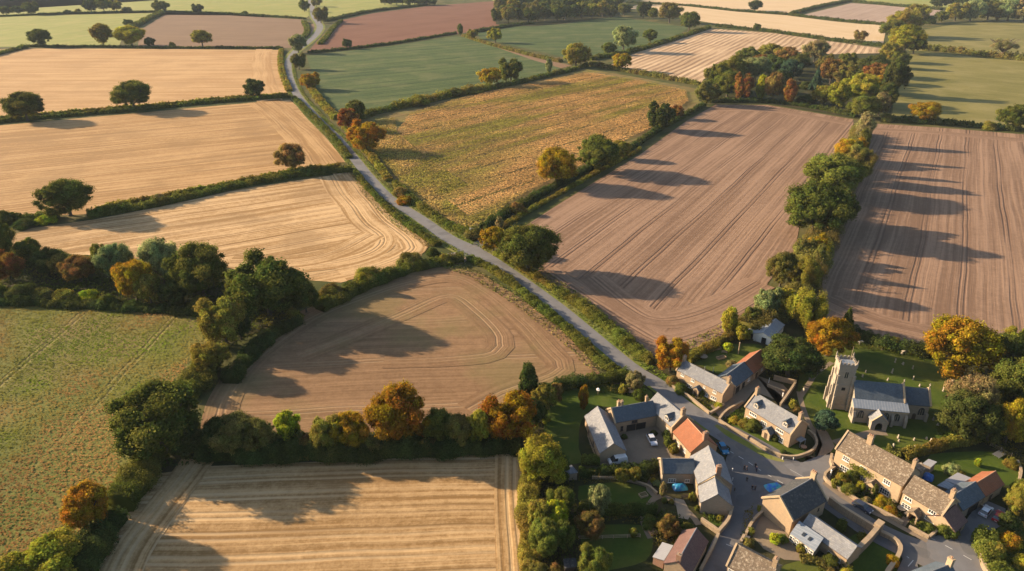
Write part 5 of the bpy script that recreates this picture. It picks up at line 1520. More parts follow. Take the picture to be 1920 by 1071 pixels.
# distant wood: three rows of crowns that cannot be told apart
rw = random.Random(4)
for row, (v0, v1, n, du) in enumerate(((44, 32, 13, 0), (36, 24, 12, 8), (27, 15, 12, 2), (17, 8, 12, 9), (8, 2, 11, 4))):
    for i in range(n):
        t = i / (n - 1)
        u = 936 + du + t * 210 + rw.uniform(-4, 4)
        tree(u, v0 + (v1 - v0) * t + rw.uniform(-1.5, 1.5), rw.uniform(22, 30), rw.uniform(24, 32), rw.choice(['oak', 'dense', 'oak']), rw.choice('DDGGNO'),
             'rounded dark tree in the mass of the distant wood at the top', 'tree', group='trees of the distant wood')
for i in range(9):
    tree(722 + i * 11, 9 + rw.uniform(-1, 2), 18, 15, 'oak', rw.choice('DG'), 'dark tree in the short row at the top edge left of the distant wood', 'tree', group='trees of the short far row')
for i in range(10):
    tree(2 + i * 11, 2 + rw.uniform(-1, 2), 20, 15, 'oak', rw.choice('DG'), 'hazy dark tree in the belt along the top left edge', 'tree', group='trees of the top left belt')
for i in range(7):
    tree(1345 + i * 42 + rw.uniform(-8, 8), 170 + rw.uniform(-20, 14), 34, 24, 'bush', 'D', 'dark underwood bush inside the wood', 'shrub', group='underwood of the wood')

# ---------------------------------------------------------------- buildings
def rot2(v, a): return Vector((v.x * math.cos(a) - v.y * math.sin(a), v.x * math.sin(a) + v.y * math.cos(a)))


def frame_from(A, B, R, he, pitch, w=None, tag_=''):
    """eave ends A, B and the ridge above A as seen on the photograph -> origin, angle, length, width"""
    a = P(*A, he); b = P(*B, he)
    d = (b - a); L = d.length; d.normalize()
    best = None
    for sgn in (1, -1):
        n = Vector((-d.y, d.x, 0)) * sgn
        ws = [w] if w else [3 + .1 * i for i in range(130)]
        for ww in ws:
            r = a + n * ww / 2; r.z = he + pitch * ww / 2
            r2 = r + d * 3
            q = Q(r); q2 = Q(r2); rx, ry = q2[0] - q[0], q2[1] - q[1]; rl = math.hypot(rx, ry)
            al = ((R[0] - q[0]) * rx + (R[1] - q[1]) * ry) / rl
            e = abs((R[0] - q[0]) * ry - (R[1] - q[1]) * rx) / rl + abs(al) * .05
            al_ = al
            if best is None or e < best[0]: best = (e, sgn, ww, al_)
    e, sgn, ww, al_ = best
    if sgn < 0:                                      # keep a right-handed frame: swap the ends
        a, b = b, a; d = -d
    print('BLD %-16s L %.1f w %.1f err %.1f along %.1f flip %d %s' % (tag_, L, ww, e, al_, sgn < 0, A))
    return Vector((a.x, a.y, 0)), math.atan2(d.y, d.x), L, ww, sgn < 0


class Frame:
    def __init__(s, o, ang): s.o = o; s.a = ang; s.d = Vector((math.cos(ang), math.sin(ang), 0)); s.n = Vector((-s.d.y, s.d.x, 0))
    def loc(s, p): q = p - s.o; return Vector((q.dot(s.d), q.dot(s.n), p.z))
    def wld(s, x, y, z=0): return s.o + s.d * x + s.n * y + Vector((0, 0, z))
    def hit_y(s, u, v, y):                           # photograph point on the wall plane y = const
        r = ray(u, v); c = Vector((0, 0, CAMH)) - s.o
        t = (y - c.dot(s.n)) / r.dot(s.n)
        q = c + r * t
        return q.dot(s.d), (Vector((0, 0, 0)) + q).z
    def hit_x(s, u, v, x):
        r = ray(u, v); c = Vector((0, 0, CAMH)) - s.o
        t = (x - c.dot(s.d)) / r.dot(s.d)
        q = c + r * t
        return q.dot(s.n), q.z
    def ground(s, u, v, z=0): q = P(u, v, z) - s.o; return q.dot(s.d), q.dot(s.n)


def box_on(face, x, y, c, w, h, z, dep, b, mi=0, out=0.0):
    """box centred at c on the wall: face 'f' y-, 'b' y+, 'l' x-, 'r' x+"""
    if face == 'f': b.box(c - w / 2, c + w / 2, y - out - dep, y - out, z - h / 2, z + h / 2, mi)
    elif face == 'b': b.box(c - w / 2, c + w / 2, y + out, y + out + dep, z - h / 2, z + h / 2, mi)
    elif face == 'l': b.box(x - out - dep, x - out, c - w / 2, c + w / 2, z - h / 2, z + h / 2, mi)
    else: b.box(x + out, x + out + dep, c - w / 2, c + w / 2, z - h / 2, z + h / 2, mi)


def window(root, face, x, y, c, z, w, h, panes=(2, 2), frame='white', label=None):
    b = MB()
    t = 0.10
    box_on(face, x, y, c, w, t, z + h / 2 - t / 2, .07, b)
    box_on(face, x, y, c, w, t, z - h / 2 + t / 2, .07, b)
    for k in range(panes[0] + 1):
        tt = t if k in (0, panes[0]) else .085
        cc = c - w / 2 + t / 2 + (w - t) * k / panes[0]
        box_on(face, x, y, cc, tt, h - 2 * t, z, .066, b)
    for k in range(1, panes[1]):
        seg = (w - t) / panes[0]
        for q in range(panes[0]):
            c0 = c - w / 2 + t / 2 + seg * (q + .5)
            box_on(face, x, y, c0, seg - .1, .05, z - h / 2 + h * k / panes[1], .06, b)
    box_on(face, x, y, c, w + .24, .09, z - h / 2 - .06, .15, b)
    f = b.build('window', M[frame], root)
    if label: f['label'] = label
    g = MB(); box_on(face, x, y, c, w - .15, h - .15, z, .03, g)
    p = g.build('pane', M['glass'], f)
    return f


def arch_poly(c, z0, w, h, n=6):
    pts = [(c - w / 2, z0), (c + w / 2, z0)]
    zs = z0 + h - w * .8
    for i in range(n + 1):
        t = i / n
        pts.append((c + w / 2 * math.cos(t * math.pi / 2) ** .9 if t < 1 else c, zs + w * .8 * math.sin(t * math.pi / 2)))
    for i in range(n - 1, -1, -1):
        t = i / n
        pts.append((c - w / 2 * math.cos(t * math.pi / 2) ** .9, zs + w * .8 * math.sin(t * math.pi / 2)))
    return pts


def gothic(root, face, x, y, c, z0, w, h, lights=3, name='window'):
    """pointed window with stone mullions"""
    out = arch_poly(c, z0, w + .36, h + .22); inn = arch_poly(c, z0 + .1, w, h)
    ax = 'y' if face in 'fb' else 'x'
    base = {'f': y, 'b': y, 'l': x, 'r': x}[face]; sg = -1 if face in 'fl' else 1
    b = MB()
    # moulded surround as a band between outlines
    n = len(out); vs = []
    def mk(p, t): return (p[0], t, p[1]) if ax == 'y' else (t, p[0], p[1])
    for tt in (0.0, .12):
        vs += [mk(p, base + sg * tt) for p in out] + [mk(p, base + sg * tt) for p in inn]
    fs = []
    for i in range(n):
        j = (i + 1) % n
        fs += [(2 * n + i, 2 * n + j, 3 * n + j, 3 * n + i), (i, j, 2 * n + j, 2 * n + i), (n + i, n + j, 3 * n + j, 3 * n + i)]
    b.add(vs, fs)
    for k in range(1, lights):
        box_on(face, x, y, c - w / 2 + w * k / lights, .13, h - w * .35, z0 + .1 + (h - w * .35) / 2, .08, b)
    f = b.build(name, M['church'], root)
    g = MB(); g.prism(inn, ax, base + sg * .02, base + sg * .035)
    g.build('pane', M['glass'], f)
    return f


def chimney(root, x, y, zb, zt, w=0.95, d=0.7, pots=2, mat='stone'):
    b = MB()
    b.box(x - w / 2, x + w / 2, y - d / 2, y + d / 2, zb, zt)
    b.box(x - w / 2 - .08, x + w / 2 + .08, y - d / 2 - .08, y + d / 2 + .08, zt - .35, zt - .2)
    b.box(x - w / 2 - .06, x + w / 2 + .06, y - d / 2 - .06, y + d / 2 + .06, zt - .001, zt + .12)
    c = b.build('chimney', M[mat], root)
    for k in range(pots):
        q = MB(); yy = y if w > d else y + (k - (pots - 1) / 2) * .42; xx = x + ((k - (pots - 1) / 2) * .42 if w > d else 0)
        q.tube([(xx, yy, zt + .115), (xx, yy, zt + .5), (xx, yy, zt + .55)], [.14, .11, .14], 8)
        q.build('chimney_pot', M['pot'], c)
    return c


def gable_roof(b, L, w, he, pitch, th=.16, ox=.25, oy=.3, xo=0.0, yo=0.0, wave=True):
    """two slabs with a ridge; the eaves sit at y=yo and yo+w"""
    zr = he + pitch * w / 2
    n = max(2, int(L / 1.2))
    xs = [xo - ox + (L + 2 * ox) * i / n for i in range(n + 1)]
    rr = random.Random(int(L * 100))
    sag = [(0 if i in (0, n) else rr.uniform(-.045, .045)) - .07 * math.sin(math.pi * i / n) for i in range(n + 1)]
    m = 4
    for sg in (0, 1):
        top = []; 
        for i, x in enumerate(xs):
            for k in range(m + 1):
                t = k / m
                y = (yo + w * .5 * t) if sg == 0 else (yo + w - w * .5 * t)
                z = he + (zr - he) * t + sag[i] * (0.4 + .6 * t) - .08 * math.sin(math.pi * t)
                top.append((x, y, z))
        nv = len(top)
        vs = top + [(p[0], p[1], p[2] - th) for p in top]
        fs = []
        for i in range(n):
            for k in range(m):
                a = i * (m + 1) + k
                fs.append((a, a + m + 1, a + m + 2, a + 1)); fs.append((nv + a, nv + a + 1, nv + a + m + 2, nv + a + m + 1))
        for i in range(n):
            a = i * (m + 1)
            fs.append((a, a + m + 1, nv + a + m + 1, nv + a))
        for e in (0, n):
            for k in range(m):
                a = e * (m + 1) + k
                fs.append((a, a + 1, nv + a + 1, nv + a))
        b.add(vs, fs)
    return zr


def gabled(name, label, A, B, Rg, he, pitch=.85, w=None, wall='stone', roof='slate', cat='house', ov=.25, coping=None, ridge=True, ext=(0, 0), group=None, wallpx=None):
    """a stone building with a pitched roof; returns root, frame, L, w, zr, flipped"""
    o, ang, L, ww, flip = frame_from(A, B, Rg, he, pitch, w, name)
    F = Frame(o, ang)
    root = empty(name, o, ang)
    tag(root, label, cat, group)
    zr = he + pitch * ww / 2
    b = MB()
    gable_roof(b, L, ww, he, pitch, ox=0.0)
    rf = b.build('roof', M[roof], root)
    if ridge:
        q = MB(); q.tube([(0.02, ww / 2, zr - .02), (L * .5, ww / 2, zr - .07), (L - .02, ww / 2, zr - .02)], .13, 6)
        q.build('ridge_tiles', M['pot' if roof in ('pantile',) else 'slate_pale'] if roof != 'stoneslate' else M['stoneslate'], rf)
    i = ov
    wb_ = MB()
    wz = he + pitch * i - .19
    pts = [(i, -0.3), (ww - i, -0.3), (ww - i, wz), (ww / 2, zr - .19), (i, wz)]
    wb_.prism(pts, 'x', .18, L - .18)
    wb_.build('wall', M[wall], root)
    if coping:
        for e in coping:                              # stone coping along a gable: 'l' at x=0, 'r' at x=L
            x0, x1 = (-.14, .26) if e == 'l' else (L - .26, L + .14)
            c = MB()
            t = .14
            c.prism([(-.12, he - .25), (-.12, he + t), (ww / 2, zr + t + .12), (ww + .12, he + t), (ww + .12, he - .25), (ww - .1, he - .25), (ww / 2, zr - .25), (.1, he - .25)], 'x', x0, x1)
            c.build('gable_coping', M['stone_pale'], root)
    # gutter
    g = MB(); g.tube([(0.05, -.04, he - .1), (L - .05, -.04, he - .1)], .06, 6)
    g.build('gutter', M['timber'], root)
    return root, F, L, ww, zr, flip


def fwin(root, F, L, ww, lst, y=.25, frame='white', wh=(1.1, 1.1), panes=(2, 2)):
    """windows on the front wall from photograph positions"""
    for r in lst:
        u, v = r[0], r[1]
        sz = r[2] if len(r) > 2 else wh
        pn = r[3] if len(r) > 3 else panes
        x, z = F.hit_y(u, v, y)
        if not (.4 < x < L - .4) : x = min(max(x, sz[0] / 2 + .4), L - sz[0] / 2 - .4)
        window(root, 'f', 0, y, x, max(z, sz[1] / 2 + .4), sz[0], sz[1], pn, frame)


def door(root, face, x, y, c, w=1.0, h=2.05, mat='timber', handle=True, name='door'):
    b = MB()
    box_on(face, x, y, c, w, h, h / 2, .06, b)
    for k in range(4): box_on(face, x, y, c - w / 2 + w * (k + .5) / 4, w / 4 - .05, h - .25, h / 2, .085, b)
    d = b.build(name, M[mat], root)
    s = MB()
    box_on(face, x, y, c, w + .3, .18, h + .12, .1, s); box_on(face, x, y, c - w / 2 - .08, .14, h + .02, h / 2, .1, s); box_on(face, x, y, c + w / 2 + .08, .14, h + .02, h / 2, .1, s)
    s.build('door_frame', M['stone_pale'], d)
    if handle:
        q = MB(); box_on(face, x, y, c + w * .35, .06, .16, 1.05, .14, q); q.build('handle', M['steel'], d)
    return d


def porch(root, x, w=2.0, dep=1.6, h=2.1, y=.25, roof='slate', wall='stone', open_=False):
    """gabled stone porch on the front wall"""
    p = MB()
    zr = h + w * .45
    if open_:
        p.box(x - w / 2, x - w / 2 + .35, y - dep, y - .01, 0, h); p.box(x + w / 2 - .35, x + w / 2, y - dep, y - .01, 0, h)
        p.prism([(x - w / 2, h + .002), (x + w / 2, h + .002), (x, zr)], 'y', y - dep, y - dep + .3)
    else:
        p.prism([(x - w / 2, -.2), (x + w / 2, -.2), (x + w / 2, h), (x, zr), (x - w / 2, h)], 'y', y - dep, y - .01)
    po = p.build('porch', M[wall], root)
    r = MB()
    for s in (-1, 1):
        a, b_ = (x + s * (w / 2 + .22), h - .2 * .9), (x, zr)
        r.prism([a, (a[0], a[1] + .12), (x, zr + .14), b_], 'y', y - dep - .15, y + .05 + .0)
    r.build('porch_roof', M[roof], po)
    d = MB()
    d.box(x - .45, x + .45, y - dep - .05 if not open_ else y - .08, y - dep - .01 if not open_ else y - .03, 0, 2.0)
    d.build('porch_door', M['timber'], po)
    return po


def dormer(root, F, L, ww, he, pitch, u, v, w=1.5, h=1.25, roof='slate'):
    """small gabled dormer whose window face is at photograph point u, v"""
    best = None
    for i in range(60):                              # find the point on the roof slope
        y = .4 + i * (ww / 2 - .8) / 60; z = he + pitch * y + .5
        x, zz = F.hit_y(u, v, y)
        e = abs(zz - z)
        if best is None or e < best[0]: best = (e, x, y)
    _, x, y = best
    z0 = he + pitch * y
    back = y + (h + w * .4) / pitch
    b = MB()
    b.prism([(x - w / 2, z0 - .3), (x + w / 2, z0 - .3), (x + w / 2, z0 + h), (x, z0 + h + w * .42), (x - w / 2, z0 + h)], 'y', y, min(back, ww / 2 - .1))
    d = b.build('dormer', M['stone_pale'], root)
    r = MB()
    for s in (-1, 1):
        a = (x + s * (w / 2 + .18), z0 + h - .15)
        r.prism([a, (a[0], a[1] + .1), (x, z0 + h + w * .42 + .12), (x, z0 + h + w * .42 + .01)], 'y', y - .2, min(back, ww / 2 - .1) + .02)
    r.build('dormer_roof', M[roof], d)
    g = MB(); g.box(x - w * .33, x + w * .33, y - .03, y - .012, z0 + .2, z0 + h - .1)
    f = MB()
    f.box(x - w * .38, x + w * .38, y - .07, y - .032, z0 + .12, z0 + .2); f.box(x - w * .38, x + w * .38, y - .07, y - .032, z0 + h - .1, z0 + h)
    for xx in (-.36, 0, .36): f.box(x + xx * w - .04, x + xx * w + .04, y - .068, y - .034, z0 + .2, z0 + h - .1)
    g.build('dormer_pane', M['glass'], d); f.build('dormer_window', M['white'], d)


def X(F, u, v, z=0): return F.ground(u, v, z)[0]


# 1 long cottage at the village entrance
r, F, L, w, zr, fl = gabled('cottage', 'long sandstone cottage with grey slate roof beside the orange tree', (1267.7, 693.4), (1356, 738.8), (1278.7, 673.3), 4.3, .8, roof='slate_pale', coping='lr')
fwin(r, F, L, w, [(1280, 703), (1299, 713.5), (1340, 735)], wh=(1.15, .95)); fwin(r, F, L, w, [(1293, 724), (1322, 739.5), (1338, 746.5)], wh=(1.9, 1.1), panes=(3, 2))
chimney(r, .5, w / 2, zr - .8, zr + 1.5, 0.7, 1.0); chimney(r, L - .6, w / 2, zr - .8, zr + 1.7, .8, 1.1)
porch(r, F.hit_y(1309, 740, .25)[0], 2.0, 1.6); window(r, 'f', 0, .25, F.hit_y(1321, 724, .25)[0], 3.2, .6, .7, (1, 2))
# 2 slate wing
r, F, L, w, zr, fl = gabled('barn', 'dark slate wing with open cart doors joining the long cottage', (1380.3, 725.4), (1413, 700.2), (1354, 708.6), 3.2, .75, cat='barn', wall='stone_grey')
for c, ww in ((.17, 2.2), (.5, 1.6)): 
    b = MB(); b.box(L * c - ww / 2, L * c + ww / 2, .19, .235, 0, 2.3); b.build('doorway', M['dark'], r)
window(r, 'f', 0, .25, L * .8, 1.8, 1.2, .9)
# 3 red-tiled wing
r, F, L, w, zr, fl = gabled('barn', 'red pantile barn hidden in part by the huge yew', (1413.5, 700.3), (1443, 676), (1397.5, 678.5), 3.2, .8, cat='barn', roof='pantile', wall='stone')
door(r, 'f', 0, .25, L * .25, 1.6, 2.2); window(r, 'f', 0, .25, L * .6, 1.7, 1.0, .9)
# 4 grey shed
r, F, L, w, zr, fl = gabled('shed', 'wide metal-roofed outbuilding with a pale gable at the top of the village', (1448.4, 636.3), (1472, 609), (1430, 624.5), 2.8, .42, cat='shed', roof='lead', wall='white', ridge=False)
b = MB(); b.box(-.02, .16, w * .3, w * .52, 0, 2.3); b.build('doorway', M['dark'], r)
b = MB(); b.prism([(w - .3, 2.55), (w + 3.6, 1.9), (w + 3.6, 2.05), (w - .3, 2.72)], 'x', .3, L * .75); b.build('lean_to_roof', M['tin'], r)
b = MB(); b.box(.5, L * .72, w + .05, w + 3.3, -.2, 1.9); b.build('lean_to_wall', M['timber'], r)
o = MB(); p0 = P(1397, 611); fo = F.loc(p0)
# 5 dormer cottage
r, F, L, w, zr, fl = gabled('cottage', 'sandstone cottage with two dormers in its pale slate roof inside a curved garden wall', (1396.6, 762.1), (1483.2, 814.8), (1419.5, 738), 4.7, .85, roof='slate_pale', coping='lr')
dormer(r, F, L, w, 4.7, .85, 1417.5, 762); dormer(r, F, L, w, 4.7, .85, 1472, 797)
chimney(r, .5, w / 2, zr - .8, zr + 1.8, .75, 1.1); chimney(r, L - .6, w / 2, zr - .8, zr + 1.8, .8, 1.1)
fwin(r, F, L, w, [(1412, 777), (1462, 808)], wh=(2.3, 1.0), panes=(4, 1)); fwin(r, F, L, w, [(1463, 825), (1403, 790), (1432, 795)], wh=(1.8, 1.5), panes=(3, 2))
porch(r, F.hit_y(1443, 818, .25)[0], 2.4, 2.0, 2.3, wall='stone_pale')
b = MB(); b.box(L + .05, L + 1.6, w * .35, w * .35 + 2.4, 1.9, 2.02); [b.box(L + xx, L + xx + .1, w * .35 + yy, w * .35 + yy + .1, -.1, 1.9) for xx in (1.45,) for yy in (0, 2.3)]; b.build('canopy', M['lead'], r)
# 7 long stone house
r, F, L, w, zr, fl = gabled('house', 'largest sandstone house with lichen-speckled stone roof and long bushy front garden', (1566.4, 840.8), (1693, 912.5), (1587.4, 806.4), 5.7, .82, roof='stoneslate', wall='stone_pale', coping='l')
fwin(r, F, L, w, [(1586.5, 860.5), (1618, 879), (1663, 904)], wh=(1.7, 1.3), panes=(3, 2)); fwin(r, F, L, w, [(1583.5, 879.5), (1613.5, 897.5), (1658.5, 922)], wh=(2.3, 1.6), panes=(4, 2))
chimney(r, F.ground(1627, 832, zr)[0], w / 2, zr - .8, zr + 2.0, 1.3, .9, 3); chimney(r, L - .5, w / 2, zr - .8, zr + 1.8, .8, 1.1)
px = F.hit_y(1637, 915, .25)[0]; porch(r, px, 2.4, 2.0, 2.3, roof='stoneslate', wall='stone_pale')
b = MB(); b.tube([(L - .25, .1, .1), (L - .25, .1, 5.4)], .06, 6); b.build('drainpipe', M['timber'], r)
v = leaf_geom(np.random.default_rng(4), np.stack([np.random.default_rng(1).normal(F.hit_y(1613, 890, .25)[0], 1.2, 700), np.random.default_rng(2).uniform(-.2, .2, 700), np.random.default_rng(3).normal(3.4, .5, 700)], 1), np.tile([0, -1.0, .2], (700, 1)), .22)
me = leaf_obj_mesh('climbing_plant', v, np.random.default_rng(5).uniform(.3, .9, 700), np.full(700, .5)); cl = new_obj('climbing_plant', me, M['leaf'], r); cl['kind'] = 'stuff'; cl.color = (*TC['M'], 1)
# 8 smaller attached house
r, F, L, w, zr, fl = gabled('house', 'smaller sandstone house with speckled stone roof adjoining the largest one', (1691.5, 922.5), (1767, 967), (1712, 889.5), 4.9, .82, roof='stoneslate', wall='stone_pale', coping='r')
fwin(r, F, L, w, [(1703, 936), (1748, 960.5)], wh=(1.7, 1.0), panes=(3, 1)); fwin(r, F, L, w, [(1699, 949.5), (1743.5, 973)], wh=(2.1, 1.2), panes=(3, 2))
chimney(r, L - .6, w / 2, zr - .8, zr + 1.8, .9, 1.1, 2); porch(r, F.hit_y(1719.5, 962, .25)[0], 2.3, 2.2, 2.2, roof='stoneslate', open_=True)
# 9 slate wing and red wing to the right
r, F, L, w, zr, fl = gabled('barn', 'slate outbuilding behind the two parked cars', (1806, 958), (1848, 931), (1793, 925), 3.3, .8, cat='barn', wall='stone_grey')
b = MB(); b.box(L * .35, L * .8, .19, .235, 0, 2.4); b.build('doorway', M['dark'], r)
r, F, L, w, zr, fl = gabled('barn', 'orange pantile barn at the right garden lawn', (1848.5, 930.7), (1884, 908), (1834.5, 903), 3.3, .8, cat='barn', roof='pantile')
door(r, 'f', 0, .25, L * .4, 1.6, 2.2); window(r, 'r', L - .18, 0, w / 2, 1.9, .9, 1.0)
# 10 dark roofed outbuilding
r, F, L, w, zr, fl = gabled('outbuilding', 'low outbuilding with dark plum roof beside the smaller stone house', (1791.6, 998), (1815, 977), (1771, 969), 2.7, .75, w=6.6, cat='outbuilding', roof='plumtile', wall='stone_pale', ridge=False)
door(r, 'f', 0, .25, L * .55, 1.2, 2.0)
# 11 pale flat-roofed outbuilding
def mono(name, label, pts, zs, wall, roof, cat='outbuilding', th=.14, inset=.25):
    """single-pitch roof over a walled shed; pts = roof corners on the photograph, zs = their heights"""
    q = [P(u, v, z) for (u, v), z in zip(pts, zs)]
    c = sum((Vector((p.x, p.y, 0)) for p in q), Vector()) / 4
    e = empty(name, c, math.atan2((q[1] - q[0]).y, (q[1] - q[0]).x)); tag(e, label, cat)
    a = -e.rotation_euler.z
    l = [Vector((*rot2((p - c).xy, a), p.z)) for p in q]
    b = MB(); b.add([*l, *[p - Vector((0, 0, th)) for p in l]], [(0, 1, 2, 3), (7, 6, 5, 4)] + [(i, (i + 1) % 4, 4 + (i + 1) % 4, 4 + i) for i in range(4)])
    b.build('roof', M[roof], e)
    k = []
    for p in l:
        m = Vector((p.x, p.y, 0)); k.append(m * (1 - inset / max(m.length, .5)))
    b = MB(); b.add([*[Vector((m.x, m.y, -.2)) for m in k], *[Vector((m.x, m.y, p.z - th - .02)) for m, p in zip(k, l)]], [(3, 2, 1, 0), (4, 5, 6, 7)] + [(i, (i + 1) % 4, 4 + (i + 1) % 4, 4 + i) for i in range(4)])
    b.build('wall', M[wall], e)
    return e
mono('outbuilding', 'pale flat metal roof behind the smaller stone house', [(1772, 900), (1796, 886), (1821, 896), (1799, 911)], [2.5, 2.9, 2.9, 2.5], 'stone_grey', 'tin')
mono('outbuilding', 'low grey-roofed store between the pale metal roof and the slate barn', [(1757, 910), (1772, 901), (1798, 912), (1790, 921)], [2.2, 2.5, 2.5, 2.2], 'stone_grey', 'lead')
mono('outbuilding', 'small glazed lean-to behind the ridge of the largest house', [(1730, 869), (1741, 860.5), (1757, 866), (1746, 876)], [2.4, 2.9, 2.9, 2.4], 'stone_grey', 'tin')
mono('outbuilding', 'small stone-roofed annexe behind the gable between the two stone houses', [(1716, 870), (1728, 866), (1737, 879), (1724, 887)], [3.0, 3.4, 3.4, 3.0], 'stone', 'stoneslate')
mono('shed', 'white boarded side shed by the grey metal-roofed outbuilding', [(1393, 609), (1396, 605.5), (1411, 611), (1408, 616)], [2.1, 2.3, 2.3, 2.1], 'timber', 'tin', 'shed')
# 12 west barn of the courtyard
r, F, L, w, zr, fl = gabled('barn', 'long barn on the left of the courtyard, pale sunlit slates facing the lawn', (1124, 850.4), (1095.4, 779.8), (1150.8, 830), 3.2, .8, cat='barn', roof='slate_pale', wall='stone', ridge=True)
for t in (.3, .6): door(r, 'f', 0, .25, L * t, 1.3, 2.1)
# 13 north wing with garages
r, F, L, w, zr, fl = gabled('coach_house', 'north range of the courtyard with two dark garage doorways', (1153.4, 793.3), (1233, 779), (1146.6, 764.7), 3.9, .85, cat='house', coping='l')
for u, ww in ((1182.5, 2.7), (1200.5, 2.9)):
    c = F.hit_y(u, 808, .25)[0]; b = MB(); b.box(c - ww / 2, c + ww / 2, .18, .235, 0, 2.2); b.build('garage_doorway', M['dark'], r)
c = F.hit_y(1190, 789, .25)[0]; window(r, 'f', 0, .25, c, 3.0, 1.7, .9, (2, 1), 'timber'); c = F.hit_y(1166, 803, .25)[0]; window(r, 'f', 0, .25, c, 1.4, .8, 1.6, (1, 2), 'timber')
chimney(r, 1.8 + L * .08, w / 2 + 1.2, zr - 1.6, zr + .8, .8, .8, 2, 'stone_pale'); chimney(r, L * .27, w / 2 + .6, zr - 1.2, zr + 1.2, .7, .7, 1); chimney(r, L * .84, w / 2 + .2, zr - .8, zr + 1.6, .6, .6, 1)
# 14 north-east range
r, F, L, w, zr, fl = gabled('house', 'roadside house with one dormer in its pale roof at the corner of the courtyard', (1211, 758.5), (1260, 802), (1233.2, 736.1), 4.3, .85, roof='slate_pale', coping='r')
dormer(r, F, L, w, 4.3, .85, 1250, 786, 1.7, 1.3); fwin(r, F, L, w, [(1252, 806)], wh=(1.0, 1.0))
chimney(r, L - .5, w / 2, zr - .8, zr + 1.6, .8, 1.2)
for t in (.3, .6, .85): window(r, 'b', 0, w - .25, L * t, 2.6, 1.0, 1.1)
# 15 orange roof
r, F, L, w, zr, fl = gabled('house', 'house with the bright orange pantile roof at the courtyard entrance', (1261, 810), (1294.5, 848.7), (1292, 787.4), 3.6, .85, roof='pantile', wall='stone')
fwin(r, F, L, w, [(1272, 833), (1284, 845)], wh=(1.0, 1.1)); chimney(r, L - .4, w / 2, zr - .8, zr + 1.6, .8, 1.3, 2, 'brick')
# 16 long grey wing
r, F, L, w, zr, fl = gabled('house', 'grey-slated house south of the orange roof, its end chimney of brick', (1293, 856), (1308, 908), (1326.6, 830.5), 3.9, .85, roof='slate_pale', wall='stone')
chimney(r, L - .4, w / 2 + .3, zr - 1.0, zr + 1.7, .8, 1.1, 2, 'brick')
for t in (.25, .55, .8): window(r, 'b', 0, w - .25, L * t, 2.4, 1.0, 1.1)
# 17 west wing
r, F, L, w, zr, fl = gabled('house_wing', 'short slate-roofed wing with two white windows above the blue covered tub', (1242, 888), (1304, 888.5), (1241, 859.5), 3.5, .8, roof='slate', wall='stone_grey', coping='l')
fwin(r, F, L, w, [(1260, 901, (1.9, 1.1), (3, 2)), (1288.5, 901.5, (1.2, .9), (2, 2))])
# 18 south gable house
r, F, L, w, zr, fl = gabled('house', 'gable-ended slate house facing the walled plot by the lane fork', (1307.8, 910), (1313, 943), (1339.5, 890.3), 3.4, .85, roof='slate_pale', wall='stone_grey', coping='l')
# 19 plum roof
r, F, L, w, zr, fl = gabled('house', 'plum-tiled house beside the lane at the bottom edge', (1243.4, 1056), (1280, 994), (1272.7, 1048.6), 3.2, .8, roof='plumtile', wall='stone')
chimney(r, L - .5, w / 2, zr - .8, zr + 1.4, .8, 1.0, 1, 'brick'); window(r, 'l', .18, 0, w * .4, 1.8, 1.0, 1.0)
# 20 metal shed
mono('shed', 'grey metal-roofed shed with dark red side against the plum-tiled house', [(1223.4, 1044), (1242, 1016.5), (1263, 1023), (1245, 1051)], [2.3, 2.3, 2.9, 2.9], 'brick', 'tin', 'shed')
# 21 speckled roof at bottom
r, F, L, w, zr, fl = gabled('house', 'house cut by the bottom edge with speckled grey stone roof left of the driveway', (1362, 1060), (1440, 1103), (1379, 1018.5), 4.0, .8, roof='stoneslate', wall='stone', coping='l')
chimney(r, L - .6, w / 2, zr - .8, zr + 1.5, .9, 1.1, 2)
fwin(r, F, L, w, [(1371, 1071, (1.3, .9))])
# 22 bottom right roof
r, F, L, w, zr, fl = gabled('house', 'house cut by the bottom edge near the road junction, one chimney and dark roof', (1803, 1094), (1731, 1123), (1786, 1056), 3.8, .8, roof='slate', wall='stone')
chimney(r, (.6 if not fl else L - .6), w / 2, zr - .8, zr + 1.7, .8, 1.1, 1, 'stone_pale')
# 23 big stone barn
r, F, L, w, zr, fl = gabled('barn', 'big stone barn with black mossy roof at the road fork', (1486.7, 976.5), (1551.6, 938), (1464.9, 929.5), 4.6, .85, cat='barn', roof='slate_dark', wall='stone', coping='lr')
chimney(r, L - .5, w / 2, zr - .9, zr + 1.7, .8, 1.2, 3, 'stone_pale')
window(r, 'f', 0, .25, L * .8, 2.8, .5, .8, (1, 1), 'timber')
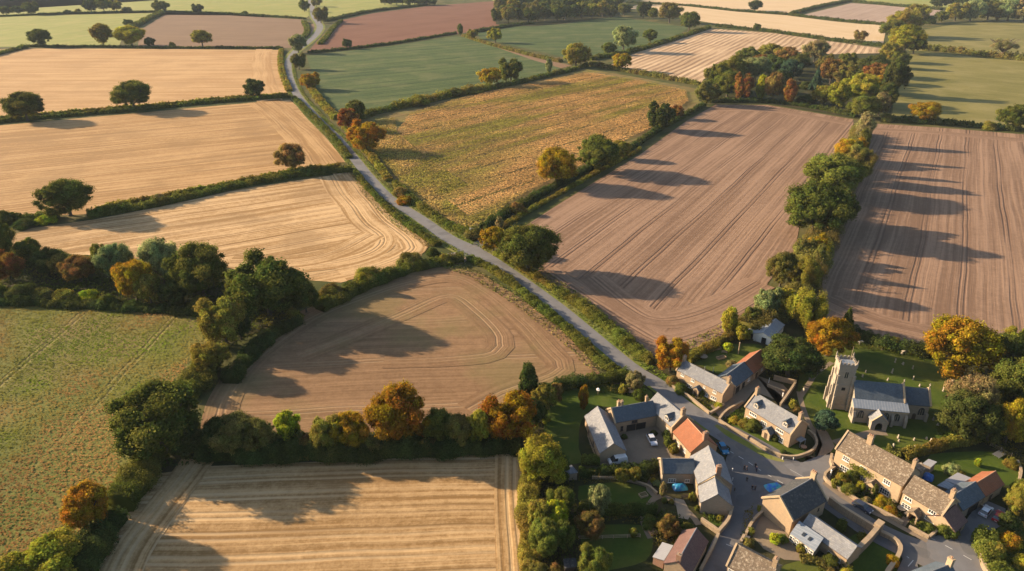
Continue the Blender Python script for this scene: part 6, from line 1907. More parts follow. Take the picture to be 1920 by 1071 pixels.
# 24 metal-roofed garden room
e = mono('garden_room', 'garden room with ribbed metal roof and white windows below the big barn', [(1481.7, 1000.5), (1498.5, 976.5), (1544.5, 1008.5), (1527.5, 1034)], [2.7, 4.0, 4.0, 2.7], 'stone_pale', 'lead')
q = P(1481.7, 1000.5, 2.7); q2 = P(1527.5, 1034, 2.7); dd = (q2 - q); dd.z = 0; Lr = dd.length; dd.normalize(); nn = Vector((-dd.y, dd.x, 0))
if (P(1498.5, 976.5, 4) - q).dot(nn) < 0: nn = -nn
fr = empty('frame_helper', (0, 0, 0)); bpy.data.objects.remove(fr)
for t in (.12, .3, .48, .66, .84):
    b = MB()
    for (a0, a1, z0, z1) in ((-.75, .75, .75, .87), (-.75, .75, 2.13, 2.25), (-.75, -.66, .87, 2.13), (-.05, .05, .87, 2.13), (.66, .75, .87, 2.13), (-.66, -.05, 1.45, 1.51), (.05, .66, 1.45, 1.51)):
        vs = [q + dd * (Lr * t + x) + nn * y + Vector((0, 0, z - q.z)) for z in (z0, z1) for x, y in ((a0, .03), (a1, .03), (a1, .2), (a0, .2))]
        vs = [Vector((*rot2((x - e.location).xy, -e.rotation_euler.z), x.z)) for x in vs]
        b.add(vs, [(0, 3, 2, 1), (4, 5, 6, 7), (0, 1, 5, 4), (1, 2, 6, 5), (2, 3, 7, 6), (3, 0, 4, 7)])
    wn_ = b.build('window', M['white'], e)
    b = MB()
    vs = [q + dd * (Lr * t + x) + nn * y + Vector((0, 0, z - q.z)) for z in (.8, 2.2) for x, y in ((-.7, .1), (.7, .1), (.7, .19), (-.7, .19))]
    vs = [Vector((*rot2((x - e.location).xy, -e.rotation_euler.z), x.z)) for x in vs]
    b.add(vs, [(0, 3, 2, 1), (4, 5, 6, 7), (0, 1, 5, 4), (1, 2, 6, 5), (2, 3, 7, 6), (3, 0, 4, 7)])
    b.build('pane', M['glass'], wn_)
for t in (.35, .6):
    b = MB(); c0 = q + dd * (Lr * t) + nn * 1.6 + Vector((0, 0, .0)); c0 = Vector((*rot2((c0 - e.location).xy, -e.rotation_euler.z), 0)); up = Vector((*rot2(nn.xy.to_3d(), -e.rotation_euler.z), 0)).normalized(); al2 = Vector((-up.y, up.x, 0))
    pts = [c0 + al2 * x + up * y + Vector((0, 0, 3.34 + y * .48 + zz)) for zz in (0, .1) for x, y in ((-.3, -.4), (.3, -.4), (.3, .4), (-.3, .4))]
    b.add(pts, [(0, 3, 2, 1), (4, 5, 6, 7), (0, 1, 5, 4), (1, 2, 6, 5), (2, 3, 7, 6), (3, 0, 4, 7)]); b.build('rooflight', M['glass'], e)
# 25 low slate wing
r, F, L, w, zr, fl = gabled('barn', 'long low slate wing running down from the big stone barn', (1500, 986), (1589, 1049), (1524, 967), 3.0, .75, cat='barn', roof='slate_pale', wall='stone')
fwin(r, F, L, w, [(1558, 1040, (1.6, 1.1)), (1572, 1050, (1.0, 1.0))])
# small grey-roofed hut beyond the corner tree
mono('hut', 'small hut with pale and dark roof right of the yellow-olive corner tree', [(1052, 874), (1072, 872), (1084, 886), (1060, 890)], [2.2, 2.6, 2.6, 2.2], 'stone_grey', 'slate_pale', 'hut')
mono('shed', 'dark low shed at the bottom between the hedge trees and the lawn', [(1056, 1048), (1080, 1046), (1082, 1062), (1058, 1066)], [2.0, 2.2, 2.2, 2.0], 'timber', 'slate_dark', 'shed')

# ---------------------------------------------------------------- church
def church():
    a = P(1554, 766.5); b = P(1591, 770)
    ang = math.atan2((b - a).y, (b - a).x)
    d = Vector((math.cos(ang), math.sin(ang), 0)); n = Vector((-d.y, d.x, 0))
    W0 = (b - a).length
    o = a
    F = Frame(o, ang)
    root = empty('church', o, ang); tag(root, 'medieval stone church with square battlemented tower and blue-grey roofs', 'church')
    # tower height from the front-left parapet corner
    Ht = 5.0
    while Q(F.wld(.35, .35, Ht))[1] > 686 and Ht < 40: Ht += .05
    Ht += .8
    tw = W0 - .9
    x0, x1, y0, y1 = .45, .45 + tw, .45, .45 + tw
    t = MB()
    t.box(x0 - .45, x1 + .45, y0 - .45, y1 + .45, -.3, 1.3); t.box(x0 - .3, x1 + .3, y0 - .3, y1 + .3, 1.301, 1.7)
    t.box(x0 - .12, x1 + .12, y0 - .12, y1 + .12, 1.701, Ht * .52); t.box(x0 - .18, x1 + .18, y0 - .18, y1 + .18, Ht * .52, Ht * .535)
    t.box(x0, x1, y0, y1, Ht * .535, Ht * .82); t.box(x0 - .1, x1 + .1, y0 - .1, y1 + .1, Ht * .82, Ht * .832)
    t.box(x0, x1, y0, y1, Ht * .832, Ht - .9)
    tower = t.build('tower', M['church'], root)
    for cx, sx in ((x0, -1), (x1, 1)):             # angle buttresses, stepped
        for cy, sy in ((y0, -1), (y1, 1)):
            q = MB()
            for (zz0, zz1, pr) in ((-.3, Ht * .3, 1.0), (Ht * .3 + .001, Ht * .55, .72), (Ht * .55 + .001, Ht * .74, .42)):
                xa, xb = sorted((cx - sx * .55, cx + sx * .05)); ya, yb = sorted((cy - sy * .3, cy + sy * pr))
                q.box(xa, xb, ya, yb, zz0, zz1)
                xa, xb = sorted((cx - sx * .3, cx + sx * pr)); ya, yb = sorted((cy - sy * .553, cy + sy * .053))
                q.box(xa, xb, ya, yb, zz0, zz1 - .003)
            q.build('buttress', M['church'], tower)
    pr = MB()                                      # parapet with battlements
    zt = Ht - .9
    for (ax0, ax1, ay0, ay1) in ((x0 - .16, x1 + .16, y0 - .16, y0 + .3), (x0 - .16, x1 + .16, y1 - .3, y1 + .16), (x0 - .16, x0 + .3, y0 + .3, y1 - .3), (x1 - .3, x1 + .16, y0 + .3, y1 - .3)):
        pr.box(ax0, ax1, ay0, ay1, zt - .35, zt + .35)
        lx = ax1 - ax0 > ay1 - ay0
        n_ = 5
        for k in range(n_):
            if lx:
                s = (ax1 - ax0) / (n_ * 2 - 1); pr.box(ax0 + s * 2 * k, ax0 + s * (2 * k + 1), ay0, ay1, zt + .351, zt + .95)
            else:
                s = (ay1 - ay0) / (n_ * 2 - 1); pr.box(ax0, ax1, ay0 + s * 2 * k + .01, ay0 + s * (2 * k + 1) - .01, zt + .351, zt + .95)
    pr.build('battlement', M['church'], tower)
    rf = MB(); rf.prism([(y0 + .31, zt + .0), (y1 - .31, zt + .0), ((y0 + y1) / 2, zt + .5)], 'x', x0 + .31, x1 - .31); rf.build('tower_roof', M['lead'], tower)
    for cx in (x0, x1):
        for cy in (y0, y1):
            q = MB(); q.box(cx - .13, cx + .13, cy - .13, cy + .13, zt + .4, zt + 1.25)
            q.add([(cx - .19, cy - .17, zt + 1.25), (cx + .19, cy - .17, zt + 1.25), (cx + .19, cy + .17, zt + 1.25), (cx - .19, cy + .17, zt + 1.25), (cx, cy, zt + 2.5)], [(0, 1, 2, 3), (0, 1, 4), (1, 2, 4), (2, 3, 4), (3, 0, 4)])
            q.build('pinnacle', M['church'], tower)
    q = MB(); fxp, fyp = x1 - .9, y1 - .9; q.tube([(fxp, fyp, zt), (fxp, fyp, zt + 4.6)], [.07, .05], 8); q.build('flagpole', M['wood'], tower)
    xm, ym = (x0 + x1) / 2, (y0 + y1) / 2
    gothic(tower, 'f', 0, y0, xm, Ht * .68, .9, 2.3, 2); gothic(tower, 'l', x0, 0, ym, Ht * .68, .9, 2.3, 2)
    gothic(tower, 'l', x0 - .12, 0, ym, Ht * .16, 1.6, Ht * .26, 3)
    ck = MB(); ck.box(xm - .5, xm + .5, y0 - .16, y0 - .12, Ht * .42, Ht * .42 + 1.0); ck.build('niche', M['dark'], tower)
    # nave
    xe = F.ground(1692, 751, 6.0)[0]; xs = F.ground(1597, 750, 6.0)[0]
    nw_s = F.ground(1640, 750.5, 6.4)[1]
    pit = .95
    # ridge
    zrn = 6.4
    for i in range(100):
        zrn = 6.4 + i * .05; yr = F.ground(1644, 715.3, zrn)[1]
        if (zrn - 6.4) / max(.1, yr - nw_s) > pit: break
    nw = 2 * (yr - nw_s)
    print('NAVE x', xs, xe, 'y', nw_s, 'w', nw, 'zr', zrn)
    L = xe - xs
    wl = MB(); wl.prism([(nw_s + .3, -.3), (nw_s + nw - .3, -.3), (nw_s + nw - .3, 6.3), (yr, zrn - .25), (nw_s + .3, 6.3)], 'x', x1 + .2, xe - .15); nave = wl.build('nave_wall', M['church'], root)
    rb = MB(); gable_roof(rb, xe - x1 - .1, nw, 6.4, pit, ox=0, xo=x1 + .1, yo=nw_s); rb.build('nave_roof', M['slate'], root)
    def coping(x, y_, w_, he, zr, cross=True):
        c = MB(); c.prism([(y_ - .15, he - .3), (y_ - .15, he + .2), (y_ + w_ / 2, zr + .35), (y_ + w_ + .15, he + .2), (y_ + w_ + .15, he - .3), (y_ + w_ / 2, zr - .2)], 'x', x - .2, x + .25)
        c.build('gable_coping', M['stone_pale'], root)
        if cross:
            q = MB(); q.box(x - .06, x + .1, y_ + w_ / 2 - .08, y_ + w_ / 2 + .08, zr + .3, zr + 1.5); q.box(x - .05, x + .09, y_ + w_ / 2 - .4, y_ + w_ / 2 + .4, zr + .95, zr + 1.12); q.build('cross', M['church'], root)
    coping(xe, nw_s, nw, 6.4, zrn)
    # south aisle with lean-to lead roof
    ys = F.ground(1650, 769, 4.9)[1]
    axs = F.ground(1593, 793, 0)[0] + .4; axe = F.ground(1698, 797, 0)[0] - .6
    al = MB(); al.prism([(ys + .15, -.3), (nw_s + .29, -.3), (nw_s + .29, 6.1), (ys + .15, 4.75)], 'x', axs, axe); al.build('aisle_wall', M['church'], root)
    ar = MB(); ar.prism([(ys - .15, 4.85), (ys - .15, 5.0), (nw_s + .15, 6.42), (nw_s + .15, 6.25)], 'x', axs - .15, axe + .15); ar.build('aisle_roof', M['lead'], root)
    pp = MB(); pp.box(axs - .1, axe + .1, ys - .0, ys + .14, 4.35, 4.7); pp.build('string_course', M['stone_pale'], root)
    for u in (1613, 1661, 1682):
        c = F.hit_y(u, 780, ys + .15)[0]; gothic(root, 'f', 0, ys + .15, c, 1.5, 1.7, 2.5, 3)
    gothic(root, 'l', axs, 0, (ys + nw_s) / 2, 1.6, 1.3, 2.4, 2)
    for xx in (axs + .35, F.hit_y(1671, 790, ys)[0], axe - .35):
        q = MB(); q.box(xx - .35, xx + .35, ys - .75, ys + .16, -.3, 2.4); q.prism([(ys - .75, 2.401), (ys + .14, 2.401), (ys + .14, 3.7), (ys - .1, 3.7)], 'x', xx - .35, xx + .35); q.build('buttress', M['church'], root)
    # chancel
    cs = F.ground(1720, 760, 5.0)[1]
    for i in range(100):
        zc = 5.0 + i * .05; yc_ = F.ground(1716, 725.5, zc)[1]
        if (zc - 5.0) / max(.1, yc_ - cs) > .95: break
    cw = 2 * (yc_ - cs); xc = F.ground(1744, 760.5, 5.0)[0]
    print('CHANCEL', xc, cs, cw, zc)
    wl = MB(); wl.prism([(cs + .25, -.3), (cs + cw - .25, -.3), (cs + cw - .25, 4.9), (yc_, zc - .22), (cs + .25, 4.9)], 'x', xe - .14, xc - .1); wl.build('chancel_wall', M['church'], root)
    rb = MB(); gable_roof(rb, xc - xe - .26, cw, 5.0, .95, ox=0, xo=xe + .26, yo=cs); rb.build('chancel_roof', M['slate'], root)
    coping(xc, cs, cw, 5.0, zc)
    c = F.hit_y(1728, 770, cs + .25)[0]; gothic(root, 'f', 0, cs + .25, c, 1.6, 1.7, 2.5, 3)
    c2 = F.hit_y(1714, 778, cs + .25)[0]; b_ = MB(); b_.prism(arch_poly(c2, 0, 1.0, 2.1), 'y', cs + .2, cs + .24); b_.build('priest_door', M['timber'], root)
    for xx in (xc - .5,):
        q = MB(); q.box(xx - .35, xx + .35, cs - .7, cs + .26, -.3, 2.6); q.build('buttress', M['church'], root)
    # porch
    pl = F.ground(1633, 806.8); pr_ = F.ground(1658, 808.3)
    px0, px1, py = pl[0] - .3, pr_[0] + .3, min(pl[1], pr_[1])
    xm = (px0 + px1) / 2; pw = px1 - px0; hz = 3.0; hr = hz + pw * .52
    q = MB()
    q.box(px0, px0 + .5, py + .45, ys + .14, -.3, hz); q.box(px1 - .5, px1, py + .45, ys + .14, -.3, hz)
    ap = arch_poly(xm, 0, pw * .46, 2.6); outer = [(px0, 0), (px1, 0), (px1, hz), (xm, hr), (px0, hz)]
    # front wall with an arched opening
    bmx = bmesh.new()
    left = [(px0, 0), (px0, hz), (xm, hr)]; half = len(ap) // 2
    arch_r = ap[1:2 + 6 + 1]; arch_l = [ap[0]] + ap[:7:-1]
    apex = (xm, 2.6)
    rp = [(px1, 0), (px1, hz), (xm, hr)] + [apex] + [p for p in reversed(ap[1:8])]
    lp = [(px0, 0), (px0, hz), (xm, hr)] + [apex] + [(2 * xm - p[0], p[1]) for p in reversed(ap[1:8])]
    for pl_ in (rp, lp):
        cl_ = []
        for p in pl_:
            if not cl_ or (abs(p[0] - cl_[-1][0]) + abs(p[1] - cl_[-1][1])) > .01: cl_.append(p)
        q.prism(cl_, 'y', py, py + .45)
    po = q.build('porch', M['church'], root)
    q = MB(); q.box(px0 + .51, px1 - .51, ys + .05, ys + .13, 0, 2.9); q.build('porch_door', M['timber'], po)
    q = MB()
    for s in (-1, 1):
        q.prism([(xm + s * (pw / 2 + .25), hz - .25), (xm + s * (pw / 2 + .25), hz - .08), (xm, hr + .12), (xm, hr - .02)], 'y', py + .35, ys + .1)
    q.build('porch_roof', M['slate_pale'], po)
    q = MB(); q.prism([(px0 - .2, hz - .3), (px0 - .2, hz - .02), (xm, hr + .28), (px1 + .2, hz - .02), (px1 + .2, hz - .3), (xm, hr - .02)], 'y', py - .12, py + .34); q.build('gable_coping', M['stone_pale'], po)
church()

# ---------------------------------------------------------------- garden and field walls
def stone_wall(px, label, h=1.0, t=.5, name='stone_wall', mat='drystone', cap=True):
    pts = catmull(W(px), 1.2); pts = [Vector((p.x, p.y, 0)) for p in pts]
    mid = pts[len(pts) // 2].copy()
    rr = random.Random(int(px[0][0] * 7 + px[0][1]))
    def strip(z0, z1, th, jit):
        b = MB(); vs, fs = [], []
        for i, p in enumerate(pts):
            d = pts[min(i + 1, len(pts) - 1)] - pts[max(i - 1, 0)]; d.normalize(); n = Vector((-d.y, d.x, 0))
            j = rr.uniform(-jit, jit)
            for sd, z in ((-1, z0), (1, z0), (1, z1 + j), (-1, z1 + j)):
                q = p - mid + n * sd * th / 2; vs.append((q.x, q.y, z))
        for i in range(len(pts) - 1):
            for k in range(4):
                a, c = i * 4 + k, i * 4 + (k + 1) % 4
                fs.append((a, a + 4, c + 4, c))
        fs += [(0, 1, 2, 3), tuple(len(vs) - 4 + k for k in (3, 2, 1, 0))]
        b.add(vs, fs); return b
    e = empty(name, mid); tag(e, label, 'wall')
    strip(-.2, h, t, .0).build('wall_body', M[mat], e)
    if cap: strip(h + .003, h + .13, t + .1, .045).build('coping', M['stone_pale'], e)
    return e

WALLS = [
    ([(1260, 727), (1290, 746), (1330, 778)], 'garden wall along the road before the long cottage', .9, .5),
    ([(1331, 778), (1340, 773), (1356, 762)], 'short return wall at the gable of the long cottage', .9, .5),
    ([(1348, 790), (1362, 774), (1392, 757)], 'left side wall of the dormer cottage garden', 1.0, .5),
    ([(1348, 792), (1368, 805), (1402, 824)], 'front wall of the dormer cottage, left of the gate', 1.0, .5),
    ([(1406, 827), (1435, 845), (1462, 858)], 'front wall of the dormer cottage, right of the gate', 1.0, .5),
    ([(1462, 859), (1490, 861), (1518, 852), (1530, 838), (1526, 822), (1514, 812)], 'curved wall round the end of the dormer cottage garden', 1.1, .5),
    ([(1564, 880), (1546, 893), (1550, 906), (1580, 925), (1610, 944)], 'curved front wall of the largest stone house', 1.0, .5),
    ([(1612, 946), (1650, 962), (1692, 985)], 'front wall below the golden bushes of the largest house', 1.0, .5),
    ([(1703, 992), (1740, 1012)], 'low front wall of the smaller stone house', 1.0, .5),
    ([(1740, 1012), (1758, 998)], 'return wall at the corner of the smaller stone house', 1.0, .5),
    ([(1560, 880), (1556, 868), (1558, 858)], 'short ivy wall at the gable of the largest house', 1.4, .5),
    ([(1462, 765), (1476, 745), (1490, 724)], 'yard wall beside the church path', 1.5, .5),
    ([(1450, 712), (1492, 722)], 'upper yard wall beneath the huge yew', 1.5, .5),
    ([(1438, 726), (1470, 738)], 'inner yard wall left of the church path', 1.0, .4),
    ([(1553, 945), (1580, 965), (1612, 985), (1640, 1002)], 'high roadside wall of the sunken yard', 2.2, .6),
    ([(1642, 1002), (1625, 1022), (1605, 1042)], 'thick sunlit wall end of the sunken yard', 2.4, .9),
    ([(1650, 1003), (1672, 1014), (1686, 1030), (1680, 1052), (1662, 1078), (1655, 1095)], 'curved wall round the corner lawn by the side road', 1.2, .8),
    ([(1431, 962), (1412, 980), (1398, 1005)], 'lane wall beside the big barn drive', 1.0, .5),
    ([(1394, 1010), (1388, 1022)], 'short lane wall stub above the speckled roof', 1.2, .5),
    ([(1372, 958), (1364, 982), (1346, 1004)], 'curving wall of the small plot at the lane fork', 1.5, .6),
    ([(1314, 980), (1346, 1002)], 'wall between the small plot and the plum-tiled house', 1.4, .5),
    ([(1346, 1006), (1336, 1030), (1312, 1075)], 'lane wall below the plum-tiled house', 1.0, .5),
    ([(1838, 1045), (1842, 1065), (1856, 1085), (1880, 1110)], 'curved sunlit wall at the lower right corner', 1.3, .7),
    ([(1110, 898), (1160, 900), (1210, 912), (1232, 928)], 'low wall along the upper garden lawn', .7, .4),
    ([(1905, 870), (1912, 890), (1902, 925), (1890, 960)], 'wall down the right side of the right garden', 1.2, .5),
    ([(1640, 1002), (1648, 994)], 'gate pier wall beside the road at the sunken yard', 2.8, 1.4),
    ([(1818, 935), (1850, 962)], 'yard wall behind the parked cars', 1.0, .4),
]
for px, lb, h, t in WALLS: stone_wall(px, lb, h, t)
# timber fence in the gardens
def rail_fence(px, label, h=1.2):
    pts = catmull(W(px), 2.4); pts = [Vector((p.x, p.y, 0)) for p in pts]; mid = pts[0].copy()
    e = empty('fence', mid); tag(e, label, 'fence')
    for p in pts:
        q = p - mid; b = MB(); b.box(q.x - .07, q.x + .07, q.y - .07, q.y + .07, -.2, h + .1); b.build('post', M['wood'], e)
    for i in range(len(pts) - 1):
        b = MB()
        for z in (.35, .75, 1.1): b.tube([pts[i] - mid + Vector((0, 0, z)), pts[i + 1] - mid + Vector((0, 0, z))], .05, 4)
        b.build('rail', M['wood'], e)
rail_fence([(1104, 800), (1102, 820), (1112, 848), (1118, 862)], 'timber rail fence along the lawn side of the long courtyard barn')
rail_fence([(1856, 836), (1895, 858)], 'pale rail fence behind the grey garden table', 1.4)
rail_fence([(1085, 1012), (1150, 1010), (1200, 1008)], 'thin rail fence between the lower garden lawns', .9)
rail_fence([(1088, 946), (1140, 948)], 'thin rail fence below the upper garden lawn', .9)

# ---------------------------------------------------------------- cars
def paint(name, c): return plain(name, c, .28, .15, .6, .03)
M['car_silver'] = paint('silver_paint', (.60, .62, .66)); M['car_white'] = paint('white_car_paint', (.78, .78, .78)); M['car_blue'] = paint('blue_car_paint', (.02, .17, .33))
M['car_navy'] = paint('navy_car_paint', (.035, .045, .075)); M['car_red'] = paint('red_car_paint', (.35, .025, .03))


def car(u, v, u2, v2, colr, label, kind='hatch'):
    """u, v = centre on the ground, u2, v2 = towards the nose"""
    c = P(u, v); d = P(u2, v2) - c
    e = empty('van' if kind == 'van' else 'car', (c.x, c.y, .22), math.atan2(d.y, d.x)); tag(e, label, 'van' if kind == 'van' else 'car')
    if kind == 'van': L, Wd, H = 5.0, 1.95, 1.95; prof = [(-2.5, .3), (-2.5, 1.0), (-2.42, 1.05), (1.35, 1.08), (2.35, .98), (2.5, .75), (2.5, .3)]; cab = [(-2.4, 1.05), (-2.32, 1.9), (-2.1, 1.95), (.9, 1.95), (1.9, 1.06)]
    else: L, Wd, H = 4.5, 1.85, 1.5; prof = [(-2.25, .3), (-2.25, .85), (-2.1, .95), (1.0, .98), (2.0, .85), (2.2, .7), (2.25, .3)]; cab = [(-2.05, .95), (-1.75, 1.42), (-1.45, 1.5), (.2, 1.5), (1.15, .96)]
    def loft(pr, w0, w1, z0, z1):
        vs, fs = [], []; n = len(pr)
        for s in (-1, 1):
            for x, z in pr:
                t = 0 if z1 == z0 else max(0, min(1, (z - z0) / (z1 - z0)))
                vs.append((x * 1.0, s * (w0 + (w1 - w0) * t) / 2, z))
        fs = [tuple(range(n)), tuple(reversed(range(n, 2 * n)))] + [(i, (i + 1) % n, n + (i + 1) % n, n + i) for i in range(n)]
        return vs, fs
    b = MB(); b.add(*loft(prof, Wd, Wd - .08, .3, 1.0))
    top = cab[2][1]
    b.add(*loft([(cab[2][0] - .05, top - .05), (cab[2][0], top), (cab[3][0], top), (cab[3][0] + .06, top - .05)], Wd - .42, Wd - .5, top - .05, top))
    for s in (-1, 1):                                # pillars
        for xx in (cab[1][0] + .3, (cab[2][0] + cab[3][0]) / 2):
            b.add([(xx, s * (Wd / 2 - .06), cab[0][1]), (xx + .12, s * (Wd / 2 - .06), cab[0][1]), (xx + .12, s * (Wd / 2 - .235), top - .02), (xx, s * (Wd / 2 - .235), top - .02),
                   (xx, s * (Wd / 2 - .12), cab[0][1]), (xx + .12, s * (Wd / 2 - .12), cab[0][1]), (xx + .12, s * (Wd / 2 - .28), top - .02), (xx, s * (Wd / 2 - .28), top - .02)],
                  [(0, 1, 2, 3), (4, 5, 6, 7), (0, 4, 7, 3), (1, 5, 6, 2)])
    me = b.mesh('body'); bo = new_obj('body', me, M[colr], e)
    mod = bo.modifiers.new('edge_softening', 'BEVEL'); mod.width = .05; mod.segments = 2; mod.limit_method = 'ANGLE'
    g = MB(); g.add(*loft(cab[:2] + [(cab[2][0], top - .02), (cab[3][0], top - .02)] + cab[4:], Wd - .1, Wd - .44, cab[0][1], top)); g.build('windscreen' if 0 else 'glazing', M['glass'] if kind != 'van' else M['glass'], e)
    if kind == 'van':
        q = MB(); q.add(*loft([(-2.42, 1.04), (-2.34, 1.88), (-2.1, 1.955), (.2, 1.955), (.35, 1.04)], Wd - .08, Wd - .4, 1.04, 1.955)); q.build('cargo_side', M[colr], e)
    for x in (-L * .3, L * .31):
        for s in (-1, 1):
            q = MB(); q.tube([(x, s * (Wd / 2 - .24), .33), (x, s * (Wd / 2 + .02), .33)], .34, 18); wl = q.build('wheel', M['tyre'], e)
            q = MB(); q.tube([(x, s * (Wd / 2 + .0), .33), (x, s * (Wd / 2 + .035), .33)], .2, 12); q.build('rim', M['steel'], wl)
    for s in (-1, 1):
        q = MB(); q.box(L / 2 - .12, L / 2 + .015, s * (Wd / 2 - .36) - .2, s * (Wd / 2 - .36) + .2, .62, .76); q.build('headlight', M['lamp'], e)
        q = MB(); q.box(-L / 2 - .015, -L / 2 + .1, s * (Wd / 2 - .3) - .16, s * (Wd / 2 - .3) + .16, .72, .9); q.build('tail_light', M['taillamp'], e)
        q = MB(); q.box(cab[4][0] - .35, cab[4][0] - .2, s * (Wd / 2 + .09) - .1, s * (Wd / 2 + .09) + .1, cab[0][1] + .02, cab[0][1] + .16); q.build('mirror', M[colr], e)
    q = MB(); q.box(-L / 2 - .02, -L / 2 + .05, -.26, .26, .45, .56); q.build('number_plate', M['white'], e)
    return e


car(1222, 829, 1227, 839, 'car_silver', 'silver car parked in the gravel courtyard')
car(1158, 868, 1145, 870, 'car_white', 'white van at the gable of the long courtyard barn', 'van')
car(1355, 845, 1361, 855, 'car_blue', 'bright blue car on the road by the orange-roofed house')
car(1616, 955, 1627, 962, 'car_navy', 'dark navy estate car on the road below the stone houses')
car(1847, 963, 1853, 956, 'car_silver', 'pale silver hatchback left of the red car')
car(1871, 973, 1877, 964, 'car_red', 'red car right of the silver hatchback')

# ---------------------------------------------------------------- people
M['skin'] = plain('skin', (.28, .16, .11), .6); M['hair'] = plain('dark_hair', (.04, .03, .02), .8)
M['coat_black'] = plain('black_coat', (.02, .02, .025), .85); M['coat_navy'] = plain('navy_coat', (.025, .04, .10), .85); M['trousers'] = plain('dark_trousers', (.03, .03, .04), .9); M['coat_grey'] = plain('grey_coat', (.09, .08, .09), .85)


def skinned(verts, edges, radii, root=0, sub=1):
    me = bpy.data.meshes.new('t'); me.from_pydata(verts, edges, []); o = bpy.data.objects.new('t', me); COL.objects.link(o)
    m = o.modifiers.new('s', 'SKIN'); 
    for i, r in enumerate(radii): me.skin_vertices[0].data[i].radius = (r, r)
    me.skin_vertices[0].data[root].use_root = True
    s = o.modifiers.new('u', 'SUBSURF'); s.levels = sub
    dg = bpy.context.evaluated_depsgraph_get(); dg.update()
    out = bpy.data.meshes.new_from_object(o.evaluated_get(dg)); bpy.data.objects.remove(o)
    return out


def person_meshes(st):
    """st = stride; figure 1.75 m tall walking along +x"""
    V = [(0, 0, .93), (0, 0, 1.12), (0, 0, 1.36), (0, 0, 1.5), (0.01, 0, 1.62), (0.02, 0, 1.73)]; E = [(0, 1), (1, 2), (2, 3), (3, 4), (4, 5)]; Rr = [.135, .125, .14, .055, .095, .075]
    def add(p, r, par): V.append(p); Rr.append(r); E.append((par, len(V) - 1)); return len(V) - 1
    for s in (-1, 1):
        h = add((0, s * .10, .86), .09, 0); k = add((s * st * .5 + .03, s * .10, .48), .062, h); a = add((s * st, s * .10, .09), .04, k); add((s * st + .17, s * .11, .04), .032, a)
        sh = add((0, s * .19, 1.4), .06, 2); el = add((-s * st * .3, s * .25, 1.13), .043, sh); wr = add((-s * st * .6 + .04, s * .25, .9), .028, el)
        pm = add((-s * st * .6 + .07, s * .25, .83), .03, wr)
        for j, (dx, ln) in enumerate(((-.03, .07), (-.01, .085), (.012, .08), (.032, .062))): 
            f = add((V[pm][0] + dx, s * .25, .78), .009, pm); add((V[f][0] + .012, s * .24, .78 - ln * .6), .008, f)
        add((V[pm][0] + .055, s * .235, .80), .009, pm)
    body = skinned(V, E, Rr)
    # coat and trousers follow the body
    cv = [(0, 0, .88), (0, 0, 1.12), (0, 0, 1.38), (0, 0, 1.45)]; ce = [(0, 1), (1, 2), (2, 3)]; cr = [.165, .155, .165, .085]
    for s in (-1, 1):
        b = len(cv); cv += [(0, s * .2, 1.4), (-s * st * .3, s * .255, 1.13), (-s * st * .56 + .03, s * .255, .94)]; ce += [(2, b), (b, b + 1), (b + 1, b + 2)]; cr += [.08, .062, .05]
    coat = skinned(cv, ce, cr)
    tv = [(0, 0, .9)]; te = []; tr = [.14]
    for s in (-1, 1):
        b = len(tv); tv += [(0, s * .10, .84), (s * st * .5 + .03, s * .10, .48), (s * st, s * .10, .12)]; te += [(0, b), (b, b + 1), (b + 1, b + 2)]; tr += [.105, .078, .062]
    tro = skinned(tv, te, tr)
    hair = skinned([(-.02, 0, 1.66), (-.015, 0, 1.76)], [(0, 1)], [.098, .08])
    body.materials.append(M['skin']); hair.materials.append(M['hair'])
    # face: eyes, nose and mouth are set into the head mesh
    bm = bmesh.new(); bm.from_mesh(body)
    for y in (-.035, .035): bmesh.ops.create_icosphere(bm, subdivisions=1, radius=.014, matrix=__import__('mathutils').Matrix.Translation((.1, y, 1.66)))
    bmesh.ops.create_cone(bm, segments=6, radius1=.02, radius2=.004, depth=.05, cap_ends=True, matrix=__import__('mathutils').Matrix.Translation((.115, 0, 1.635)))
    for y in (-.095, .095): bmesh.ops.create_icosphere(bm, subdivisions=1, radius=.028, matrix=__import__('mathutils').Matrix.Translation((0, y, 1.65)))
    bm.to_mesh(body); bm.free()
    return body, coat, tro, hair


PM = [person_meshes(.28), person_meshes(.12)]
def person(u, v, ang, pose, coat, label):
    p = P(u, v); e = empty('person', (p.x, p.y, .22), ang); tag(e, label, 'person')
    b, c, t, h = PM[pose]
    COL.objects.link(o := bpy.data.objects.new('body', b)); o.parent = e
    cm = c.copy(); cm.materials.append(M[coat]); new = bpy.data.objects.new('coat', cm); COL.objects.link(new); new.parent = e
    tm = t.copy(); tm.materials.append(M['trousers']); new = bpy.data.objects.new('trousers', tm); COL.objects.link(new); new.parent = e
    COL.objects.link(o2 := bpy.data.objects.new('hair', h)); o2.parent = e
person(1394.5, 883, -1.1, 1, 'coat_black', 'person in black left of the pair nearest the blue car')
person(1399, 884.5, -1.1, 0, 'coat_grey', 'person in grey right of the pair nearest the blue car')
person(1415.5, 879, -2.2, 1, 'coat_black', 'person in black behind the one in navy at the dashed line')
person(1417.5, 886, -2.0, 0, 'coat_navy', 'tall person in a navy coat at the dashed line')
person(1399.5, 905, -1.6, 1, 'coat_black', 'person walking alone in the middle of the square')
person(1409.5, 920.5, -1.5, 0, 'coat_black', 'left person of the pair nearest the south lane')
person(1414.5, 921.5, -1.5, 1, 'coat_grey', 'right person of the pair nearest the south lane')

